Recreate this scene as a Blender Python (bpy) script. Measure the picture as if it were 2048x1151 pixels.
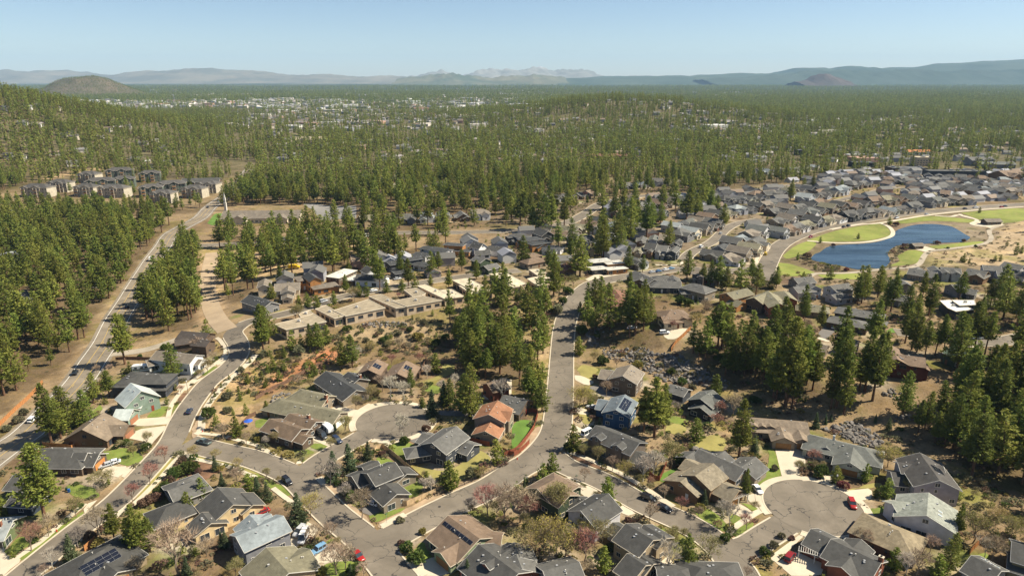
# Aerial view over a pine-studded suburb with a pond, wooded hills and far blue mountains.
import bpy, bmesh, math, random
import numpy as np
from mathutils import Vector, Matrix
from mathutils.geometry import delaunay_2d_cdt

for o in list(bpy.data.objects):
    bpy.data.objects.remove(o)
scene = bpy.context.scene
COL = scene.collection

# ---------------- camera ----------------
cam = bpy.data.cameras.new('camera')
cam.sensor_width = 36.0
cam.lens = 24.0
cam.clip_start = 1.0
cam.clip_end = 200000.0
camo = bpy.data.objects.new('camera', cam)
COL.objects.link(camo)
camo.location = (0, 0, 120)
camo.rotation_euler = (math.radians(90 - 17.1), 0, 0)
scene.camera = camo
# ---------------- sky and sun ----------------
SUN_EL, SUN_AZ = 48.0, 86.0        # azimuth clockwise from +Y
world = bpy.data.worlds.new('World')
scene.world = world
world.use_nodes = True
wn = world.node_tree
sky = wn.nodes.new('ShaderNodeTexSky')
sky.sky_type = 'NISHITA'
sky.sun_disc = False
sky.sun_elevation = math.radians(SUN_EL)
sky.sun_rotation = math.radians(SUN_AZ)
sky.altitude = 2200
sky.air_density = 1.0
sky.dust_density = 1.5
sky.ozone_density = 1.5
bg = wn.nodes['Background']
bg.inputs['Strength'].default_value = 0.064
wn.links.new(sky.outputs[0], bg.inputs['Color'])
sun = bpy.data.lights.new('sun', 'SUN')
sun.energy = 5.0
sun.angle = math.radians(0.53)
sun.color = (1.0, 0.92, 0.76)
suno = bpy.data.objects.new('sun', sun)
COL.objects.link(suno)
az, el = math.radians(SUN_AZ), math.radians(SUN_EL)
sdir = Vector((math.sin(az)*math.cos(el), math.cos(az)*math.cos(el), math.sin(el)))
suno.rotation_euler = sdir.to_track_quat('Z', 'Y').to_euler()
suno.location = (300, -100, 500)
scene.view_settings.view_transform = 'Standard'
scene.view_settings.look = 'None'
scene.view_settings.gamma = 1.0
scene.view_settings.use_curve_mapping = False
scene.view_settings.exposure = 0.95
scene.render.engine = 'CYCLES'
scene.cycles.max_bounces = 5
scene.cycles.diffuse_bounces = 3
scene.cycles.glossy_bounces = 2
scene.cycles.transmission_bounces = 2
scene.cycles.transparent_max_bounces = 4
scene.cycles.volume_bounces = 0
scene.cycles.caustics_reflective = False
scene.cycles.caustics_refractive = False
scene.cycles.use_denoising = True
scene.cycles.denoiser = 'OPENIMAGEDENOISE'
scene.cycles.denoising_input_passes = 'RGB_ALBEDO_NORMAL'

HAZE_DENSITY = 3.3e-5
# ---- terrain height of the place, in metres (x to the right, y away from the viewpoint) ----
_TX = [-260, -200, -140, -92, -62, -29, 24, 57, 83, 104, 128, 152, 260, 600]
_TY = [236, 236, 243, 250, 288, 292, 281, 262, 243, 223, 206, 190, 150, 150]
_CX = [-260, -171, -100, -67, -7, 34, 66, 100, 128, 166, 198, 260, 600]
_CY = [320, 320, 300, 320, 342, 336, 305, 292, 262, 248, 238, 226, 226]
def _ss(t):
    t = np.clip(t, 0, 1); return t*t*(3-2*t)
def _noise(x, y, s, seed=0):
    a = x/s + seed*1.7; b = y/s - seed*2.3
    return (np.sin(a + 1.3*np.sin(b*0.7+seed)) + np.sin(b*1.1 + 1.1*np.sin(a*0.8)) + 0.6*np.sin(2.1*a-1.7*b+seed))/2.6
def terrain(x, y):
    x = np.asarray(x, dtype=float); y = np.asarray(y, dtype=float)
    T = np.interp(x, _TX, _TY); C = np.interp(x, _CX, _CY)
    amp = 9.0*_ss((x+190)/75.0)*(1-0.75*_ss((y-640)/350.0))*(1-0.6*_ss((x-380)/250.0))
    h = amp*_ss((y-T)/(C-T))
    h = h + 104*np.exp(-(((x+1050)/260)**2+((y-1200)/260)**2)/2)
    h = h + 56*np.exp(-(((x-320)/270)**2+((y-1980)/210)**2)/2)
    h = h + 11*np.exp(-(((x-450)/50)**2+((y-450)/45)**2)/2)*_ss((x-372)/45.0)
    r = np.sqrt(((x+3010)/455.0)**2+((y-5050)/500.0)**2)
    h = h + 150*_ss(1-r)*(0.88+0.1*_noise(x, y, 60, 3)+0.05*_noise(x, y, 22, 7)) + 5*np.exp(-(r*1.2)**2)
    far = _ss((y-2300)/2500.0)
    return h + far*6*_noise(x, y, 600, 5) + 0.25*_noise(x, y, 45, 1)*_ss((y-150)/100)*(1-np.exp(-(((x-280)/120)**2+((y-500)/90)**2)))
# ---- end terrain ----
# ---- survey of the place: plan coordinates in metres ----
ROADS = [
('highway',14.5,'asphalt',0,[(-171.33,188.8),(-171.7,205.62),(-171.13,215.54),(-173.88,231.82),(-178.13,256.19),(-186.38,282.26),(-193.53,304.31),(-205.87,335.7),(-217.9,370.95),(-226.81,396.18),(-236.85,425.24),(-248.59,458.94),(-259.67,494.38),(-272.76,533.41),(-276.41,562.08),(-279.64,604.16),(-291.31,652),(-300.18,701.04),(-312.28,766.77),(-331.76,842.38),(-343,884.3),(-354.91,930.95)]),
('street_west',8.6,'asphalt',1,[(-125.5,115.76),(-123.65,138.97),(-123.48,143.21),(-120.48,161.55),(-117.29,175.39),(-116.89,197.23),(-117.6,210.46),(-121.2,225.75),(-123.75,240.96),(-124.44,256.04),(-120.24,267.79),(-119.42,276.83),(-123.05,285.65),(-128.66,294.55),(-128.57,301.78),(-125.6,307.96),(-111.57,318.29),(-98.98,333.89),(-88.49,346.45),(-64.73,362.57),(-43.55,374.99),(-18.88,387.12),(4.81,395.56)]),
('street_main',10.6,'asphalt',1,[(-36.14,154.97),(-26.17,165.11),(-15.83,174.38),(-6.3,182.39),(1.28,191.6),(6.73,197.58),(12.53,208.16),(15.97,219.39),(18.51,241.31),(19.86,255.42),(24.02,300.16),(27.56,319.89),(32.89,338.7),(45.54,367.37),(65.2,381.59),(81.22,389.22),(101.41,399.46),(128.37,395.2),(155.45,401.99)]),
('street_south',9.6,'asphalt',1,[(-112.15,208.75),(-99.94,203.81),(-87.08,199.08),(-77.43,193.94),(-68.23,187.6),(-60.91,179.48),(-50.96,168.11),(-41.51,158.73),(-34.95,150.75),(-29.51,143.21),(-25.37,136.42),(-12.51,107.17)]),
('cul_de_sac_street',8.6,'asphalt',1,[(-65.89,189.3),(-62.88,196.96),(-59.19,203.23),(-54.06,210.54),(-51.07,215.44),(-45.92,221.28)]),
('street_east',9.2,'asphalt',1,[(13.44,200.07),(18.06,193.39),(28.45,185.14),(38.49,173.68),(49.61,163.78),(55.05,155.79),(57.11,148.04),(57.96,140.71),(58.11,107.17)]),
('east_court_street',8.6,'asphalt',1,[(55.97,152.94),(62.55,153.95),(71.16,160.03),(82.7,168.14)]),
('lake_road',11.5,'asphalt',1,[(145.36,376.1),(150.96,391.91),(160.57,413.73),(178.52,448.71),(199.55,478.44),(231.9,510.57),(272.45,538.9),(319.36,565.96),(371.16,588.71),(433.5,613.91),(485.33,634.25),(539.15,654.65)]),
('upper_street',11,'asphalt',1,[(-234.47,496.28),(-198.63,504.43),(-158.93,499.44),(-117.79,488.29),(-89.03,500.07),(-42.4,501.74),(0,507.14),(20.05,516.43),(43.64,537.55),(62.28,575.02),(81.41,622.71),(106.76,652.66),(128.3,667.84),(169.09,678.11),(205.89,688.18),(271.93,724.07),(319.82,758.27)]),
('side_street',8.5,'asphalt',1,[(109.62,420.96),(120.01,441.94),(142.24,472.41),(163.37,512.27),(181.48,536.73),(203.92,553.02)]),
('back_street',8.5,'asphalt',1,[(278.96,612.6),(318.8,649.49),(351.71,677.26),(387.92,713.24),(418.46,735.49)]),
('right_street',9,'asphalt',1,[(175.24,292.51),(192.66,287.25),(199.56,280.41),(212.32,279.75),(233.04,287.09),(249.98,291.57)]),
('gravel_track',6.5,'gravel',0,[(-181.55,287.66),(-173.34,288.19),(-165.71,290.43),(-158.08,296.45),(-150.91,301.69)]),
('dirt_road',9,'dirt',0,[(-133.3,299.81),(-145.11,317.29),(-161.72,347.6),(-179.22,384.18),(-197.73,429.1),(-215.23,476.24)]),
('lot_street',9,'asphalt',0,[(147.91,308.72),(159.72,303.22),(172.49,300.49)]),
]
DISCS = [
('cul_de_sac',(-43.35,224.3),13.6),
('east_court',(88.25,172.45),13.8),
]
PATHS = [
(1.7,'concrete',[(-129.53,143.73),(-129.66,149.63),(-127.68,156.47),(-127.03,165.01),(-125.93,173.67)]),
(1.7,'concrete',[(-113.58,167.41),(-111.14,175.62),(-110.32,187.41),(-110.02,200.99),(-105.01,198.54),(-97.97,196.15),(-90.92,193.43),(-80.42,187.42)]),
(1.7,'concrete',[(-87.56,207.35),(-80.35,201.84),(-73.57,196.98),(-69.05,196.19),(-65.47,200.22),(-60.43,206.11)]),
(2.6,'concrete',[(-111.39,214.43),(-110.77,217.22),(-114.98,229.09),(-117.11,241.04),(-117.36,254.37),(-114.82,264.95),(-112.37,272.3),(-111.92,276.01)]),
(1.7,'concrete',[(-110.42,215.35),(-101.84,213.5),(-93.62,209.92),(-87.55,207.3)]),
(1.7,'concrete',[(-127.13,227.1),(-130.77,237.75),(-132.43,250.1),(-131.19,259.38),(-128.21,268.14),(-125.73,274.79),(-126.91,280.91),(-132.62,289.52),(-135.69,292.67)]),
(2.2,'concrete',[(-60.71,187.43),(-55.78,181.02),(-50.05,173.67),(-44.82,167.4),(-40.53,164.7),(-37.51,162.36),(-32.1,167.4),(-21.71,175.62),(-10.49,185.25),(0,192.69)]),
(2,'concrete',[(-32.66,153.25),(-31.17,157.01),(-27.22,159.23),(-23.01,163.23),(-17.13,167.4),(-12.11,171.12)]),
(1.7,'concrete',[(-32.14,154.31),(-29.46,150.65),(-25.54,147.13),(-22.03,143.21)]),
(1.6,'concrete',[(-73.17,181.71),(-68.06,176.95),(-64.31,173.67),(-62.01,171.12)]),
(2.4,'concrete',[(32.04,327.64),(29.7,304.64),(27.36,284.74),(24.17,249.09),(22.17,227.09),(20.42,217.32)]),
(1.9,'concrete',[(16.92,203.15),(20.55,201.9),(27.7,195.85),(35.16,188.97),(41.12,181.08),(46.28,173.71),(52.15,166.52),(58.35,159.8),(62.13,162.67),(69.64,168.65),(72.06,170.21)]),
(1.8,'concrete',[(15.5,191.94),(18.37,186),(22.35,181.05)]),
(1.8,'concrete',[(74.37,170.52),(77.04,176.33),(80.81,181.78),(85.38,185.33),(91.11,186.41),(96.11,185.68),(99.22,181.76),(101.43,176.31),(101.64,171.14),(100.19,167.42),(97.33,163.83),(92.21,161.51),(86.63,161.22)]),
(1.6,'concrete',[(-54.83,221.15),(-57.54,227.1),(-57.69,232.28),(-54.62,236.59),(-48.52,238.81),(-39.39,238.29),(-33.26,233.43),(-30.32,227.17),(-30.34,221.2),(-33.02,216.43),(-38.32,211.83),(-43.28,206.53)]),
(3,'concrete',[(162.15,409.09),(177.23,438.54),(204.42,476.29),(236.41,506.85),(274.8,530.96),(294.47,537.09),(355.44,571.68),(424.04,599.71),(466.47,615.98)]),
(3,'concrete',[(210.09,474.23),(229.24,467.41),(251.03,470.72),(273.22,484.85),(284.97,500.12),(293.33,521.12),(294.46,536.07)]),
(3,'concrete',[(356.42,567.72),(366.91,563.33),(378.8,570.12),(379.74,549.53),(365.49,533.99),(367.2,523.98),(387.64,530.09)]),
(3.2,'gravel',[(387.64,530.09),(365.26,511.94),(345.37,480.82),(328.08,464.55),(297.98,451.12),(277.57,441.95),(254.37,411.93),(242.85,402.9),(227.01,400.06),(200.79,391.51),(181.5,390.03),(174.54,384.47)]),
(2.6,'concrete',[(381.68,574.71),(378.53,564.45),(380.77,551.12)]),
(2.4,'concrete',[(130.43,401.55),(141.23,395.66),(150.27,406.07),(157.61,425.1),(173.41,453.04)]),
(2.2,'concrete',[(174.65,453.02),(198.31,484.67),(223.56,506.82)]),
(2,'concrete',[(0,500.14),(19.85,509.62),(42.16,529.16),(60.26,566.09),(79.32,614.44),(103.66,641.92),(126.16,657)]),
(2,'concrete',[(98.84,424.76),(106.56,418.37),(103.51,408.89),(88.9,408.64)]),
(2,'concrete',[(197.87,283.34),(208.62,286.51)]),
(2,'concrete',[(193.28,273.29),(204.21,276.25),(232.25,289.75)]),
]
POLYS = [
('concrete',[(-124.79,171.12),(-125.15,174.97),(-122.62,175.95),(-123.62,173.03),(-122.92,168.63)]),
('concrete',[(-123.04,188.15),(-124.23,194.59),(-121.9,194.59),(-121.63,186.68)]),
('concrete',[(-130.94,191.15),(-131.46,195),(-125.93,193.43),(-124.23,194.59),(-123.01,190.38),(-123.87,187.42),(-127.58,188.89)]),
('concrete',[(-133.26,211.84),(-134.28,214.59),(-133.48,218.35),(-124.1,221.2),(-123.68,210),(-122.86,203.09),(-124.4,202.67),(-125.5,209.12)]),
('concrete',[(-137.47,221.17),(-137.72,226.14),(-125.69,228.11),(-124.71,222.08),(-132.96,220.66)]),
('concrete',[(-136.95,255.37),(-133.73,255.35),(-129.01,259.35),(-127.65,261.3),(-129.99,255.33),(-130.9,249.02),(-135.05,250.09)]),
('drive_dark',[(-142.72,259.71),(-142.49,263.93),(-132.7,262.92),(-133.34,256.88),(-140.02,258.56)]),
('concrete',[(-126.71,275.86),(-122.95,276.51),(-122.86,271.69),(-124.61,268.92),(-126.89,269.04)]),
('concrete',[(-137.5,154.85),(-134.31,154.31),(-134.91,152.2),(-130,149.63),(-127.27,149.63),(-128.24,146.14),(-128.2,143.26),(-129.19,143.26)]),
('concrete',[(-52.13,150.65),(-50.28,152.73),(-48.03,154.85),(-43.26,150.91),(-48.59,147.62),(-51.37,149.12)]),
('concrete',[(-60.6,161.5),(-58.51,165.6),(-55.79,163.82),(-53.69,161.5),(-54.77,157.56),(-57.16,154.85),(-57.89,153.78),(-59.64,153.78)]),
('concrete',[(-27.6,145.17),(-24.6,147.62),(-19.56,151.17),(-15.31,145.66),(-16.42,143.21),(-26.32,143.21)]),
('concrete',[(-51.29,147.62),(-50.62,150.14),(-43.26,150.91),(-43.43,150.14)]),
('drive_dark',[(-44.87,171.11),(-39.76,174.31),(-36.49,171.11),(-40.45,168.01),(-42.95,169.24)]),
('concrete',[(-70.61,215.48),(-63.21,210.05),(-58.96,207.42),(-56.13,208.74),(-58.34,204.83),(-62.2,206.11),(-69.33,210.92)]),
('drive_dark',[(-36.96,211.83),(-31.75,217.37),(-25.89,214.57),(-30.27,209.15),(-33.3,208.27)]),
('drive_dark',[(-28.22,232.37),(-25.81,232.9),(-10.52,232.35),(-11.76,227.16),(-27.4,229.23)]),
('concrete',[(-69.25,233.29),(-66.35,237.63),(-61.61,234.39),(-55.73,232.29),(-56.53,229.15),(-58.25,228.12),(-63.32,227.08)]),
('concrete',[(-57.65,234.41),(-55.56,238.78),(-53.34,237.69),(-54.47,233.36)]),
('concrete',[(26.44,264.81),(29.67,264.13),(34.41,257.66),(31.99,255.16),(30.33,254.54),(26.04,260.24)]),
('drive_dark',[(34.12,255.15),(40.01,251.46),(39.46,243.81),(35.94,244.38),(33.93,249.07),(30.66,252.7)]),
('concrete',[(23.77,234.39),(26.85,235.46),(29.37,231.21),(28.17,229.13),(23.89,230.17)]),
('concrete',[(23.08,221.14),(25.99,217.33),(29.59,216.4),(25.42,211.81),(23.07,210.91),(21.81,217.32)]),
('concrete',[(69.02,297.4),(82.87,297.24),(79.05,291.26),(73.52,287.53),(69.56,288.21),(68.89,293.73)]),
('concrete',[(19.89,180.36),(24.29,184.22),(26.47,182.1),(24.99,176.31),(22.96,175.65)]),
('concrete',[(30.95,174.35),(32.11,174.35),(35.87,169.27),(34.53,168.03),(31.9,168.03)]),
('concrete',[(62.48,171.15),(67.11,173.71),(70.06,169.89),(66.95,166.22),(63.99,168.65)]),
('concrete',[(70.34,177.67),(73.15,179.03),(76.46,176.33),(74.6,171.15),(72.06,170.21),(70.41,174.36)]),
('concrete',[(88.86,204.14),(97.8,204.98),(96.17,196.71),(89.91,187.51),(84.71,186.78)]),
('concrete',[(95.14,185.32),(99.52,189.73),(102.49,188.97),(98.88,184.59),(95.52,182.47)]),
('concrete',[(101.37,180.37),(110.02,181.74),(107.68,176.31),(102.36,174.99)]),
('concrete',[(101.47,169.26),(104.93,168.64),(102.2,166.21),(98.43,163.83)]),
('concrete',[(68.37,148.12),(75.63,152.73),(78.15,149.63),(81.03,147.62),(77.77,143.21),(70.51,143.21)]),
('concrete',[(67.06,150.14),(68.37,148.12),(81.56,160.37),(81.67,161.51)]),
('concrete',[(46.01,145.17),(50.01,147.62),(53.29,149.63),(57.86,144.69),(56.07,143.21),(45.52,143.21)]),
('concrete',[(38.73,148.62),(40.87,150.65),(42.02,149.63),(41.23,146.14),(38.34,145.17)]),
('concrete',[(272.99,449.22),(284.62,458.66),(287.13,449.25),(276.29,441.24)]),
('concrete',[(365.05,536.54),(382.15,546.72),(391.85,534.74),(370.05,519.11)]),
('concrete',[(-0.21,250.39),(0,261.63),(-11.42,255.3),(-11.42,242.23),(-0.21,242.2)]),
('drive_dark',[(-181.89,528),(-171.6,518.44),(-165.04,500.71),(-172.07,500.91)]),
('parking',[(-207.29,671.08),(-199,678.45),(-145.72,633.36),(-130.06,562.25),(-164.66,579.89),(-188.39,640.27)]),
('drive_dark',[(140.43,292.61),(146.81,300.35),(151.74,297.77),(143.96,288.49),(138.21,282.06),(136.67,285.22)]),
('concrete',[(137.36,286.83),(141.1,282.07),(139.48,279.73),(135.75,284.42)]),
('concrete',[(41.99,376.66),(49.26,387.56),(58.13,384.9),(61.6,387.71),(65.03,384.99),(52.5,376.77),(45.9,371.5)]),
('lawn',[(-137.22,183.12),(-135.64,183.82),(-129.14,182.41),(-123.96,177.62),(-127.88,176.29),(-133.44,178.97)]),
('lawn',[(-146.98,204.44),(-137.83,203.13),(-131.28,205.66),(-122.46,199.77),(-123.8,194.98),(-125.5,194.99),(-134.12,198.18),(-141.1,202.72)]),
('lawn',[(-134.56,152.2),(-134.87,158.67),(-128.76,157.57),(-130.73,151.17)]),
('lawn',[(-129.32,149.63),(-126.64,159.8),(-124.48,158.67),(-126.76,149.88)]),
('lawn',[(-126.28,161.5),(-124.79,169.87),(-123.29,168.63),(-124.47,161.5)]),
('dry_lawn',[(-112.46,176.28),(-112.82,197.74),(-110.64,198.14),(-110.46,174.32)]),
('dry_lawn',[(-107.95,201.24),(-95.1,197.51),(-82.16,192.28),(-81.08,189.27),(-94.02,194.82),(-106.56,199.11)]),
('lawn',[(-81.49,190.39),(-77.01,187.06),(-67.21,179.51),(-68.57,177.95),(-75.9,183.82),(-80.42,187.42)]),
('lawn',[(-69.49,208.27),(-65.9,208.28),(-62.2,206.11),(-63.75,203.55),(-68.87,206.1)]),
('lawn',[(-71.54,203.11),(-69.49,204.38),(-65.94,202.71),(-67.88,201.04)]),
('lawn',[(-68.98,197.38),(-61.22,203.98),(-59.73,203.3),(-67.18,196.35)]),
('lawn',[(-42.71,206.57),(-38.21,209.2),(-33.46,207.44),(-32.74,199.01),(-35.7,195.81)]),
('dry_lawn',[(-33.35,194.24),(-22.04,191.15),(-16.9,195.01),(-11.82,203.98),(-7.74,200.64),(-8.4,195.01),(-16.19,185.25),(-22.77,185.97),(-29.08,187.43)]),
('lawn',[(-45.48,199.02),(-42.9,200.24),(-38.62,195.41),(-42.38,195.02)]),
('lawn',[(-33.14,181.71),(-31.23,188.16),(-27.89,184.53),(-28.2,177.61),(-31.24,176.94)]),
('lawn',[(-41.07,168.32),(-38.54,169.86),(-31.63,171.74),(-32.1,169.86),(-38.8,165.29)]),
('lawn',[(-26.39,153.25),(-24,156.47),(-21.62,151.17),(-21.55,147.62),(-23.79,146.63)]),
('lawn',[(-49.41,145.66),(-46.13,148.62),(-40.59,148.12),(-38.5,144.69),(-46.11,143.21)]),
('lawn',[(-50.42,155.92),(-49.14,157.84),(-48.15,156.74),(-49.37,154.58)]),
('green_lawn',[(0,221.16),(2.87,225.1),(7.62,224.09),(6.94,216.38),(1.76,203.86),(0,203.86)]),
('lawn',[(-35.21,249.2),(-33.82,255.29),(-28.25,252.84),(-29.22,246.85)]),
('dry_lawn',[(-31.56,264.24),(-29.42,276.56),(-25.29,275.15),(-25.74,266.9),(-34.11,257.79),(-35.88,259.05)]),
('lawn',[(-93.88,224.97),(-89.31,226.99),(-88.23,221.04),(-91.95,219.59)]),
('dry_lawn',[(27.97,269.52),(31.32,275.07),(37.08,270.85),(35.32,265.44),(33.08,260.21),(29.96,261.51)]),
('dry_lawn',[(24.77,229.13),(27.35,230.69),(29.41,225.08),(26.48,222.12)]),
('dry_lawn',[(55.14,221.25),(61.15,222.74),(62.46,218.41),(59.7,214.67),(55.05,216.5)]),
('lawn',[(57.37,227.19),(60.99,228.23),(64.36,224.23),(61.98,222.25),(57.67,224.19)]),
('dry_lawn',[(63.36,210.22),(71.77,214.32),(73.96,209.36),(70.38,203.3),(62.9,204.98)]),
('green_lawn',[(45.77,188.25),(52.16,192.79),(54.5,192.02),(49,186.05),(46.39,185.33)]),
('lawn',[(38.57,182.47),(43.34,176.33),(42.36,175.34),(37.52,181.07)]),
('lawn',[(47.53,172.42),(52.58,165.32),(57.11,159.24),(54.28,158.12),(51.16,162.67),(46.44,169.27)]),
('lawn',[(60.43,159.52),(66.56,165.02),(68.01,163.83),(63.75,158.68),(62.32,157.57)]),
('lawn',[(51.05,171.15),(56.73,172.42),(60.29,163.84),(58.5,161.51),(55.47,165.02)]),
('lawn',[(62.3,168.04),(63.62,168.65),(65.65,166.22),(62.49,163.83)]),
('lawn',[(67.7,174.36),(71.13,173.06),(71.79,170.52),(69.68,169.89)]),
('lawn',[(16,193.09),(18.08,192.71),(23.93,184.57),(22.93,182.8),(16.6,189.68)]),
('lawn',[(75.45,184.62),(82.09,192.03),(78.41,181.78),(75.61,180.4)]),
('lawn',[(40.07,163.83),(42.99,160.37),(41.9,158.68),(39.35,162.09)]),
('lawn',[(86.43,204.15),(88.76,203.3),(84.78,187.52),(81.57,186.06),(79.17,183.9)]),
('dry_lawn',[(102.49,181.06),(113.06,184.57),(112.56,182.79),(102.66,180.57)]),
('lawn',[(102.78,171.13),(109.15,172.4),(107.84,169.88),(103.81,168.64)]),
('lawn',[(121.85,150.65),(125.63,152.73),(124.27,149.12),(122.23,148.62)]),
('lawn',[(-134.87,227.14),(-135.66,234.49),(-133.24,236.66),(-130.69,234.47),(-130.05,228.14)]),
('lawn',[(-126.17,228.63),(-128.23,236.63),(-126.74,237.73),(-124.96,228.11)]),
('lawn',[(-135.71,263.56),(-134.22,266.51),(-130.81,266.32),(-132.48,262.42)]),
('lawn',[(-130.06,261.84),(-128.95,267.2),(-125.18,267.51),(-127.85,261.79)]),
('lawn',[(-157.48,230.32),(-158.89,237.81),(-155.51,234.55),(-153.72,227.22)]),
('green_lawn',[(171.6,293.46),(176.27,297.74),(178.65,295.99),(175.16,291.75)]),
('green_lawn',[(-263.17,579.7),(-273.09,619.86),(-265.99,620.09),(-255.36,590.93),(-254.16,571.6)]),
('park_lawn',[(212.21,477.1),(242.92,505.95),(271.9,524.99),(292.11,533.51),(289.03,513.93),(280.37,495.67),(272.44,486.98),(253.47,475.61),(231.08,471.43),(218.49,472.2)]),
('park_lawn',[(176.34,431.64),(193.85,456.6),(207.99,471.39),(214.01,468.17),(202.34,449.08),(190.43,434.94),(177.16,424.94)]),
('park_lawn',[(309.95,546.55),(331.52,558.58),(355.08,565.46),(378.7,549.57),(368.79,539.13),(340.22,545.74),(312.17,535.13)]),
('park_lawn',[(386.48,580.59),(419.5,592.96),(459.59,606.44),(416.25,546.54),(391.61,535.9),(383.16,546.66)]),
('park_lawn',[(251.05,431.45),(268.43,447.37),(272.48,438.39),(255.33,415.06),(243.76,408.92),(234.09,407.45),(245.19,418.28)]),
('park_lawn',[(287.32,458.67),(329.64,472.54),(331.61,468.52),(316.3,457.56),(289.12,451.11)]),
('park_lawn',[(167.7,415.31),(175.07,409.04),(180.55,391.42),(173.58,385.83),(157.96,387.14)]),
('park_lawn',[(180.31,387.25),(202.46,390.12),(211.84,388.74),(204.94,377.96),(182.72,380.49)]),
('park_lawn',[(131.34,404.56),(143.16,401.56),(141.51,396.53),(129.81,399.46)]),
('mulch',[(-107.26,189.63),(-106.05,197.98),(-98.32,194.97),(-93.56,192.66),(-96.14,185.96),(-102.66,185.96),(-105.78,183.11),(-108.68,172.39),(-108.08,174.97)]),
('mulch',[(19.51,199.84),(21.79,201.08),(27.28,195.85),(29.53,193.51),(28.97,192.35),(23.87,195.84),(19.41,198.62)]),
('mulch',[(30.18,191.97),(31.96,192.74),(38.94,184.6),(37.82,182.82),(35.11,186.03)]),
('mulch',[(-33.01,153.25),(-31.44,154.31),(-25.54,147.13),(-25.4,146.14),(-28.16,146.63),(-31.87,150.65)]),
('mulch',[(-128.27,238.85),(-130.36,242.25),(-131.45,247.93),(-128.1,246.27),(-126.74,237.73)]),
('planter',[(-59.91,185.97),(-58.25,187.43),(-42.32,168.01),(-38.77,163.23),(-40.79,162.36),(-43.12,164.7)]),
('planter',[(-86.34,203.92),(-85.76,204.77),(-73.44,196.58),(-69.13,195.01),(-72.83,194.61),(-79.97,198.17)]),
('planter',[(-37.58,164.7),(-31.15,171.11),(-22.45,178.96),(0,197.39),(0,193.46),(-21.78,176.28),(-35.84,163.23)]),
('planter',[(11.07,221.14),(13.84,249.13),(17.25,289.07),(19.36,297.09),(19.01,286.47),(15.4,249.13),(13.95,231.23),(11.99,220.66),(7.53,205.65),(2.64,203.86),(8.38,218.26)]),
('planter',[(-115.31,220.09),(-115.29,227.04),(-111.7,217.22),(-107.45,211.7),(-111.04,212.6)]),
]
LAKE = [
(192.88,426.48),
(199.7,436.6),
(205.39,441.84),
(215.36,454.61),
(224.2,460.34),
(232.71,463.09),
(249.04,466.71),
(263.09,474.42),
(276.25,486.98),
(289.05,504.64),
(297.54,513.94),
(313.9,527.09),
(325.02,532.17),
(335.42,532.26),
(342.66,523.86),
(339.32,507.16),
(336.09,495.84),
(332.46,484.14),
(318.94,471.71),
(304.05,468.47),
(288.44,465.27),
(276.61,463.68),
(267.64,460.53),
(256.19,449.16),
(246.73,434.87),
(240.68,419.89),
(229.31,404.47),
(222.56,400.66),
(218.68,402.43),
(209.68,398.63),
(204.39,405.99),
(197.98,411.45),
(194.17,415.82),
(191.39,420.93),
]
FLATS = [
{'label':'flat-roofed beige house partly behind young pines at the end of the row','wall':'beige','roof':'flattan','blocks':[(3.6,[(-108.47,293.36),(-101.65,299.53),(-94.84,307.8),(-86.19,296.94),(-101.1,286.76)]),(3.4,[(-101.59,307.43),(-98.25,313.16),(-95.02,308.37),(-99.15,303.34)])]},
{'label':'flat-roofed beige house with dark patio openings second along the crest','wall':'beige','roof':'flattan','blocks':[(3.7,[(-95.59,314.63),(-91.25,319.19),(-79.92,304.56),(-83.2,301.32)]),(3.9,[(-85.92,312.06),(-80.06,319.55),(-72.92,328.8),(-62.38,315.82),(-78.49,304.25)])]},
{'label':'flat-roofed beige house with an inner courtyard third along the crest','wall':'beige','roof':'flattan','blocks':[(3.7,[(-73.47,334.16),(-67.8,337.62),(-51.86,318.29),(-56.87,315.85)]),(3.9,[(-59.78,326.08),(-46.71,334.66),(-35.65,327.32),(-51.65,317.74)]),(3.9,[(-57.06,345.01),(-51.07,348.18),(-45.1,339.09),(-46.71,334.66),(-50.31,332.54)])]},
{'label':'flat-roofed house with long cream roof strip beside the courtyard house','wall':'beige','roof':'flatcream','blocks':[(3.9,[(-50.67,351.51),(-46.8,354.34),(-29.27,332.28),(-33.97,329.04)]),(3.7,[(-38.83,344.17),(-32.13,346.36),(-24.38,333.92),(-29.24,331.88)])]},
{'label':'flat cream-roofed house behind the strip roof in the pines','wall':'beige','roof':'flatcream','blocks':[(4,[(-32.71,361.71),(-24.67,365.67),(-10.22,342.74),(-17.89,338.3)]),(3.7,[(-28.41,352.23),(-22.92,354.56),(-13.9,340.32),(-20.54,337.05)])]},
{'label':'flat cream-roofed house near the upper end of the crest row','wall':'beige','roof':'flatcream','blocks':[(4,[(-12.77,373.94),(-4.05,377.62),(7.51,355.63),(1.82,350.83),(-4.63,363.27)]),(3.8,[(-9.48,354.5),(-0.29,361.34),(5.33,351.46),(-4.44,346.8)])]},
{'label':'flat cream-roofed house with blue window end beside the main street bend','wall':'beige','roof':'flatcream','blocks':[(4,[(8.7,364.41),(16.95,370.89),(23.2,364.36),(19.98,358.07),(14.01,350.79)]),(3.8,[(9.89,384.02),(15.27,385.39),(19.45,376.96),(14.08,372.93)])]},
{'label':'curved pale flat-roofed modern house in pines right of the park','wall':'darkslate','roof':'flatwhite','blocks':[(4.5,[(214.37,324.79),(220.2,325.78),(222.1,311.49),(212.17,308.66),(211.43,313.56)]),(5.5,[(218.78,322.72),(229.71,322.6),(225.72,315.44),(217.52,314.51)])]},
]
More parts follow.
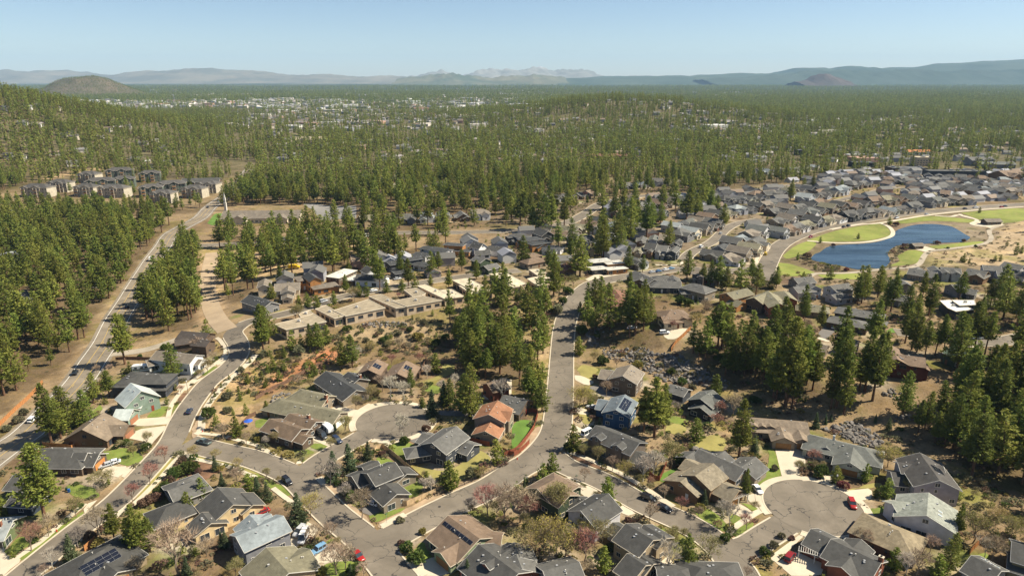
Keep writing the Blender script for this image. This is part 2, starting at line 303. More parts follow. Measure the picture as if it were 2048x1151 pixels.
HOUSES = [
{'label':'brown wood-sided ranch house with broad tan shingle roof beside the highway','wall':'brown','roof':'tan','trim':'brown','wings':[('gg',-144.38,205.58,-144.19,216.93,3,7.3,0.56,''),('gh',-133.34,212.35,-139.95,212.46,3,3.6,0.5,'g0')],'extra':[]},
{'label':'dark ranch house with charcoal roof, orange garage door and white trimmed gables','wall':'umber','roof':'charcoal','trim':'white','wings':[('gh',-152.04,194.52,-141.12,194.33,3,5.8,0.5,''),('gg',-132.63,193.45,-140.31,193.58,2.8,3.7,0.55,'o0'),('gg',-135.83,192.93,-139.83,193,4.2,1.9,0.7,'')],'extra':[('chimney',0,-1,0.02)]},
{'label':'two-storey navy house half hidden behind the tall pine near the highway','wall':'navy','roof':'charcoal','trim':'white','wings':[('gg',-147.76,177.91,-142.32,177.35,5.2,4.6,0.45,''),('gh',-144.56,172.67,-141.03,172.3,3,4,0.45,'')],'extra':[]},
{'label':'low house with pale grey roof at the bottom corner behind an orange fence','wall':'green','roof':'pale','trim':'white','wings':[('gg',-135.75,158.48,-143.54,157.51,3,5,0.45,'')],'extra':[('chimney',0,1,0.3)]},
{'label':'charcoal hip-roofed house with a stepped solar array at the bottom edge','wall':'tan','roof':'charcoal','trim':'white','wings':[('hh',-105.9,142,-103.28,145.94,3,6.5,0.45,''),('gh',-96.7,139.21,-103.23,143.55,3,3.6,0.45,'o0')],'extra':[('solar',0,-1,0.5)]},
{'label':'low slate-roofed house sunk behind mulch beds and round shrubs at the street bend','wall':'grey','roof':'slate','trim':'white','wings':[('gh',-100,173.2,-95.96,176.96,3,4.4,0.45,''),('hh',-99.64,177.89,-97.48,179.9,3,3.4,0.45,'')],'extra':[]},
{'label':'pale yellow gabled house with dark roof and shuttered windows','wall':'yellow','roof':'charcoal','trim':'cream','wings':[('gg',-77.8,164.04,-85.12,171.9,3.4,6.3,0.5,''),('gg',-81.73,158.17,-85.68,162.42,2.9,4.2,0.45,''),('gg',-73.66,167.12,-78.67,172.49,3,3,0.45,'')],'extra':[]},
{'label':'small dark hip-roofed garage beside the yellow house','wall':'yellow','roof':'charcoal','trim':'white','wings':[('hh',-96.88,164.66,-95.5,165.94,3,4.4,0.45,'')],'extra':[]},
{'label':'grey-blue roofed house with vertical grey siding beside the driveway of white vans','wall':'greyblue','roof':'bluegrey','trim':'white','wings':[('gg',-62.04,157.59,-70.75,149.47,5.2,4.3,0.45,''),('gg',-71.08,158.92,-66.63,154.16,4.6,4.2,0.45,''),('gg',-66.41,160.33,-68.45,158.43,4.4,3,0.45,'')],'extra':[]},
{'label':'house with broad olive shingle roof at the bottom edge beside the blue car','wall':'tan','roof':'olive','trim':'white','wings':[('gg',-62.12,145.92,-54.06,137.27,3,6.8,0.45,''),('gg',-51.86,146.59,-57.05,141.74,3,4.4,0.45,'')],'extra':[]},
{'label':'large slate-roofed house with dark navy walls and a yellow-green lawn','wall':'darkslate','roof':'slate','trim':'white','wings':[('gg',-25.56,195.85,-19.03,206.05,5.3,5.2,0.45,''),('gg',-12.8,199.44,-18.72,203.24,3,3.6,0.45,''),('gg',-25.71,204.58,-30.06,207.37,3,3.4,0.45,''),('hg',-31.78,198.07,-26.21,199.9,3,3,0.45,'')],'extra':[]},
{'label':'taupe house with charcoal roofs and white clerestory wall inside the pale fence','wall':'taupe','roof':'charcoal','trim':'white','wings':[('gg',-42.86,178.86,-36.22,184.44,5.2,4.2,0.45,''),('gg',-33.59,171.59,-39.09,178.14,3,4.2,0.45,''),('gg',-32.38,182.67,-35.33,186.17,3,3.4,0.45,''),('gg',-42.51,189,-46.08,186,3,4,0.45,''),('gg',-48.01,180.51,-44.59,183.38,3.4,3.8,0.45,'')],'extra':[]},
{'label':'green-sided house with broad brown hip roof and solar row at the corner','wall':'sage','roof':'brown','trim':'cream','wings':[('gg',-8.68,149.94,-17.14,159.02,3,7,0.45,''),('gg',-17.83,146.45,-13.31,150.67,2.9,3.4,0.5,'b0'),('gg',-3.07,153.1,-7.34,153.64,3,3.2,0.45,'')],'extra':[('solarrow',0,1,0.5)]},
{'label':'charcoal-roofed house with a square roof dormer at the bottom edge','wall':'redbrown','roof':'charcoal','trim':'white','wings':[('gg',-8.25,147.23,1.11,137.19,3,6.6,0.45,''),('gg',1.24,148.92,-3.46,144.53,3.2,3.6,0.45,''),('gg',-6.47,140.57,-4.31,142.58,5.2,1.5,0.45,'')],'extra':[]},
{'label':'brown craftsman house with white-trimmed gable, skylights and brick chimney at the court corner','wall':'umber','roof':'tanbrown','trim':'white','wings':[('gg',-72.07,208.24,-84.76,215.27,3.6,4.4,0.45,''),('gg',-68.7,213.95,-79.3,219.82,3.2,4.6,0.45,''),('gh',-69.19,205.81,-73.91,208.43,2.8,2.4,0.45,''),('gh',-81.51,209.92,-79.02,214.41,4.2,1.7,0.45,'')],'extra':[('chimney',1,-1,0.35),('skylight',1,-1,0.4)]},
{'label':'long olive-roofed ranch house between the red slope and the court','wall':'taupe','roof':'olive','trim':'cream','wings':[('gh',-61.96,221.04,-86.15,230.72,3,4.8,0.45,'w0'),('gh',-69.56,234.49,-80.37,238.82,3,4.6,0.45,'')],'extra':[('chimney',1,1,0)]},
{'label':'house with blue-black roof and white gable brackets behind the round court','wall':'taupe','roof':'blueblack','trim':'white','wings':[('gg',-60.02,238.99,-75.73,256.1,3,5.6,0.45,''),('gg',-61.36,250.83,-66.87,256.85,3,4.2,0.45,''),('gg',-64.16,249.92,-66.31,252.27,3.4,2,0.45,'')],'extra':[('chimney',1,-1,0.1)]},
{'label':'brown gabled house with two roof solar panels behind the round court','wall':'umber','roof':'brown','trim':'brown','wings':[('gg',-46.26,253.25,-44.59,265.75,3.6,5.6,0.45,''),('gg',-58.58,256.81,-57.19,267.17,4.2,4.4,0.45,'')],'extra':[('solar1',0,-1,0.6),('solar1',1,-1,0.5)]},
{'label':'taupe house with terracotta roofs inside the curved red fence','wall':'taupe','roof':'terracotta','trim':'cream','wings':[('gg',-8.03,215.34,-5.31,225.15,5.2,5.4,0.45,''),('gg',-9.1,208.37,-7.34,214.7,3,4.4,0.45,''),('gg',-0.28,218.84,-5.2,220.21,5,3.4,0.45,'')],'extra':[]},
{'label':'brown-red cabin hidden in the trees above the terracotta house','wall':'redbrown','roof':'brown','trim':'brown','wings':[('gg',-9.33,242.86,-3.29,246.46,4.5,4.2,0.45,'')],'extra':[]},
{'label':'long dark-roofed house in the trees left of the main street','wall':'umber','roof':'slate','trim':'brown','wings':[('gg',-2.95,233.94,5.32,229.54,3,6,0.45,'')],'extra':[]},
{'label':'taupe two-storey gabled house below the boulder slope','wall':'taupedark','roof':'taupe','trim':'white','wings':[('gg',43.61,246.65,48.39,256.86,5.6,5.4,0.45,''),('gh',37.31,259.22,44.97,255.64,3.2,4.4,0.45,''),('gh',51.66,252.72,46.71,255.04,4.4,3.4,0.45,'')],'extra':[]},
{'label':'bright blue two-storey house with white trim and dark solar roof','wall':'blue','roof':'bluegrey2','trim':'white','wings':[('gg',36.91,218.82,41.74,230.07,5.6,4.6,0.45,''),('gh',32.72,231.91,38.56,229.41,3.2,4,0.45,'')],'extra':[('solar',0,-1,0.5)]},
{'label':'small dark grey cottage with white windows below the boulders','wall':'darkslate','roof':'slate','trim':'white','wings':[('gg',67.81,240.79,62.59,245.2,3.4,3.4,0.45,'')],'extra':[]},
{'label':'dark green-grey house with stacked front gables and porch posts','wall':'black','roof':'slate2','trim':'white','wings':[('gg',69.94,229.89,76.06,236.54,4.4,4.8,0.45,''),('gg',69.09,226.07,73.2,230.55,3,4.2,0.45,''),('gg',76.6,230.59,71.86,234.94,3.6,4.4,0.45,'')],'extra':[]},
{'label':'long charcoal-roofed house with two small dormers at the street corner','wall':'taupedark','roof':'charcoal','trim':'grey','wings':[('gg',40.88,196.6,28.75,207.6,5,4.8,0.45,''),('gg',27.9,201.04,29.8,203.13,6.2,1.7,0.45,''),('gg',33.91,195.57,35.81,197.67,6,1.8,0.45,''),('gg',43.97,192.01,39.98,195.63,3,3.6,0.45,'')],'extra':[]},
{'label':'large brown house with olive-tan shingle roofs and garage trellis','wall':'brownwood','roof':'olivebrown','trim':'tan','wings':[('gg',54.79,177.8,61.39,183.95,4.8,5,0.45,''),('gg',50.3,177.2,55.21,181.77,3.2,5.6,0.4,''),('gg',66.05,173.59,61.03,178.97,3,3.8,0.45,'b0'),('gg',54.94,189.32,58.71,185.28,3.8,3.4,0.45,'')],'extra':[]},
{'label':'long slate-roofed house behind the brown trellis house','wall':'stone','roof':'slate','trim':'grey','wings':[('gg',60.76,195.59,71.18,184.42,3.2,4.4,0.45,''),('gg',76.92,191.15,71.49,186.08,3,4.4,0.45,''),('gg',64.35,186.3,67.05,188.81,3.2,2.6,0.45,''),('gg',68.44,195.21,65.74,192.69,3.2,3.2,0.45,''),('gg',55.71,192.65,58.78,195.51,3,3.2,0.45,'')],'extra':[]},
{'label':'tan shake-roofed house with three dormers and wooden garage gable','wall':'stone','roof':'shake','trim':'brown','wings':[('gg',102.37,213.32,83.83,216.5,3.2,5,0.45,''),('gg',91.65,204.69,92.83,211.57,3,3.6,0.45,'b0'),('gg',97.69,204.43,98.67,210.12,2.9,2.8,0.45,'b0'),('gg',84.18,212.47,84.65,215.25,4.2,1.5,0.45,''),('gg',86.86,212.27,87.37,215.26,4.2,1.5,0.45,''),('gg',89.52,212.08,90.03,215.07,4.2,1.5,0.45,'')],'extra':[]},
{'label':'house with grey-green roof and white chimney pipe in front of the boulder bank','wall':'sagepale','roof':'slate2','trim':'white','wings':[('hh',103.55,202.54,114.34,196.18,3,5.2,0.45,''),('gh',105.93,188.34,111.26,197.36,3,4.6,0.45,'b0'),('gh',103.01,198.72,104.62,201.46,3.4,2,0.45,'')],'extra':[('chimneywhite',0,1,0.25)]},
{'label':'tall two-storey house with dark roof and shade-tinted grey gable wall against the pines','wall':'shade_grey','roof':'charcoal2','trim':'white','wings':[('gg',124.21,173.48,126.95,187.86,5.6,6,0.45,''),('gg',119.17,184.84,123.37,184.05,5.4,3,0.45,''),('gg',116.36,183.01,120.24,182.28,3,4,0.45,''),('gh',131.02,182.97,127.26,183.69,5.4,3,0.45,'')],'extra':[('solar1',0,-1,0.5)]},
{'label':'house with pale grey-green roof and whitish gable beside the tall grey house','wall':'whitegrey','roof':'palegreen','trim':'white','wings':[('gg',111.72,157.82,117.89,167.62,4.6,7,0.42,''),('gg',106.97,165.11,112.44,165.72,4.4,3.4,0.45,'')],'extra':[('skylight',0,-1,0.4)]},
{'label':'house with broad brown-tan hip roof below the pale grey house','wall':'umber','roof':'tanolive','trim':'brown','wings':[('hh',99.17,156.97,102.38,153.8,3,5.6,0.45,'')],'extra':[]},
{'label':'charcoal-roofed house with brick-red walls and white trellis over its garage drive','wall':'redbrown','roof':'charcoal','trim':'white','wings':[('gg',79.98,154.78,83.88,150.46,3,4.4,0.45,''),('gg',82.84,149.43,90.44,141,3.6,5,0.45,''),('gg',81.31,140.61,85.77,144.65,3.6,3.2,0.45,''),('gg',90.87,150.81,87.39,147.68,3.4,3.2,0.45,'')],'extra':[('chimney',1,1,1)]},
{'label':'charcoal house with two skylights at the bottom right edge','wall':'grey','roof':'charcoal','trim':'white','wings':[('gg',114.34,142.13,117.39,137.33,4.6,4.6,0.45,'')],'extra':[('skylight',0,1,0.3),('skylight',0,1,0.75)]},
{'label':'dark-roofed olive house cut by the frame edge behind bare trees','wall':'olivewall','roof':'charcoal','trim':'grey','wings':[('gg',127.62,146.88,132.97,143.37,5,4.8,0.45,''),('gg',125.98,145.25,131.56,141.59,3,4,0.45,'')],'extra':[]},
{'label':'green craftsman house with brown roof and white-framed front gable windows','wall':'greendark','roof':'brown','trim':'cream','wings':[('gg',15.93,167.57,11.09,172.77,5.3,4,0.45,''),('hg',12.53,175.11,7.62,170.53,5.3,4.6,0.45,''),('gg',17.69,174.93,13.91,179,3.2,4,0.45,'')],'extra':[]},
{'label':'tall off-white house with steep charcoal roof behind white posts','wall':'whitegrey','roof':'charcoal','trim':'white','wings':[('gg',19.03,159.76,26.95,167.15,5,4.8,0.55,''),('gg',19.17,170.09,21.75,167.32,3,3.6,0.5,''),('gg',27.75,159.15,29.46,157.32,2.8,2.4,0.45,'')],'extra':[]},
{'label':'tan two-storey house with grey roofs above the parked cars at the bottom','wall':'tanwall','roof':'charcoal','trim':'cream','wings':[('gg',35.65,147.68,30.36,153.77,5.2,5,0.45,''),('gg',39.51,149.83,35.32,154.67,5,3.2,0.45,'')],'extra':[]},
{'label':'dark-roofed house below the tan two-storey house','wall':'tanwall','roof':'charcoal','trim':'cream','wings':[('gg',32.5,140.55,29.25,144.26,3.4,4.8,0.45,''),('gg',34.81,142.1,31.94,145.39,3.2,3.4,0.45,'')],'extra':[]},
{'label':'charcoal roof at the bottom edge under the bright green pine','wall':'grey','roof':'charcoal','trim':'white','wings':[('gh',35.84,139.38,41.2,139.05,3,4.4,0.45,'')],'extra':[]},
{'label':'hip-roofed charcoal house at the bottom edge beside the right court','wall':'grey','roof':'charcoal','trim':'white','wings':[('hh',46.48,139.75,51.54,139.52,3,5,0.45,'')],'extra':[]},
{'label':'grey shed-like house with red end wall at the bottom between yards','wall':'redbrown','roof':'slate','trim':'white','wings':[('gg',0.68,149.43,1.98,144.62,3,4,0.45,''),('gg',1.16,144.63,2.39,140.06,3,4.4,0.45,'')],'extra':[]},
{'label':'grey gabled house at the bottom edge left of the wild yard','wall':'grey','roof':'slate','trim':'white','wings':[('gg',7.97,138.82,16.21,141.74,3,5,0.45,'')],'extra':[]},
{'label':'brown house with white end wall beside the dirt road bend','wall':'umber','roof':'brownblack','trim':'brown','wings':[('gg',-150.58,292.25,-137.25,289.39,3.6,4.4,0.45,''),('gg',-132.51,279.26,-139.41,280.74,4.6,3.2,0.45,''),('gh',-150.05,284.19,-146.65,285.85,3,3,0.45,'')],'extra':[]},
{'label':'white two-storey house with tan roof beside the gravel track','wall':'white','roof':'taupe','trim':'white','wings':[('gg',-133.09,266.07,-151.3,270.63,5,4.2,0.45,''),('gh',-154.14,266.57,-150.08,269.65,3,3.2,0.45,''),('gg',-131.15,266.81,-135.36,267.86,3.4,2.6,0.45,'')],'extra':[]},
{'label':'dark hip-roofed modern house with broad eaves and carport','wall':'darkslate','roof':'charcoal','trim':'black','wings':[('hh',-149.34,250.35,-140.99,250.32,5,4.8,0.3,''),('hh',-152.36,247.84,-152.33,253.97,4.4,4,0.3,''),('hh',-145.96,246.35,-143.21,246.35,3,3.6,0.25,''),('hh',-139.09,246.97,-139.08,250.63,3,3.2,0.25,'')],'extra':[]},
{'label':'mint green house with shiny pale metal roofs','wall':'mint','roof':'metal','trim':'white','wings':[('gg',-144.45,236.78,-137.41,230.37,5.2,5.8,0.72,''),('gg',-141.22,235.64,-145.14,235.71,5.8,2,0.72,''),('gg',-137.54,223.42,-142.9,223.51,3.2,3.6,0.6,'g0'),('gg',-138.18,232,-140.64,232.04,3,2.6,0.4,'')],'extra':[]},
{'label':'dark-roofed house at the start of the row behind the crest street','wall':'grey','roof':'blueblack','trim':'white','wings':[('gg',-133.86,331.35,-119.28,320.09,4,4.6,0.45,'')],'extra':[]},
{'label':'tan-roofed house with bright white front gables behind the crest street','wall':'cream','roof':'taupe','trim':'white','wings':[('gg',-125.91,347.99,-114.33,351.19,4.4,5.2,0.45,''),('gg',-116.67,339.14,-120.52,353.08,4.6,3.2,0.45,''),('gg',-133.6,351.24,-136.71,362.47,4,3,0.45,''),('gg',-115.53,333.75,-117.73,341.7,3.2,2.4,0.45,'')],'extra':[]},
{'label':'orange cedar house with dark gable and flat wings','wall':'cedar','roof':'blueblack','trim':'brown','wings':[('gg',-106.05,353.38,-112.82,363.56,6.5,3,0.6,'')],'extra':[]},
{'label':'cedar and slate modern house wing with low tan roofs','wall':'cedar','roof':'taupe','trim':'brown','wings':[('hh',-114.97,360.29,-116.45,362.87,5.4,3.2,0.15,''),('hh',-103.82,352.94,-99.54,355.4,3.4,4.2,0.15,'')],'extra':[]},
{'label':'modern house with white flat overhanging roofs in the crest street row','wall':'umber','roof':'flatwhite2','trim':'cream','wings':[('hh',-98.06,367.27,-94.8,375.26,5.4,4.2,0.08,''),('hh',-90.68,368.19,-89.36,371.44,3.2,3.4,0.08,'')],'extra':[]},
{'label':'white dormered house with dark roof below the tall pine','wall':'white','roof':'charcoal','trim':'white','wings':[('gg',-78.83,372.2,-83.55,379.09,5.6,3.6,0.6,''),('gg',-86.8,369.14,-70.21,366.53,3.6,4.4,0.45,'')],'extra':[]},
{'label':'dark modern house with butterfly roofs behind the crest street','wall':'darkslate','roof':'blueblack','trim':'grey','wings':[('gg',-74.52,395.42,-67.41,399.92,4.6,4.4,0.15,''),('gg',-65.42,400.45,-56.75,405.94,5.6,3.4,0.25,''),('gg',-69.11,381.32,-60.14,386.99,3,4,0.15,'')],'extra':[]},
{'label':'dark modern house with white upper wall in the crest row','wall':'whitegrey','roof':'blueblack','trim':'grey','wings':[('gg',-57.26,433.17,-40.2,422.76,5.4,4.2,0.15,''),('gg',-61.14,424.9,-52.58,419.68,3.4,4,0.15,''),('gg',-57.74,401.59,-50.23,397,3.2,4,0.15,'')],'extra':[]},
{'label':'cube-like modern house with orange wall panel and white flat canopy','wall':'cedar','roof':'blueblack','trim':'white','wings':[('hh',-40.64,437.63,-34.51,435.86,6.4,3.2,0.1,''),('hh',-36.12,433.81,-30.06,432.05,3.4,3.2,0.1,'')],'extra':[]},
{'label':'white farmhouse gable with dark roof at the end of the modern row','wall':'white','roof':'charcoal','trim':'white','wings':[('gg',-18.97,432.24,-25.19,437.7,5.4,3.8,0.7,''),('gg',-23.78,425.99,-14.63,427.77,3.2,3.6,0.45,'')],'extra':[]},
{'label':'long dark hip-roofed garage house beyond the white farmhouse gable','wall':'whitegrey','roof':'charcoal','trim':'white','wings':[('hh',-14.06,437.24,-6.3,433.66,3.4,4.8,0.45,'')],'extra':[]},
{'label':'dark green house with pale roof planes above the fence in the modern row','wall':'greendark','roof':'slate','trim':'white','wings':[('gg',-16.04,398.57,-21.86,404.93,5,4,0.45,''),('gg',-16.37,388.96,-9.8,394.97,3.2,3.8,0.45,'')],'extra':[]},
{'label':'terracotta-roofed house among pines beside the main street bend','wall':'taupe','roof':'terracotta2','trim':'brown','wings':[('hh',53.18,336.62,54.22,325.7,3.4,6.5,0.45,''),('gh',58.85,329.91,54.9,329.54,3,4.5,0.45,'')],'extra':[]},
{'label':'brown hip-roofed house with stucco porch arches at the top of the boulder slope','wall':'cream','roof':'brown','trim':'brown','wings':[('hh',74.46,303.67,77.66,304.24,4.2,5.6,0.45,''),('gh',69.57,299.27,74.2,300.09,3.2,4,0.45,''),('gh',79.52,298.53,78.71,303.05,3.2,3.6,0.45,'')],'extra':[]},
{'label':'grey hip-roofed house right of the street of parked cars','wall':'taupe','roof':'slate','trim':'white','wings':[('hh',96.42,345.37,99.6,341.83,5,5,0.45,''),('hh',92.97,344.55,95.04,344.55,3,3.6,0.45,'')],'extra':[]},
{'label':'dark-roofed house nearest the parked cars on the main street','wall':'umber','roof':'slate','trim':'white','wings':[('gg',70.41,375.72,77.84,358.76,3,5.4,0.45,''),('gh',70.39,360.82,73.97,368.59,3,4,0.45,'')],'extra':[]},
{'label':'dark-roofed house with white gables between the pines and parked cars','wall':'darkslate','roof':'slate','trim':'white','wings':[('hg',80.09,355.84,91.15,354.66,3.4,4.8,0.45,''),('gg',89.36,360.19,90.18,367.91,3.6,3.2,0.45,''),('hh',82.78,368.83,86.43,368.45,3.2,3.6,0.45,'')],'extra':[]},
{'label':'orange-brown timber house with olive roof near the right-hand pines','wall':'cedar','roof':'olive','trim':'tan','wings':[('gg',108.56,328.52,121.17,336.85,5.2,4.4,0.45,''),('gg',114.22,321.84,110.7,327.17,3,3.8,0.45,'')],'extra':[]},
{'label':'dark house with olive roofs beside the orange timber house','wall':'umber','roof':'olive','trim':'tan','wings':[('gg',120.12,321.78,129.68,330.43,5,4.4,0.45,'')],'extra':[]},
{'label':'red-walled house with tan roof beside the white pickup','wall':'redbrown','roof':'olive','trim':'tan','wings':[('gg',128.66,311.28,130.12,331.08,5.4,4.6,0.45,''),('gh',138.41,323.13,139.2,333.88,5,3.6,0.45,'')],'extra':[]},
{'label':'tan-roofed low house right of the red-walled house','wall':'taupe','roof':'olive','trim':'tan','wings':[('hh',144.84,317.84,149.77,315.9,3,4.6,0.45,'')],'extra':[]},
{'label':'pale blue-grey house with white gable and dark roof above the pines','wall':'lightgrey','roof':'slate','trim':'white','wings':[('gg',158.25,341.08,156.18,349.35,5.4,4.2,0.45,''),('gh',147.19,340.64,153.33,342.18,5,4,0.45,''),('gg',154.67,338.14,153.36,343.35,3,3.4,0.45,'')],'extra':[]},
{'label':'pale grey house with white columns and bay gable above the pines','wall':'lightgrey','roof':'slate','trim':'white','wings':[('gg',177.94,346.68,166.79,341.85,5.2,4.2,0.45,''),('gg',166.31,342.39,177.59,347.27,5.4,3.4,0.45,''),('gh',164.5,334.65,171.45,337.66,3,3.6,0.45,'')],'extra':[]},
{'label':'low slate house between the two pale grey gabled houses and the pond','wall':'grey','roof':'slate','trim':'white','wings':[('gg',155.84,361.98,166.33,364.67,3.4,4.4,0.45,'')],'extra':[]},
{'label':'large black-grey hip-roofed house with broad eaves and shaded deck','wall':'umber','roof':'slate','trim':'black','wings':[('hh',159.71,306.53,167.98,300.86,5.2,5,0.35,''),('hh',152.96,299.29,158.41,295.56,3.2,5,0.35,''),('hh',168.32,298.45,169.8,297.44,3,3.2,0.35,'')],'extra':[]},
{'label':'tan-roofed house among pines left of the red lodge','wall':'taupe','roof':'taupe','trim':'brown','wings':[('gg',140.78,269.63,144.82,266.6,4,4.6,0.45,''),('gg',127.43,265.57,130.52,263.26,3.4,4,0.45,'')],'extra':[]},
{'label':'slate-roofed house with white gable left of the steep pines','wall':'lightgrey','roof':'slate','trim':'white','wings':[('gg',114.99,283.79,120.26,285.51,4.6,4.6,0.45,''),('gg',124.18,273.85,126.84,274.72,3.2,3,0.45,'')],'extra':[]},
{'label':'dark red lodge with brown roofs above a curved white terrace','wall':'lodge','roof':'brown','trim':'brown','wings':[('gg',159.54,244.82,149.82,248.83,5.6,4.6,0.45,''),('gg',148.94,244.16,152.42,252.59,5.6,4,0.45,''),('gg',156.36,242.24,158.84,248.27,4.2,3.6,0.45,''),('gg',154.64,261.67,150.8,252.39,5,3.8,0.45,'')],'extra':[]},
{'label':'green metal-roofed house behind the pines near the far street','wall':'greendark','roof':'greenroof','trim':'white','wings':[('gg',179.32,258.2,182.32,250.55,4.6,4.6,0.45,''),('gh',180.67,252.13,184.04,253.46,3,3.6,0.45,'')],'extra':[]},
{'label':'brown-walled house deep in the pines at the frame edge','wall':'umber','roof':'brown','trim':'brown','wings':[('gg',194.34,252.99,198.54,252.3,4.5,4.4,0.45,'')],'extra':[]},
{'label':'dark-roofed house with gables facing the park path','wall':'taupe','roof':'slate','trim':'white','wings':[('gg',230.87,381.67,241,373.26,3.4,4.8,0.45,''),('gg',231.88,378.44,238.52,386.43,3.6,3,0.45,'')],'extra':[]},
{'label':'white-trimmed grey house with front dormers beside the park path','wall':'lightgrey','roof':'slate','trim':'white','wings':[('gg',249.08,381.99,257.78,379,4.2,4.4,0.45,''),('gg',246.76,373.27,248.89,379.47,5,1.8,0.45,''),('gg',252.01,372.57,254.36,379.41,5,1.8,0.45,''),('gg',244.16,377.77,246.71,385.2,4.6,3,0.45,'')],'extra':[]},
{'label':'brown wood house with slate roof below the tan hillside','wall':'brownwood','roof':'slate','trim':'tan','wings':[('gg',262.8,378.65,268.63,371.64,4,5,0.45,''),('gg',261.29,369.19,269.65,376.15,3.6,3.6,0.45,'')],'extra':[]},
{'label':'grey twin-gabled house below the tan hillside','wall':'lightgrey','roof':'slate','trim':'white','wings':[('gg',274.15,383.55,281.96,380.55,5,4,0.45,''),('gg',275.42,373.32,280.5,371.37,4.4,4,0.45,'')],'extra':[]},
{'label':'pale two-storey house with long porch at the frame edge below the hillside','wall':'whitegrey','roof':'slate','trim':'white','wings':[('gg',290.02,388.08,294.76,379.31,5.6,4.2,0.45,''),('gg',290.79,379.15,293.71,373.74,3,4,0.45,'')],'extra':[]},
{'label':'slate house with yard across the street from the park houses','wall':'grey','roof':'slate','trim':'white','wings':[('gg',234.08,347.73,241.01,348.82,4,4.4,0.45,''),('gg',240.49,343.38,243.07,341.02,3.4,3.8,0.45,'')],'extra':[]},
{'label':'small slate gable house below the park path beside pines','wall':'grey','roof':'slate','trim':'white','wings':[('gg',212.22,359.9,211.04,349.99,4.4,3.8,0.45,'')],'extra':[]},
{'label':'low slate roof behind the tall pine below the pond','wall':'grey','roof':'slate','trim':'white','wings':[('gg',197.76,334.15,201.33,329.74,3.4,4.2,0.45,'')],'extra':[]},
{'label':'brown hip-roofed house among pines left of the tall pine pair','wall':'taupe','roof':'brown','trim':'brown','wings':[('hh',10.75,403.69,16.06,407.48,3.4,4.4,0.45,''),('gh',10.38,418.77,14.42,421.66,3,3.4,0.45,'')],'extra':[]},
{'label':'reddish brown roofed house with dark posts beside the tall pine pair','wall':'umber','roof':'terracotta2','trim':'brown','wings':[('gg',27.36,384.21,35.06,390.08,4.4,4.6,0.45,'')],'extra':[]},
{'label':'white flat-canopied modern house above the main street bend','wall':'darkslate','roof':'flatwhite2','trim':'cream','wings':[('hh',50.45,399.37,55.38,400.96,5,3.8,0.06,''),('hh',49.38,389.99,53.49,391.32,3,3.4,0.1,'')],'extra':[]},
{'label':'cedar modern house with pale canopy right of the white canopied one','wall':'cedar','roof':'flatwhite2','trim':'cream','wings':[('hh',59.22,397.07,62.93,398.34,4.6,3.4,0.06,''),('hh',58.37,389.36,64.57,391.48,3,3,0.08,'')],'extra':[]},
{'label':'small yellow gabled cottage behind the tall pine pair','wall':'yellow','roof':'slate','trim':'white','wings':[('gg',50.62,429.9,49.09,435.42,4,2.8,0.7,'')],'extra':[]},
]
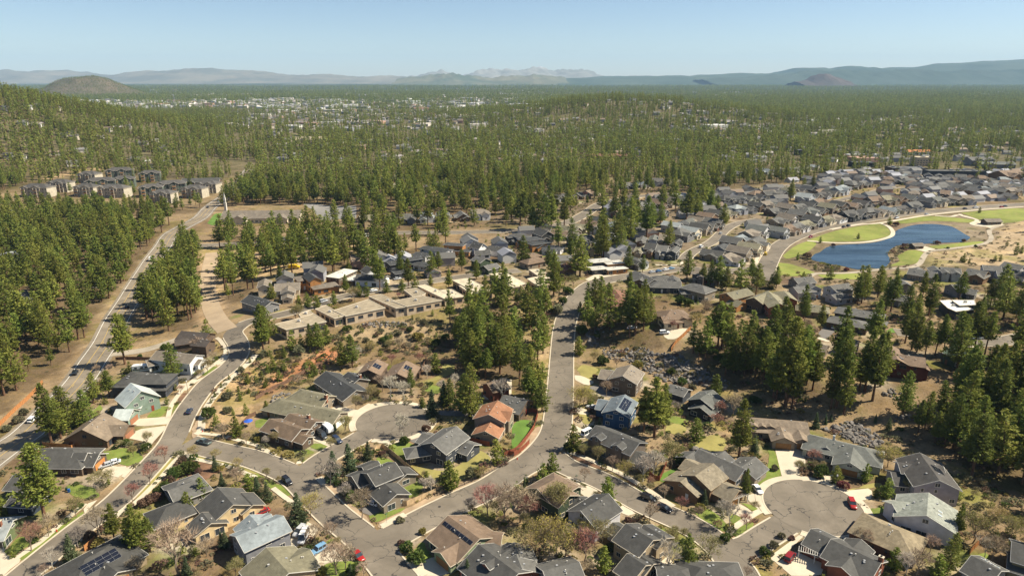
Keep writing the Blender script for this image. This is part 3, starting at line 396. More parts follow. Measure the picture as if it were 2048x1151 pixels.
ROWS = [
('row along the lake road',0,14,194.6,487.6,0.78,12,14,0,75954),
('row along the lake road',1,14,205.7,497.5,0.78,12,14,4,60816),
('row along the lake road',2,14,216.1,507.8,0.78,12,14,0,454710),
('row along the lake road',3,14,225.8,517.2,0.63,12,14,4,445140),
('row along the lake road',4,14,236.6,526.3,0.63,12,14,1,661259),
('row along the lake road',5,14,249.2,535.5,0.63,12,14,4,613984),
('row along the lake road',6,14,261,542.8,0.53,12,14,0,583705),
('row along the lake road',7,14,274.3,548.6,0.53,12,14,1,566950),
('row along the lake road',8,14,285.1,555.8,0.52,12,14,1,108061),
('row along the lake road',9,14,298.5,563.5,0.52,12,14,2,102163),
('row along the lake road',10,14,311,569.1,0.47,12,14,0,649078),
('row along the lake road',11,14,323,576.8,0.47,12,14,3,814983),
('row along the lake road',12,14,336.2,582.6,0.4,12,14,3,379146),
('row along the lake road',13,14,349.3,588.6,0.4,12,14,1,85831),
('second row back from the lake road',0,13,210.4,530.6,0.7,13.5,14,2,764878),
('second row back from the lake road',1,13,222.4,541.2,0.7,13.5,14,0,123800),
('second row back from the lake road',2,13,234.9,550.8,0.7,13.5,14,2,159367),
('second row back from the lake road',3,13,248.3,561.5,0.68,13.5,14,0,801710),
('second row back from the lake road',4,13,260.1,572.3,0.68,13.5,14,2,356644),
('second row back from the lake road',5,13,273,582,0.68,13.5,14,4,835601),
('second row back from the lake road',6,13,286.2,591,0.53,13.5,14,2,497128),
('second row back from the lake road',7,13,300.7,597.6,0.53,13.5,14,2,678563),
('second row back from the lake road',8,13,314.4,607,0.53,13.5,14,3,298420),
('second row back from the lake road',9,13,328.9,615.1,0.44,13.5,14,2,23658),
('second row back from the lake road',10,13,343.9,620.9,0.44,13.5,14,4,122783),
('second row back from the lake road',11,13,357.7,627.6,0.44,13.5,14,2,135623),
('second row back from the lake road',12,13,372.8,634.8,0.44,13.5,14,3,84495),
('third row back from the lake road',0,5,222.8,570.4,0.62,13.5,14,2,926295),
('third row back from the lake road',1,5,236,579.8,0.62,13.5,14,4,291945),
('third row back from the lake road',2,5,250.4,590.4,0.62,13.5,14,3,241960),
('third row back from the lake road',3,5,262.7,598,0.6,13.5,14,1,690504),
('third row back from the lake road',4,5,276.2,607.9,0.6,13.5,14,4,191200),
('row above the winding back street',0,5,305.1,673.5,0.69,13.5,14,2,560559),
('row above the winding back street',1,5,323.3,689.6,0.69,13.5,14,0,724035),
('row above the winding back street',2,5,342.3,705.4,0.69,13.5,14,0,478825),
('row above the winding back street',3,5,360.4,720.1,0.69,13.5,14,2,417406),
('row above the winding back street',4,5,377.4,733.7,0.69,13.5,14,2,65271),
('dark row by the back street',0,6,386.3,670,-0.4,7.1,14,3,170187),
('dark row by the back street',1,6,393.9,666,-0.4,7.1,14,0,244),
('dark row by the back street',2,6,402.5,662.6,-0.4,7.1,14,2,643550),
('dark row by the back street',3,6,408.8,659.1,-0.53,7.1,14,4,394505),
('dark row by the back street',4,6,416.3,653.6,-0.53,7.1,14,2,631535),
('dark row by the back street',5,6,424,649.1,-0.53,7.1,14,3,488625),
('row at the lake road end',0,5,374.3,609.8,0.44,10.1,14,1,107151),
('row at the lake road end',1,5,385.8,615.8,0.44,10.1,14,3,869117),
('row at the lake road end',2,5,396.6,620.4,0.44,10.1,14,1,997180),
('row at the lake road end',3,5,408.9,622.5,0.17,10.1,14,4,958551),
('row at the lake road end',4,5,418.9,625,0.17,10.1,14,0,730015),
('long gabled row near the dark hall',0,15,413.2,769.1,-0.34,7.6,13,1,372974),
('long gabled row near the dark hall',1,15,421.6,766.1,-0.34,7.6,13,4,345678),
('long gabled row near the dark hall',2,15,429.8,763.2,-0.34,7.6,13,1,845234),
('long gabled row near the dark hall',3,15,437.5,759.8,-0.34,7.6,13,1,209629),
('long gabled row near the dark hall',4,15,446.5,756.7,-0.34,7.6,13,0,29294),
('long gabled row near the dark hall',5,15,455.6,753.9,-0.34,7.6,13,1,726161),
('long gabled row near the dark hall',6,15,464.1,752.2,-0.13,7.6,13,2,382348),
('long gabled row near the dark hall',7,15,471.9,750.5,-0.13,7.6,13,3,206261),
('long gabled row near the dark hall',8,15,481.4,750.1,-0.13,7.6,13,4,881260),
('long gabled row near the dark hall',9,15,489.6,749.7,-0.13,7.6,13,2,838487),
('long gabled row near the dark hall',10,15,499.9,748.4,-0.13,7.6,13,0,953970),
('long gabled row near the dark hall',11,15,508.2,746.7,-0.32,7.6,13,1,501253),
('long gabled row near the dark hall',12,15,517.8,743.4,-0.32,7.6,13,2,90963),
('long gabled row near the dark hall',13,15,526.2,741.6,-0.32,7.6,13,3,485659),
('long gabled row near the dark hall',14,15,533.9,738.8,-0.32,7.6,13,1,178261),
('row one behind the long gabled row',0,14,442.5,831.8,-0.25,9.5,13,4,948806),
('row one behind the long gabled row',1,14,452.3,830.2,-0.25,9.5,13,4,866659),
('row one behind the long gabled row',2,14,463.5,827.1,-0.25,9.5,13,2,163486),
('row one behind the long gabled row',3,14,474.3,823.5,-0.25,9.5,13,0,838186),
('row one behind the long gabled row',4,14,486,821.8,-0.25,9.5,13,4,785903),
('row one behind the long gabled row',5,14,496.4,817.2,-0.44,9.5,13,1,866286),
('row one behind the long gabled row',6,14,506.4,811.6,-0.44,9.5,13,1,307197),
('row one behind the long gabled row',7,14,515.9,808.3,-0.44,9.5,13,2,271963),
('row one behind the long gabled row',8,14,526.1,803.6,-0.44,9.5,13,0,954222),
('row one behind the long gabled row',9,14,536.8,799.1,-0.22,9.5,13,4,854638),
('row one behind the long gabled row',10,14,548.1,795.8,-0.22,9.5,13,4,137115),
('row one behind the long gabled row',11,14,558.4,793.5,-0.22,9.5,13,0,915203),
('row one behind the long gabled row',12,14,569.2,790.4,-0.22,9.5,13,0,813735),
('row one behind the long gabled row',13,14,580.9,787.9,-0.22,9.5,13,3,649174),
('row above the lake road end',0,5,462.8,679.5,0.07,12.2,14,2,715476),
('row above the lake road end',1,5,476.9,680.6,0.07,12.2,14,0,926131),
('row above the lake road end',2,5,490.9,683.3,0.4,12.2,14,2,44248),
('row above the lake road end',3,5,504.7,689.5,0.4,12.2,14,4,29219),
('row above the lake road end',4,5,518.1,696,0.4,12.2,14,3,341430),
('porch row below the gabled row',0,7,443,699.4,0.07,13.5,13,0,726381),
('porch row below the gabled row',1,7,459.2,700.6,0.07,13.5,13,3,532416),
('porch row below the gabled row',2,7,476.8,704.9,0.35,13.5,13,1,967609),
('porch row below the gabled row',3,7,491.9,711.2,0.35,13.5,13,3,143795),
('porch row below the gabled row',4,7,507.5,715.9,0.35,13.5,13,1,76070),
('porch row below the gabled row',5,7,523.9,721.6,0.34,13.5,13,0,701992),
('porch row below the gabled row',6,7,539.1,726.6,0.34,13.5,13,0,985142),
('row beside the upper street end',0,8,196.4,621.6,0.5,11.6,14,1,265402),
('row beside the upper street end',1,8,208.8,628.9,0.5,11.6,14,1,782952),
('row beside the upper street end',2,8,221.1,634.3,0.47,11.6,14,3,170703),
('row beside the upper street end',3,8,233.5,641.4,0.47,11.6,14,1,740633),
('row beside the upper street end',4,8,244.6,647,0.47,11.6,14,2,441740),
('row beside the upper street end',5,8,255.9,653.7,0.59,11.6,14,2,20429),
('row beside the upper street end',6,8,267.7,661.6,0.59,11.6,14,0,403014),
('row beside the upper street end',7,8,279.2,669.5,0.59,11.6,14,4,67413),
('second row below the upper street',0,6,182.5,573.4,0.45,9.7,14,1,918963),
('second row below the upper street',1,6,192.9,577.2,0.45,9.7,14,0,949903),
('second row below the upper street',2,6,204.6,582.2,0.45,9.7,14,1,859598),
('second row below the upper street',3,6,213.9,589.1,0.52,9.7,14,2,425667),
('second row below the upper street',4,6,223.3,594.9,0.52,9.7,14,4,518638),
('second row below the upper street',5,6,234.4,599,0.52,9.7,14,0,838428),
('row above the side street end',0,4,146.9,530.5,0.81,12.5,14,0,281986),
('row above the side street end',1,4,157.7,541.8,0.81,12.5,14,2,87810),
('row above the side street end',2,4,167.8,551.3,0.66,12.5,14,2,904685),
('row above the side street end',3,4,178.6,560.1,0.66,12.5,14,4,438053),
('inner row of the side street',0,5,121.8,478.2,0.76,11.5,14,1,45304),
('inner row of the side street',1,5,130.9,487.6,0.76,11.5,14,0,169291),
('inner row of the side street',2,5,140.1,497.1,0.93,11.5,14,2,659209),
('inner row of the side street',3,5,148.3,509.2,0.93,11.5,14,2,467336),
('inner row of the side street',4,5,156.9,519,0.93,11.5,14,2,842718),
('row behind the inner side-street row',0,4,121.3,504.4,0.86,10.5,14,0,19329),
('row behind the inner side-street row',1,4,130.9,514.5,0.86,10.5,14,1,539214),
('row behind the inner side-street row',2,4,138.9,524.5,0.78,10.5,14,0,690298),
('row behind the inner side-street row',3,4,148.5,532.3,0.78,10.5,14,3,572424),
('row facing the main street',0,4,84.2,434.2,-0.48,6,14,4,322733),
('row facing the main street',1,4,90.3,432.1,-0.48,6,14,2,208272),
('row facing the main street',2,4,97,428.4,-0.44,6,14,1,424356),
('row facing the main street',3,4,103.8,425.9,-0.44,6,14,1,14947),
('row behind the main street row',0,4,90.1,462.6,-0.29,6.2,14,2,451664),
('row behind the main street row',1,4,97.4,459.1,-0.29,6.2,14,3,912825),
('row behind the main street row',2,4,105.1,458.4,-0.41,6.2,14,4,253978),
('row behind the main street row',3,4,112.3,453.6,-0.41,6.2,14,1,165185),
('outer row of the side street',0,6,129.8,424.5,0.97,13.5,14,2,344904),
('outer row of the side street',1,6,140.6,439.3,0.97,13.5,14,1,36120),
('outer row of the side street',2,6,150.4,452.1,0.88,13.5,14,2,191845),
('outer row of the side street',3,6,159.1,465,0.88,13.5,14,3,292478),
('outer row of the side street',4,6,170.9,477.2,0.85,13.5,14,4,813944),
('outer row of the side street',5,6,180.8,489.9,0.85,13.5,14,0,150853),
('outer row nearest the lake road bend',0,4,137,413.8,0.85,12.7,14,0,314201),
('outer row nearest the lake road bend',1,4,146.8,425.5,0.85,12.7,14,4,554895),
('outer row nearest the lake road bend',2,4,157.4,437.1,0.93,12.7,14,4,408437),
('outer row nearest the lake road bend',3,4,166.2,450.3,0.93,12.7,14,3,156723),
('row among the tall pines',0,6,22.4,474.8,0.49,12.5,14,1,45915),
('row among the tall pines',1,6,36.2,482.5,0.96,12.5,14,4,657805),
('row among the tall pines',2,6,43.9,494.8,0.96,12.5,14,4,146074),
('row among the tall pines',3,6,53.3,507.1,0.96,12.5,14,4,875495),
('row among the tall pines',4,6,61.2,518.2,1.01,12.5,14,4,836729),
('row among the tall pines',5,6,69.3,532.1,1.01,12.5,14,1,89225),
('row of modern flat roofs',0,4,4.4,467.8,-1.04,10.5,14,5,110012),
('row of modern flat roofs',1,4,11.4,457.7,-1.04,10.5,14,5,658261),
('row of modern flat roofs',2,4,17.1,447.1,-1.04,10.5,14,5,513062),
('row of modern flat roofs',3,4,27.1,439.9,-0.41,10.5,14,5,784613),
('row between the tall pine pairs',0,6,68.2,501.2,0.82,13.5,14,0,691325),
('row between the tall pine pairs',1,6,79.1,513.5,0.82,13.5,14,3,264444),
('row between the tall pine pairs',2,6,92,525.6,0.76,13.5,14,1,764763),
('row between the tall pine pairs',3,6,104.3,536.3,0.76,13.5,14,3,517942),
('row between the tall pine pairs',4,6,115.2,549.4,0.94,13.5,14,2,804226),
('row between the tall pine pairs',5,6,123.7,564.4,0.94,13.5,14,1,81235),
('row beneath the upper street curve',0,6,91.9,564.4,0.8,13.5,14,2,651323),
('row beneath the upper street curve',1,6,104.2,576.6,0.8,13.5,14,0,509396),
('row beneath the upper street curve',2,6,116.4,590.3,0.73,13.5,14,1,708530),
('row beneath the upper street curve',3,6,130.1,602.3,0.73,13.5,14,2,487234),
('row beneath the upper street curve',4,6,144.5,612.5,0.45,13.5,14,4,208928),
('row beneath the upper street curve',5,6,160.2,619,0.45,13.5,14,3,18354),
('row at the main street end',0,2,106.7,373.6,-0.4,6.4,14,4,471283),
('row at the main street end',1,2,115.2,371.2,-0.4,6.4,14,1,78237),
('pines beyond the upper street',0,7,-112.2,528.2,0.49,12.8,14,4,274526),
('pines beyond the upper street',1,7,-98.1,535.3,0.49,12.8,14,4,293148),
('pines beyond the upper street',2,7,-84.3,542,0.16,12.8,14,1,522073),
('pines beyond the upper street',3,7,-69.2,544,0.16,12.8,14,0,166792),
('pines beyond the upper street',4,7,-56,546.4,0.16,12.8,14,3,425112),
('pines beyond the upper street',5,7,-40.6,549.1,0.25,12.8,14,2,394375),
('pines beyond the upper street',6,7,-25.9,554.2,0.25,12.8,14,0,340312),
('white-gabled row in the central pines',0,5,-178.2,826.3,-0.72,13.5,14,0,985536),
('white-gabled row in the central pines',1,5,-165.7,815.4,-0.72,13.5,14,2,265512),
('white-gabled row in the central pines',2,5,-154.6,804,-0.72,13.5,14,4,80111),
('white-gabled row in the central pines',3,5,-140.9,796.2,-0.33,13.5,14,2,895751),
('white-gabled row in the central pines',4,5,-126.2,790.3,-0.33,13.5,14,2,665807),
('tan-roofed row in the central pines',0,5,-122.5,695.7,-0.07,11.3,14,4,457431),
('tan-roofed row in the central pines',1,5,-109.8,694.6,-0.07,11.3,14,4,823281),
('tan-roofed row in the central pines',2,5,-96,696.8,0.67,11.3,14,2,419474),
('tan-roofed row in the central pines',3,5,-85.5,705.3,0.67,11.3,14,2,213317),
('tan-roofed row in the central pines',4,5,-75.4,711.9,0.67,11.3,14,2,430845),
('row around the yellow tree',0,5,25.1,651.7,-0.71,13.5,14,2,509162),
('row around the yellow tree',1,5,39.8,638.6,-0.71,13.5,14,1,179057),
('row around the yellow tree',2,5,54.4,637.7,0.98,13.5,14,2,268165),
('row around the yellow tree',3,5,66.4,655.9,0.98,13.5,14,2,425941),
('row around the yellow tree',4,5,77.7,671.6,0.98,13.5,14,4,701367),
('row above the upper street',0,7,121.9,720.8,0.53,13.5,14,1,78822),
('row above the upper street',1,7,138.6,732.3,0.53,13.5,14,3,577122),
('row above the upper street',2,7,155.8,741.8,0.11,13.5,14,3,448185),
('row above the upper street',3,7,175.3,742.5,0.11,13.5,14,0,183181),
('row above the upper street',4,7,195.2,744.9,0.47,13.5,14,1,386196),
('row above the upper street',5,7,212.6,754.9,0.47,13.5,14,0,786072),
('row above the upper street',6,7,231.5,763.5,0.47,13.5,14,4,220206),
('pines above the upper street end',0,8,254.8,829,0.49,13.5,14,0,522343),
('pines above the upper street end',1,8,276.5,841.8,0.49,13.5,14,1,720112),
('pines above the upper street end',2,8,298.9,852.6,0.46,13.5,14,1,97096),
('pines above the upper street end',3,8,320.6,862.8,0.46,13.5,14,3,677161),
('pines above the upper street end',4,8,343.1,875.2,0.46,13.5,14,0,133428),
('pines above the upper street end',5,8,363.6,887.2,0.64,13.5,14,3,615699),
('pines above the upper street end',6,8,384.3,900.8,0.64,13.5,14,4,897017),
('pines above the upper street end',7,8,404.1,916.3,0.64,13.5,14,0,234671),
('woods beside the highway',0,2,-346.4,450,-0.62,13.5,14,0,987224),
('woods beside the highway',1,2,-331.4,440.4,-0.62,13.5,14,3,89132),
('trees near the highway bend',0,2,-276.7,358.5,0.94,4.6,14,1,243874),
('trees near the highway bend',1,2,-273.5,362.9,0.94,4.6,14,2,134182),
('clearing beside the big woods',0,2,-456,608.2,-0.22,8,14,3,732516),
('clearing beside the big woods',1,2,-446.4,605.3,-0.22,8,14,2,549911),
('row below the upper street bend',0,6,234.5,649,0.39,12.1,14,2,234443),
('row below the upper street bend',1,6,247.5,654,0.39,12.1,14,4,316167),
('row below the upper street bend',2,6,261.2,660.1,0.39,12.1,14,2,675886),
('row below the upper street bend',3,6,273.2,667.4,0.55,12.1,14,4,246172),
('row below the upper street bend',4,6,284.9,674.4,0.55,12.1,14,3,738882),
('row below the upper street bend',5,6,297.4,681.9,0.55,12.1,14,1,522516),
('row left of the winding back street',0,5,274.2,633.5,0.7,13.5,14,0,269752),
('row left of the winding back street',1,5,285.9,644,0.7,13.5,14,2,237802),
('row left of the winding back street',2,5,299.3,655.6,0.74,13.5,14,3,379919),
('row left of the winding back street',3,5,312.3,666,0.74,13.5,14,2,775033),
('row left of the winding back street',4,5,325.2,677.2,0.74,13.5,14,3,210149),
('small row above the brown hip roofs',0,2,46.4,461.5,0.53,6.3,14,1,487707),
('small row above the brown hip roofs',1,2,52.7,465.2,0.53,6.3,14,2,114303),
('short row behind the parked cars',0,2,74.5,403.9,0.47,5.6,14,1,940023),
('short row behind the parked cars',1,2,78.9,406.7,0.47,5.6,14,0,994848),
]
APTS = [
(-493.07,709.63,0),
(-488.74,740.21,0),
(-493.53,801.17,0),
(-476.67,834.59,1),
(-431.89,817.97,1),
(-446.37,717,0),
(-415.69,712.93,0),
(-438.73,773.11,1),
(-379.85,717.75,1),
(-371.3,744.23,1),
(-331.99,713.37,0),
(-330.92,745.65,0),
(-455.14,757.3,1),
(-349.76,682.93,0),
]
HALLS = [
('long low church hall with tan roof and small white dormers',-218.32,591.66,66,22,4.5,4,'cream','taupe','gable'),
('school hall with pale tan gabled roof in the central woods',-376.41,1301.3,55,24,7,12,'cream','flattan','gable'),
('long reddish brown low building among the central pines',142.69,1047.71,60,14,5,0,'redbrown','terracotta2','gable'),
('long dark glass-fronted office building near the brown-roofed lodge',538.26,836.53,66,16,9,-4,'darkslate','slate','flat'),
('beige stucco building with stepped roofs above the dark offices',580.85,976.27,26,18,12,0,'beige','flatcream','flat'),
('large lodge with broad brown roof at the frame edge',596.01,824.43,34,24,7,20,'brownwood','brown','gable'),
('bright orange-roofed building in the far woods',656.52,1122.35,40,14,5,0,'white','orange','gable'),
('flat dark-roofed market hall above the gabled rows',514.42,897.28,44,22,6,-5,'umber','flatgrey','flat'),
('dark flat block with black walls left of the market hall',485.95,956.59,30,18,6,0,'black','flatgrey','flat'),
('grey gabled hall between the dark offices and the orange roof',665.45,984.13,36,18,8,8,'grey','slate','gable'),
('low grey-green roofed hall behind the brown lodge',666.89,949.31,44,14,6,-6,'grey','slate2','gable'),
('dark flat-roofed apartment block above the far gabled houses',479.4,1108.5,50,14,8,0,'darkslate','flatgrey','flat'),
('low red-fronted shop row beside the dark apartment block',491.27,1066.7,70,10,4,0,'redbrown','flatwhite','flat'),
('white-roofed shop row in the right-hand woods',550.02,1084,50,10,4,0,'white','flatwhite','flat'),
('pale warehouse with blue side in the far right woods',984.67,2917.54,110,40,9,0,'whitegrey','flatwhite','flat'),
('white industrial block beside the far town',83.72,2880,120,50,16,0,'white','flatwhite','flat'),
('park pavilion with brown hip roof beside the pond lawn',380.18,533.19,12,7,3,4,'umber','taupe','gable'),
('small brown pump house on the pond bank',275.57,452.93,7,5,2.6,10,'umber','taupe','gable'),
('dark hillside house with flat roof on the wooded ridge',448.19,1792.39,40,12,7,0,'black','flatgrey','flat'),
('long dark roofed house at the far end of the highway',-357.08,787.14,40,16,6,10,'umber','charcoal','gable'),
]
CHURCH = (-269.98,637.24)
VEH = [
('grey-green pickup truck parked at the kerb below the young spruces','pickup','greygreen',-105.73,208.2,2.76),
('dark suv parked at the kerb beside the verge left of the big junction','suv','black',-69.66,184.54,-0.81),
('red pickup truck parked at the kerb at the bottom of the street','pickup','red',-40.52,150.14,-0.81),
('light blue off-road car parked on the concrete drive','suv','lightblue',-51.25,152.46,-2.29),
('white van with roof rack on the drive beside the grey-blue house','van','white',-56.72,157.56,-1.6),
('silver car beside the white roof-rack van','suv','silver',-58.54,160.08,-1.9),
('bright red car tucked behind the grey-blue house','sedan','red',-72.1,168.94,-2.46),
('white saloon car on the drive of the orange garage','sedan','white',-129.76,195.39,-2.63),
('silver car in front of the white saloon on the orange garage drive','sedan','silver',-131,193.83,-2.45),
('large white camper trailer with black stripe beside the brown craftsman house','camper','white',-65.95,216.82,-0.83),
('black van parked in front of the white camper trailer','van','darkgrey',-66.47,212.67,-0.81),
('dark blue suv on the drive beside the camper','suv','navy',-60.24,209.56,-0.81),
('silver estate car on the drive of the taupe clerestory house','suv','silver',-42.66,175.29,2.63),
('white car nearest the pavement on the taupe house drive','sedan','white',-41.31,173.34,2.72),
('black estate car parked on the right street, upper of the two','suv','black',40.68,175.67,-0.59),
('black saloon car parked on the right street, lower of the two','sedan','black',44.32,170.83,-0.75),
('white saloon on the drive beside the dark round pine','sedan','white',74.61,180.4,-1.41),
('red suv parked at the rim of the right court','suv','red',99.73,172.73,-1.77),
('dark red suv on the shaded drive of the brick-red house','suv','darkred',72.52,149.63,0.84),
('white van beside the corner house with two dormers','van','white',26.62,214.54,0.74),
('silver car beside the bright blue house','sedan','silver',30.46,234.39,2.75),
('white suv on the sunny drive above the boulder slope','suv','white',69.87,292.67,-0.04),
('silver car in the tree gap left of the stucco porch house','sedan','silver',56.29,300.55,-0.14),
('black suv driving on the highway beside the gravel track','suv','black',-185.09,265.95,1.93),
('white car on the highway behind the roadside pines','suv','white',-175.42,224.71,1.69),
('black saloon on the highway beside the shaded pine stand','sedan','black',-210.03,352.71,1.92),
('white saloon on the highway above the black saloon','sedan','white',-228.9,407.35,-1.25),
('silver saloon following on the highway near the roundabout','sedan','silver',-234.41,427.56,-1.28),
('red lorry cab at the highway roundabout','boxtruck','red',-247.48,453.78,1.86),
('white van parked in the left woods','van','white',-247.59,388.61,0.19),
('dark car on the distant straight of the highway','sedan','black',-292.56,650.17,1.74),
('pale car on the distant straight of the highway near the steeple','sedan','silver',-295.4,682.11,1.72),
('silver car, first of four parked along the main street bend','sedan','silver',83.24,390.85,0.64),
('blue car, second of four parked along the main street bend','sedan','bluecar',87.69,392.91,0.64),
('white car, third of four parked along the main street bend','sedan','white',92.68,396.16,0.64),
('pale blue car, fourth of four parked along the main street bend','sedan','lightblue',96.65,399.14,0.64),
('red saloon driving along the lake road','sedan','red',217.12,485.5,-2.39),
('dark car, left one of two on the lake road above the lawn','sedan','black',257.38,520.1,0.69),
('black suv, right one of two on the lake road above the lawn','suv','black',262.53,523.51,0.72),
('white pickup on the lake road near the planted island','pickup','white',317.25,555.19,0.6),
('pale car on the lake road beside the path junction','sedan','silver',351.21,571.07,0.5),
('yellow car on the lake road bend','suv','yellow',166.38,434.48,1.09),
('dark car far along the lake road','sedan','black',400.96,598.09,0.39),
('white pickup far along the lake road','pickup','white',414.07,604.01,0.35),
('red car far along the lake road','sedan','red',441.08,609.27,0.38),
('dark blue car far along the lake road','sedan','navy',447.7,614.04,0.38),
('white pickup in front of the red-walled house','pickup','white',128.34,316.65,0.89),
('white saloon on the dark drive below the hip-roofed house','sedan','white',149.61,297.76,0.9),
('grey pickup parked on the far right street','pickup','greygreen',205.16,282.97,0.07),
('white box van parked on the far right street','van','white',210.51,284.07,0.15),
('white semi-trailer in the construction yard','trailer','white',-158.3,434.42,-0.21),
('black pickup, first from the trailer in the construction yard','pickup','black',-152.59,433.01,1.82),
('dark blue pickup, second from the trailer in the construction yard','pickup','navy',-149.59,432.34,1.82),
('red pickup, third from the trailer in the construction yard','pickup','red',-146.18,430.12,1.81),
('white pickup, fourth from the trailer in the construction yard','pickup','white',-142.01,427.8,1.8),
('silver pickup, fifth from the trailer in the construction yard','pickup','silver',-137.22,425.28,1.79),
('white pickup, sixth from the trailer in the construction yard','pickup','white',-134.4,424.4,1.79),
('white van on the upper street behind the construction pines','van','white',-107.37,486.85,0.22),
('silver car on the crest street in front of the butterfly roofs','sedan','silver',-65.98,377.06,0.62),
('yellow excavator-like truck in the construction yard','boxtruck','yellow',-133.6,405.23,-0.1),
('black pickup beside the dark hip-roofed modern house','pickup','black',-143.59,246.24,-0.41),
('white camper roof behind the dark hip-roofed modern house','camper','white',-156.58,266.68,0.13),
('dark car in the shaded drive at the bottom right of the tan house','sedan','black',37.51,147.62,1.25),
('white car parked beside the winding back street','sedan','white',364.16,687.53,0.76),
('dark car parked at the end of the winding back street','suv','black',399.74,722.22,0.62),
('silver car on the side street near its bend','sedan','silver',155.09,496.87,1.03),
('white car on the side street near the main street','suv','white',129.38,454.66,0.94),
('red car on the upper street beside the dark hedge','sedan','red',172.47,676.18,0.18),
('white pickup on the upper street curve','pickup','white',92.51,632.68,0.89),
('dark car on the upper street below the central pines','sedan','black',-53.18,501.42,0.05),
('dark grey car parked at the kerb of the main street bend','suv','darkgrey',73.22,383.75,0.55),
('silver car parked on the crest street beside the tan-roofed house','suv','silver',-97.64,336.2,0.87),
('white car on the crest street behind the courtyard house','sedan','white',-75.5,354.55,0.69),
('black car on the drive of the pale grey gabled house','sedan','black',157.42,339.28,0.59),
('dark blue car on the left street near the mint house','sedan','navy',-121.04,231.21,1.72),
]
FENCES = [
('new pale wood fence between the slate house and the taupe house','pale',1.8,[(-45.82,201.9),(-44.08,205.53),(-34.62,194.24),(-26.59,183.82)]),
('new pale wood fence along the pavement by the taupe house','pale',1.8,[(-33.33,175.29),(-31.71,172.25),(-23.04,178.96)]),
('curved red-brown fence around the bright green lawn','redwood',1.8,[(2.68,230.42),(9.29,231.03),(8.81,224.09),(7.69,218.26),(4.98,210.9),(1.31,203.1),(-2.59,199.8)]),
('red-brown fence beside the terracotta house and slate house','redwood',1.8,[(-15.74,210.26),(-11.58,208.3),(-7.71,206.55)]),
('short red-brown fence end above the main street pavement','redwood',1.8,[(-2.98,202.72),(0,199.98),(3.17,203.14),(5.93,208.29)]),
('long orange-brown fence along the left verge of the highway','orange',1.8,[(-184.49,216.5),(-184.77,220.76),(-187.16,232.32),(-189.11,243.23),(-192.57,256.3)]),
('stepped orange fence climbing the boulder slope','orange',2,[(70.08,279.29),(73.45,284.49),(77.26,288.58),(82.38,295.25)]),
('orange fence behind the brown ranch house','orange',1.8,[(-159.41,206.2),(-151.5,205.31),(-148.04,204.02),(-148.38,206.16)]),
('orange wood fence in front of the low pale-roofed house','orange',1.6,[(-138.47,156.2),(-138.09,158.67),(-136.62,161.22)]),
('orange wood fence in the bottom right yard','orange',1.8,[(120.63,151.42),(124.23,154.31),(127.94,157.02)]),
('dark rail fence along the bank above the main street pavement','dark',1.3,[(-22.5,177.61),(-15.98,182.41),(-8.18,188.9),(-2.46,195.01),(1.4,201.47)]),
('brown fence along the foot of the red soil slope','darkwood',1.6,[(-99.82,241.53),(-96.68,250.31),(-92.65,255.87),(-90.26,260.41),(-86.03,268.61),(-80,275.55)]),
('brown fence beside the terrace of the ranch by the gravel track','darkwood',1.5,[(-175.52,279.73),(-170.27,279.73),(-157.19,276.95)]),
('brown fence around the olive-roofed ranch yard','darkwood',1.6,[(-97.26,222),(-97.02,226.48),(-95.34,229.04)]),
('brown fence behind the green lawn by the charcoal dormer house','redwood',1.8,[(43.36,188.61),(45.58,185.33),(50.14,195.12)]),
('orange fence behind the charcoal house with the solar array','orange',1.8,[(-113.41,152.73),(-113.27,154.85),(-112.78,157.02)]),
('brown yard fence behind the brown solar house','darkwood',1.8,[(-38.91,261.61),(-38.4,275.14),(-38.12,282.37)]),
]
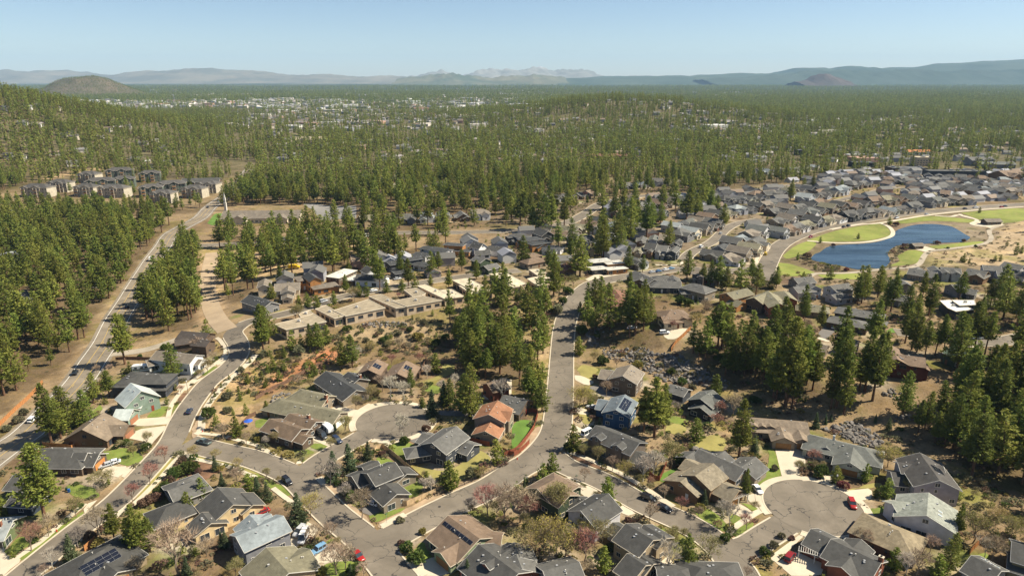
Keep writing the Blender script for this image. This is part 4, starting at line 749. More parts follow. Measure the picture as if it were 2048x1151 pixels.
FORESTS = [
([(-477.3,580.64),(-450.77,591.86),(-400.48,610.16),(-323.2,600.72),(-291.61,571.95),(-277.21,519.13),(-256.04,471.67),(-244.24,435.12),(-230.66,375.4),(-218.49,337.21),(-201.78,298.55),(-196.24,269.73),(-191.67,241.27),(-190.64,228.96),(-202.48,225.02)],9.6,15,25),
([(295.62,375.39),(433.06,385.85),(235.07,163.42),(139.5,143.21),(154.01,175.4)],11,16,25),
([(-647.73,604.41),(-489.61,590.92),(-204.3,225),(-171.33,188.8),(-214.71,175.43)],10,15,24),
([(421.09,546.49),(610.44,597.77),(433.06,385.85),(297.05,375.38)],16,8,18),
([(-497.5,700.69),(-320.11,732.8),(-367.45,832.25),(-464.94,881.35),(-521.31,846.8),(-544.5,788.22)],19,11,17),
([(-223.07,428.89),(-210.68,441.48),(-175.06,363.98),(-152.28,310.19),(-168.6,310.55),(-187.67,325.76),(-204.57,366.6)],7.5,19,25),
([(-252.3,499.27),(-238.8,502.68),(-207.56,435.15),(-222.08,435.09)],8,17,22),
([(-180.77,405.25),(-187.23,454.65),(-174.96,479.65),(-112.51,461.79),(-58.58,446.73),(-44.34,476.58),(-42.66,420.54),(-71.58,402.74),(-87.34,376.14),(-113.11,386.49),(-150.21,390.19),(-143.23,348.01),(-156.3,346.47)],10.5,17,25),
([(-229.37,533.73),(-48.11,519.95),(-45.05,484.69),(-190.99,483.62),(-216.59,483.81)],10,17,24),
([(-31.78,316.72),(-6.27,338.88),(16.66,355.98),(18.71,316.46),(18.13,291.03),(15.12,254.96),(7.01,241.35),(-4.75,245.8),(-20.2,270.01),(-28.6,292.46)],9.5,17,23),
([(38.98,347.22),(53.42,319.09),(67.22,301.5),(68.37,283.99),(52.77,283.22),(38.66,296.65),(34.53,314.87)],8.5,17,24),
([(78.17,278.44),(101.33,283.1),(114.65,271.24),(127,260.22),(117.31,235.89),(103.42,238.99),(89.09,248.6),(79.14,264.42)],8.5,19,26),
([(132.49,206.97),(148.05,210.67),(162.03,230.97),(205.72,249.46),(158.09,172.92),(141.93,172.92),(146.96,202.87),(138.54,212)],8,18,26),
([(182.67,270.6),(225.13,276.19),(206.57,240.05),(168.64,240.72)],8,19,25),
([(136.24,276.62),(160.15,276.56),(144.79,242.69),(127.51,251.87)],10,19,25),
([(177,339.71),(207.87,348.35),(198.33,308.7),(170.84,301.86)],14,17,22),
([(221.2,348.24),(276.84,347.49),(243.23,294.78),(205.98,301.62)],14,17,23),
([(-156.1,516.09),(-48.11,519.95),(0,519.82),(58.64,581.61),(99.9,658.43),(109.63,690.59),(40.57,727.92),(-67.38,741.49),(-180.44,758.59),(-197.01,695.82),(-147.03,612.81),(-119.95,529.36)],13,18,26),
([(20.06,477.41),(88.38,550.1),(105.38,511.09),(79.52,447.09),(29.72,408.03)],15,20,28),
([(343.96,880.72),(540.12,1040.86),(698.1,1101.45),(795.47,1059.89),(740.31,983.87),(648.83,1021.1),(492.09,945.26),(324.01,797.22)],17,15,22),
([(79.2,375.66),(110.97,366.05),(154,376.15),(124.41,339.11),(90.96,330.75)],17,16,23),
([(68.53,593.21),(192.38,659.58),(182.72,593.12),(85.37,530.24)],16,20,28),
([(108.08,680.4),(209.38,702.17),(331.45,786.88),(449.05,912.65),(378.63,972.6),(265.1,970.76),(138.74,881.56)],12,17,25),
([(-281.72,652.14),(-336.71,867.33),(-247.75,725.75),(-162.7,681.06),(-152.88,638.3),(-209.09,667.38),(-270.42,660.29)],9,18,24),
([(-342.86,898.01),(-304.95,1041.49),(-87.39,970.34),(113.11,882),(109.63,690.59),(40.35,723.86),(-66.65,733.1),(-180.44,758.59),(-224.5,719.36),(-264.29,742.99)],11,17,26),
([(-528.14,634.51),(-672.35,861.94),(-619.6,884.95),(-558.16,933.64),(-493.63,938.74),(-383.94,871.46),(-355.41,896.64),(-342.82,787.5),(-451.78,855.12),(-530.86,863.24),(-554.03,802.89),(-545.7,725.12)],10,16,22),
([(-517.34,685.2),(-465.86,675.74),(-377.61,659.96),(-314.3,660.19),(-304.36,694.94),(-290,626.9),(-327.75,609.72),(-456.86,600.38)],11,11,15),
]
PINES = [
(-132.03,165.3,24.39),
(-107.5,156.47,11.9),
(-98.08,150.65,15.53),
(-96.04,152.73,10.53),
(-92.36,176.29,7.15),
(-93.46,169.25,6.96),
(-78.89,178.97,6.77),
(-146.63,168.64,6.94),
(-101.25,152.73,10.53),
(-157.37,207.45,22.92),
(-156.72,216.48,18.22),
(-154.48,221.25,13.96),
(-157.05,211.88,15.99),
(-161.54,238.91,12.6),
(-158.65,244.52,11.17),
(-168.78,274.83,23.18),
(-140.26,259.09,15.93),
(-156.85,221.26,9.36),
(-161.43,265.31,5.37),
(-139.93,292.58,9.53),
(-18.7,181.36,9.75),
(-5.03,196.19,8.39),
(-26.23,184.17,4.39),
(-10.59,187.43,3.74),
(20.72,203.83,9.44),
(12.3,187.08,9.04),
(9.53,184.55,6.91),
(28.12,174.87,8.51),
(44.69,145.9,10.44),
(69.25,175.54,10.72),
(23.25,144.45,7.67),
(49.69,212.8,22.86),
(46.71,216.46,17.72),
(54.26,219.32,17.39),
(75.24,199.95,20.96),
(63.71,210.61,8.79),
(30.01,237.09,4.67),
(30.37,286.26,8.52),
(33.39,303.03,5.91),
(80.64,246.26,8.72),
(10.31,245.61,13.41),
(11.28,231.76,13.64),
(5.89,231.77,4.06),
(7.52,237.69,15.23),
(12.78,232.28,3.79),
(8.95,235.5,9.79),
(39.43,276.18,4.32),
(55.39,273,3.05),
(33.95,323.17,5.5),
(85.94,276.81,20.12),
(93.59,278,20.44),
(91.7,259.58,17.86),
(95.19,257.05,21.64),
(102.17,262.49,17.36),
(105.63,263.3,15.66),
(98.17,258.16,16.63),
(-15.62,227.16,21.41),
(-18.31,231.31,15.98),
(-32.39,266.89,8.97),
(-40.34,248.59,10.47),
(-73.64,272.42,12.11),
(-69.43,273.81,14.55),
(-83.33,264.62,5.66),
(-96.85,279.81,9.2),
(-89.1,280.59,12.89),
(-86.19,282.58,12.96),
(-84.06,288.07,8.79),
(-93.27,281.32,6.79),
(-108.54,276.84,22.83),
(-108.72,284.63,17.84),
(-24.22,237.22,11.19),
(-33.96,235.03,4.64),
(-98.59,274.04,5.47),
(-101.14,265.86,5.95),
(-103.13,258.49,4.1),
(-95.91,257.77,5.26),
(-95.91,264.88,5.06),
(-91.33,230.08,5.37),
(-14.52,264.26,16.49),
(-17.97,266.91,18.94),
(-11.12,261.65,14.06),
(-7.71,278.01,14.12),
(-2.01,286.85,18.79),
(-24.93,292.93,16.59),
(-22.16,296.72,18.64),
(-19.24,298.97,18.74),
(-15.09,302.21,18.23),
(-5.69,294.98,12.23),
(103.64,234.38,35.7),
(102.15,239.9,23.28),
(111.6,242.68,27.08),
(116.82,242.06,20.65),
(105.64,233.2,21.79),
(121.11,230.89,32.68),
(122.09,226.51,21.03),
(119.08,230.61,21.55),
(132.79,237.97,18.21),
(134.73,231.57,27.07),
(141.19,239.13,22.41),
(134.29,236.95,25.41),
(140.88,221.88,17.9),
(170.82,271.24,21.14),
(172.21,278.82,19.84),
(171.39,262.59,16.67),
(177.36,265.36,15.67),
(179.77,263.92,18.44),
(184.97,265.3,15.67),
(171.38,268.3,16.38),
(211.85,291.47,9.44),
(139.94,307.44,13.09),
(142.12,295.14,12.05),
(151.63,288.5,7.5),
(205.37,316.94,7.42),
(144.87,214.62,14.32),
(145.87,204.45,16.04),
(150.56,207.31,15.68),
(153.24,202.29,14.02),
(162.72,211.44,11.94),
(155.63,211.48,13.42),
(175.55,221.91,14.78),
(165.53,202.65,13.53),
(160.24,201.77,13.03),
(167.59,201.19,13),
(144.49,207.41,11.84),
(141.95,213.33,12.55),
(167.21,223.44,13.35),
(177.7,232.04,14.69),
(177.71,218.12,14.12),
(174.86,208.95,12.79),
(153.26,219.26,14.23),
(160.21,196.45,12.82),
(162.85,192.27,13.56),
(15.68,502.68,19.78),
(22.55,502.83,28.54),
(29.92,512.15,27.04),
(40.6,521.84,23.47),
(5.98,511.69,28.98),
(58.14,420.95,26.96),
(56.89,431.09,22.43),
(71.01,434.61,20.02),
(69.93,396.36,15.33),
(39.62,383.36,24.53),
(37.38,420.99,14.45),
(86.99,489.54,27.88),
(96.42,478.68,31.51),
(95.75,512.24,23.09),
(111.54,531.58,17.69),
(118.23,533.98,18.27),
(106.29,451.12,19.34),
(135.39,523.52,30.07),
(151.52,554.54,21.03),
(156.92,562.84,15.34),
(163.42,518.49,18.81),
(178.63,589.16,14.28),
(170.44,580.14,20.22),
(100.33,376.04,17.34),
(77.81,392.18,10.83),
(41.37,319.78,18.18),
(49.48,332.21,11.86),
(43.55,316.44,12.08),
(63.85,354.51,11.05),
(22.06,397.62,14.97),
(24.63,387.51,15.04),
(7.43,417.97,16.87),
(22.14,345,23.53),
(13.5,317.07,16.15),
(7.7,316.31,14.14),
(114.27,362.05,17.9),
(107.59,369.57,12.2),
(110.61,364.52,15.04),
(117.15,357.18,13.32),
(133.94,364.63,15.78),
(136.6,359.71,11.19),
(93.02,558.35,15.24),
(84.83,569.36,14.41),
(64.3,318.09,17.42),
(58.98,305.88,18.17),
(65.3,303.32,15.5),
(55.61,304.03,12.42),
(51.07,306.67,10.5),
(261.75,637.84,20.8),
(304.79,713.07,12.24),
(314.41,713.24,14.95),
(344.82,714.04,10.9),
(140.75,310.94,17.11),
(176.25,330.96,15.95),
(184.48,339.54,16.99),
(193.59,343.99,17.87),
(186.64,322.79,17.64),
(199.69,353.15,13.2),
(194.93,330.99,16.64),
(190.61,311.09,17.12),
(214.45,339.46,15.59),
(203.49,314.82,21.2),
(191.86,305.51,14.95),
(241.16,326.4,15.09),
(239.67,318.4,15.46),
(253.17,330.43,13.87),
(222.07,305.26,13.01),
(243.26,310.72,13.2),
(145.55,359.79,12.67),
(142.66,359.76,8.22),
(183.44,377.84,7.79),
(167.97,377.72,4.69),
(228.02,388.69,4.8),
(283.88,414.83,5.91),
(223.3,305.26,8.49),
(249.36,480.57,4.32),
(216.76,468.18,4.69),
(182.12,421.63,4.71),
(183.58,398.58,3.68),
(298.56,531.01,6.28),
(402.36,580.83,5.1),
(285.12,411.65,3.78),
(330.76,434.82,7.9),
(305.63,417.92,4.25),
(308.92,417.91,4.25),
(341.34,458.73,4.15),
(336.71,438.36,5.31),
(-181.73,298.59,14.91),
(-250.71,474.04,3.83),
(-74.6,364.89,21.71),
(-72.52,357.61,17.72),
(-65.44,385.61,13.42),
(-57.83,364.8,15.79),
(-46.74,382.84,15.66),
(-43.49,388.3,13.5),
(-30,393.86,13.66),
(-20.57,377.15,11.63),
(-34.57,357.14,11.86),
(-68.11,352.87,7.36),
(-90.03,352.92,10.29),
(-81.5,346.07,7.97),
(-77.33,346.06,7.97),
(-91.44,333.05,7.02),
(-103.65,328.84,7.64),
(-108.28,328.81,6.26),
(-98.46,326.83,6.92),
(-121.7,329.26,12.47),
(-132.26,373.88,10.81),
(-45.71,367.17,6.09),
(-59.98,355.15,6.67),
(-53.51,359.86,8.23),
]
SPRUCES = [
(-114.04,148.12,8.77),
(-94.77,191.51,5.44),
(-88.98,182.41,5.04),
(-81.99,143.21,5.93),
(-77.59,154.31,4.94),
(-76.54,154.31,5.14),
(-51.61,190.78,10.09),
(-47.23,198.04,6.86),
(-55.53,185.61,10.35),
(-59.92,164.11,10.39),
(-72.58,175.3,6.46),
(-76.01,177.28,6.95),
(-11.09,142.32,5.87),
(-40.4,142.79,3.93),
(3.82,182.42,3.67),
(51.32,178.69,4.3),
(56.61,173.39,5.1),
(81.1,202.46,6.87),
(31.5,220.67,3.4),
(6.32,251.57,6.31),
(-29.66,227.69,10.86),
(-73.37,268.95,1.52),
(-26.28,237.77,9.86),
(113.56,221.9,4.19),
(108.98,219.41,6.22),
(116.03,223.29,3.16),
(132.64,215.38,5.11),
(130.33,220.06,3.63),
]
BARE = [
(-112.9,196.15,7.44,'red'),
(-111.8,183.46,8.47,'red'),
(-112,174.32,7.09,'red'),
(-127.64,152.73,9.34,'red'),
(-124.82,207.37,5.5,'bud'),
(-125.5,199.78,4.39,'bud'),
(-124.73,181.71,6.84,'budwide'),
(-126.99,158.67,7.92,'tan'),
(-124.43,167.41,6.91,'bud'),
(-115.94,154.05,7.17,'grey'),
(-112.34,158.12,10.76,'tan'),
(-117.51,146.14,6.75,'white'),
(-84.21,143.73,16.98,'tan'),
(-80.22,150.65,6.87,'tan'),
(-94.52,143.21,6.32,'tan'),
(-105.19,198.95,4.86,'yellow'),
(-69.78,143.21,5.93,'bud'),
(-117.33,142.79,4.32,'tan'),
(-84.43,183.11,6.87,'tan'),
(-129.13,158.12,5.84,'bud'),
(-97.52,198.14,3.88,'yellow'),
(-88.1,192.66,3.81,'yellow'),
(-123.96,177.62,3.16,'tan'),
(-56.08,182.98,10.57,'grey'),
(-50.12,175.62,6.69,'grey'),
(-42.79,166.31,11.03,'tan'),
(-76.68,186.7,4.19,'bud'),
(-52.89,155.92,6.61,'tan'),
(-49.15,156.47,7.03,'tan'),
(-44.26,143.73,10.15,'tan'),
(-42.72,145.66,8.29,'tan'),
(-37.11,142.79,5.1,'tan'),
(-24.42,178.96,6.32,'white'),
(-26.57,180.32,5,'white'),
(-38.03,210.99,5.57,'white'),
(-9.77,187.43,4.2,'yellow'),
(-83.99,207.35,4.01,'white'),
(-61.21,204.83,4.96,'bud'),
(-57.54,167.4,7.76,'yellow'),
(-72.5,184.53,2.78,'bud'),
(-11.96,168.63,6.08,'grey'),
(-6.66,167.4,11.58,'red'),
(-2.5,163.82,14.32,'tan'),
(-4.41,167.41,6.05,'bud'),
(2.22,165,13.55,'tan'),
(4.04,163.82,10.17,'red'),
(12.91,167.41,11.58,'bud'),
(22.78,185.29,5.55,'tan'),
(24.06,199.85,5.36,'bud'),
(27.92,195.85,6.72,'bud'),
(32.17,191.22,6.14,'tan'),
(35.54,187.49,6.06,'yellow'),
(40.69,185.32,10.12,'white'),
(44.38,187.51,10.66,'white'),
(50.9,192.79,10.86,'bud'),
(49,170.52,5.69,'red'),
(42.45,181.77,4.58,'red'),
(38.64,165.02,7.27,'tan'),
(45.69,176.33,5.37,'tan'),
(56.68,161.51,4.24,'red'),
(60.24,167.43,6.06,'white'),
(60.67,162.67,9.29,'white'),
(65.04,161.51,6.34,'red'),
(39.74,144.69,9.42,'white'),
(51.1,149.12,7.22,'budwide'),
(42.72,154.31,6.57,'bud'),
(20.36,158.12,7.08,'yellow'),
(18.69,148.62,11.14,'red'),
(24.36,155.93,7.42,'budwide'),
(6.18,150.65,10.44,'budwide'),
(11.68,150.65,12.02,'yellow'),
(13.66,149.63,10.79,'bud'),
(8.29,151.68,7.3,'bud'),
(53.13,167.43,4.34,'tan'),
(58.75,142.32,3.92,'tan'),
(26.19,141.85,3.92,'tan'),
(18.52,143.73,5.51,'tan'),
(97.73,194.33,6.68,'red'),
(120.99,193.49,7.6,'yellow'),
(120.11,178.3,6.31,'bud'),
(91.53,190.5,4.72,'bud'),
(118.02,194.28,5.26,'tan'),
(93.85,155.93,5.38,'tan'),
(101.85,143.21,9.02,'tan'),
(99.21,143.21,7.48,'white'),
(110.09,151.68,6.5,'tan'),
(123.94,148.12,9.16,'tan'),
(123.58,150.14,6.46,'white'),
(135.93,163.83,5.97,'yellow'),
(135.22,157.02,7.87,'budwide'),
(124.22,155.93,10.26,'bud'),
(139.24,158.68,6.27,'bud'),
(95.79,154.85,5.77,'tan'),
(-99.83,210.8,7.55,'tan'),
(-139.4,280.73,8.64,'tan'),
(-128.25,271.07,6.03,'tan'),
(-127.9,263.26,7.09,'bud'),
(-176.42,266.3,4.79,'tan'),
(-131.46,246.82,4.53,'red'),
(-170.84,267.25,4.21,'tan'),
(-90.84,207.3,5.48,'tan'),
(-47.27,243.32,10.58,'white'),
(-42.32,241.07,9.41,'white'),
(-54.78,239.9,7.73,'bud'),
(-58.9,233.34,6.5,'bud'),
(-58.69,215.45,7.16,'bud'),
(-85.87,252.74,6.33,'tan'),
(-81.29,251.51,5.17,'bud'),
(-64.52,289.22,5.74,'yellow'),
(-35.64,261.62,7.08,'white'),
(-23.39,251.63,6.88,'white'),
(-27.66,246.85,6.78,'white'),
(-38.46,212.73,9.1,'white'),
(-68.67,278.1,9.26,'white'),
(-56.15,292.49,5.79,'bud'),
(-40.11,275.14,6.75,'red'),
(-52.64,275.16,6.14,'red'),
(-51.78,291.37,7.69,'tan'),
(-46.99,291.43,5.14,'tan'),
(-3.74,239.95,11.01,'white'),
(-23.23,278,4.96,'tan'),
(-39.25,286.87,4.44,'tan'),
(-51.91,249.15,9.64,'tan'),
(-83.69,206.45,3.98,'white'),
(-80.87,207.32,5.48,'bud'),
(25.75,234.39,9.22,'yellow'),
(27.35,235.46,8.17,'yellow'),
(36.97,244.38,7.84,'tan'),
(36.03,278.96,5.58,'bud'),
(45.11,272.02,5.48,'tan'),
(81.52,227.32,10.59,'tan'),
(77.17,227.3,7.44,'red'),
(73,219.41,7.25,'red'),
(60.74,229.25,6.42,'grey'),
(74.64,295.53,5.75,'red'),
(85.95,299.82,7.09,'yellow'),
(23.58,232.26,4.87,'tan'),
(97.04,320.28,6.13,'tan'),
(134.34,285.21,6.2,'tan'),
(130.26,300.2,4.53,'red'),
(135.39,293.41,6.97,'tan'),
(95.17,318.12,8.11,'tan'),
(33.93,361.4,8.25,'bud'),
(28.87,361.37,7.51,'bud'),
(81.87,336.55,4.97,'bud'),
(70.21,652.72,8.79,'red'),
(223.08,724.61,6.92,'tan'),
(-102.48,309.36,8.59,'bud'),
(-103.73,309.36,7.28,'bud'),
(-81.65,337.28,9.21,'bud'),
(-59.93,341.44,4.31,'red'),
]
SHRUBS = [
(-101.78,190.38,3.54,'round'),
(-104.28,189.48,3.86,'round'),
(-105.93,186.83,3.87,'round'),
(-105.54,179.3,3.41,'round'),
(-105.72,183.81,2.77,'brown'),
(-107.48,173.03,3.11,'brown'),
(-107.54,196.54,2.18,'brown'),
(-99.38,189.63,1.89,'brown'),
(-132.22,207.39,2.01,'round'),
(-110.5,154.31,2.48,'yellow'),
(-123.29,203.93,2.48,'round'),
(-105.3,175.62,2.69,'brown'),
(-114.2,157.02,2.92,'brown'),
(-96.63,144.69,2.38,'brown'),
(-27.84,152.46,2.66,'round'),
(-24.66,148.12,3.02,'round'),
(-36.95,208.32,2.52,'round'),
(-53.5,183.12,1.85,'round'),
(-47.64,174.97,3.13,'round'),
(-49.41,177.61,3.16,'sage'),
(-48.23,143.73,2.37,'yellow'),
(-40.29,143.73,2.77,'round'),
(-24.6,159.79,1.69,'yellow'),
(-43.41,200.65,1.96,'brown'),
(-29.86,155.38,1.66,'brown'),
(-21.14,185.97,2.33,'sage'),
(-12.65,187.43,3.27,'sage'),
(-49.41,177.61,1.81,'sage'),
(-31.72,165,1.73,'sage'),
(19.44,204.42,2.73,'round'),
(57.88,157.02,2.09,'round'),
(54.7,170.52,2.2,'yellow'),
(32.91,165.02,1.73,'brown'),
(34.55,163.83,1.72,'brown'),
(66.47,151.17,2.45,'round'),
(26.39,152.73,2.46,'round'),
(55.66,195.13,4.8,'round'),
(63.96,195.93,3.38,'yellow'),
(54.67,176.34,1.8,'brown'),
(4,161.5,2.13,'round'),
(97.21,188.24,3.75,'round'),
(100.5,184.59,6,'pine'),
(109.77,185.29,6.47,'pine'),
(111.93,176.97,6.72,'pine'),
(108.79,176.97,3.6,'pine'),
(101.42,181.76,2.29,'red'),
(96.23,192.78,1.91,'brown'),
(97.55,145.66,6.73,'pine'),
(106.87,142.79,7.04,'pine'),
(121.35,158.12,10.76,'pine'),
(110.67,144.69,11.73,'pine'),
(73.49,158.12,1.68,'sage'),
(69.96,154.31,1.65,'sage'),
(68.12,151.17,1.23,'sage'),
(76.13,157.57,1.26,'brown'),
(84.18,192.03,1.91,'sage'),
(-112.16,227.02,3.73,'round'),
(-105.59,218.16,6.2,'pine'),
(-96.35,213.51,7.61,'pine'),
(-111.46,242.15,3.35,'sage'),
(-106.57,231.15,2.7,'sage'),
(-108.2,255.49,4.64,'pine'),
(-109.55,249.13,2.57,'pine'),
(-104.72,247.36,2.56,'pine'),
(-105.67,240.98,2.79,'pine'),
(-103.79,229.05,2.69,'pine'),
(-98.93,229.04,4.82,'pine'),
(-179.6,217.44,2.59,'sage'),
(-179.88,223.21,2.64,'sage'),
(-181.61,229.24,2.69,'sage'),
(-138.03,232.36,4.87,'pine'),
(-135.05,250.09,2.86,'pine'),
(-132.78,237.76,3.31,'pine'),
(-165.35,280.95,1.87,'round'),
(-130.61,254.3,0.58,'sage'),
(-114.11,264.49,2.08,'sage'),
(-112.31,270.46,2.42,'pine'),
(-116.74,258.33,2.34,'pine'),
(-117.61,252.31,2.31,'pine'),
(-117.02,244.49,2.25,'pine'),
(-116.15,238.78,2.22,'pine'),
(-157.51,287.23,2.54,'round'),
(-145.36,284.25,3.13,'bud'),
(-100.05,252.51,2.88,'pine'),
(-100.56,255.6,2.91,'pine'),
(-34.52,235.57,4.11,'pine'),
(-59.52,298.36,3.27,'round'),
(-44.64,301.41,3.95,'yellow'),
(-77.11,299.32,2.92,'round'),
(-62.27,304.09,2.31,'sage'),
(-48.98,306.54,2.66,'round'),
(-39.35,319.3,3.41,'pine'),
(-48.78,314.97,2.7,'pine'),
(-53.52,303.38,1.98,'sage'),
(-67.48,295.76,1.95,'sage'),
(-35.55,296.73,3.26,'round'),
(-31.7,301.32,3.29,'round'),
(-30.25,216.43,2.58,'brown'),
(-36.88,208.27,2.51,'round'),
(-93.37,277.51,3.68,'sage'),
(-107.94,274.97,3.05,'sage'),
(-102.48,263.15,4.15,'pine'),
(-87.59,209.93,2.02,'yellow'),
(-81.12,227.01,1.6,'sage'),
(-58.46,295.59,1.95,'sage'),
(-42.71,311.85,2.69,'sage'),
(-81.72,303.74,4.58,'pine'),
(-64.94,220.15,4.69,'spruce'),
(-63.06,217.3,3.62,'spruce'),
(-59.69,253.98,5.2,'spruce'),
(-58.87,255.22,4.07,'spruce'),
(39.43,276.18,3.7,'round'),
(66.9,263.74,2.98,'round'),
(86.72,273.31,3.03,'round'),
(69.3,255.11,2.91,'round'),
(53.95,271.12,3.04,'yellow'),
(29.37,231.21,2.16,'brown'),
(34.86,261.5,1.78,'brown'),
(93.53,238.59,3.32,'round'),
(88.19,268.39,2.99,'round'),
(72.67,251.55,2.3,'sage'),
(22.75,321.4,4.8,'sage'),
(33.39,303.03,6.57,'round'),
(22.17,322.57,4.13,'sage'),
(26.11,332.56,3.52,'round'),
(86.28,332.29,4.91,'round'),
(89.78,330.2,4.19,'round'),
(98.6,340.96,3.59,'spruce'),
(95.41,336.58,4.26,'spruce'),
(1.32,326.29,2.09,'sage'),
(30.11,349.57,5.12,'round'),
(221.53,458.41,2.3,'brown'),
(189.69,424.85,3.45,'brown'),
(201.22,395.75,2.44,'red'),
(270.2,458.62,2.31,'brown'),
(297.1,464.51,2.8,'brown'),
(296.21,451.12,1.36,'round'),
(316.03,453,2.28,'round'),
(262.15,445.53,2.7,'brown'),
(301.82,414.71,2.54,'sage'),
(284.26,418.05,3.41,'pine'),
(301.04,526.03,3.12,'brown'),
(319.1,470.5,2.36,'brown'),
]
ROCKS = [
([(40.84,287.87),(58.56,285.16),(63.45,280.3),(73.72,275.07),(80.3,267.47),(85.8,257.43),(89.57,252.15),(83.65,249.59),(74.74,255.65),(64.25,256.42),(58.08,266.21),(51.33,275.79),(41.84,281.73)],760),
([(109.94,218.92),(121.28,222.48),(124.93,220.29),(128.29,212.95),(127.68,209.05),(123.3,204.85),(118.84,207.45),(113.08,216.54)],330),
([(34.7,303.84),(43.91,308.91),(43.59,296),(40.32,288.52),(34.86,292.96)],60),
([(-72.39,306.06),(-67.11,310.94),(-51.65,312.65),(-50.67,309.96),(-66.35,306.6)],70),
([(137.58,221.72),(144.01,223.49),(143.29,219.38),(137.34,217.53)],20),
([(139.18,236.98),(145.03,236.95),(149.08,231.57),(145.87,229.01),(139.27,233.07)],40),
([(60.01,205.83),(65.33,204.13),(63.88,202.03),(59.48,203.7)],20),
([(-95.2,244.39),(-90.01,249.1),(-88.22,246.72),(-91.39,237.58)],30),
]
SCRUB = [
([(-110.87,272.25),(-94.58,283.53),(-64.14,312.36),(-35.6,318.23),(-28.6,292.46),(-34.27,280.85),(-63,291.54),(-80.24,269.53),(-93.3,250.26),(-102.07,241.28),(-117.69,241.36),(-122.53,257.94)],2.2),
([(234.52,447.09),(299.26,477.08),(416.13,546.38),(383.28,474.73),(317.13,408.2),(249.54,397.3),(219.45,397.52)],6.5),
([(38.08,313.82),(61.48,282.45),(98.56,260.12),(117.31,235.89),(104.22,221.46),(88.84,241.31),(58.99,268.53),(40,288.21)],3),
([(-35.42,316.29),(9.61,347.09),(21.78,375.15),(28.3,347.14),(18.71,316.46),(13.03,295.76),(-15.14,301.45)],3.6),
([(101.29,214.19),(144.24,230.23),(162.66,201.53),(145.09,175.4),(139.05,203.57),(117.18,210.64)],3.4),
([(14.14,326.16),(26.96,347.13),(19.73,290.95),(13.83,241.33),(10.91,241.34),(15.15,291.17)],2.6),
([(-189.29,272.41),(-216.05,349.24),(-227.49,405.77),(-220.95,390.11),(-205.42,337.26),(-183.8,272.29)],3.6),
([(188.67,433.66),(197.29,408.86),(201.76,392.06),(183.82,391.99),(180.37,420.95)],2.2),
([(-129.15,143.21),(-172.74,203.99),(-176.17,241.38),(-167.65,268.65),(-143.38,292.72),(-122.35,280.05),(-116.37,221.16),(-81.49,213.93),(-65.15,250.25),(-25.77,259.87),(12.28,228.91),(46.94,259.7),(78.2,225.23),(106.8,210.68),(130.85,203.9),(152.23,175.4),(129.15,143.21)],2.7),
([(-146.67,349.82),(-97.87,397.25),(-8.59,476.88),(76.15,447.09),(143.86,397.46),(194.38,376.46),(293.62,375.4),(226.79,282.15),(144.41,270.88),(111.86,301.44),(45.96,338.79),(21.78,375.15),(-33.93,356.58),(-101.87,308.91)],4.5),
([(251.41,447.16),(273.53,469.26),(279.85,461.72),(237.59,408.81),(228.4,403.09)],2.2),
]
GARDENS = [
[(-151.1,361.2),(-100.47,408.73),(-41.75,446.76),(2.25,501.91),(63.8,549.82),(107.36,644.26),(206.56,674.89),(254.36,643.61),(143.86,397.46),(93.01,338.96),(47.03,396.43),(-7.24,396.85),(-86.75,348.19),(-126.46,310.28)],
[(206.56,674.89),(434.8,882.75),(678.9,899.37),(503.98,659.77),(343.32,597.7),(204.43,510.54)],
[(85.71,365.9),(159.92,391.92),(194.38,376.46),(304.52,385.69),(229.46,282.15),(168.81,276.5),(118.83,282.43),(90.13,308.18)],
[(-134.08,556.39),(39.52,708.28),(264.35,850.73),(216.48,691.45),(107.09,673.88),(43.32,549.41),(-47.31,510.72)],
[(-129.15,143.21),(-172.74,203.99),(-176.17,241.38),(-167.65,268.65),(-141.08,287.36),(-121.64,278.09),(-116.37,221.16),(-81.49,213.93),(-64.12,245.7),(-25.35,255.04),(12.1,225.02),(46.17,254.87),(77.07,221.44),(105.34,207.3),(129.97,202.29),(152.23,175.4),(129.15,143.21)],
[(-153.76,142.49),(154.01,142.49),(136.63,104.89),(-131.47,104.89)],
[(-110.87,272.25),(-63.54,308.75),(-35.42,316.29),(-27.59,280.84),(-60.99,280.94),(-91.82,245.68),(-115.74,241.35)],
]
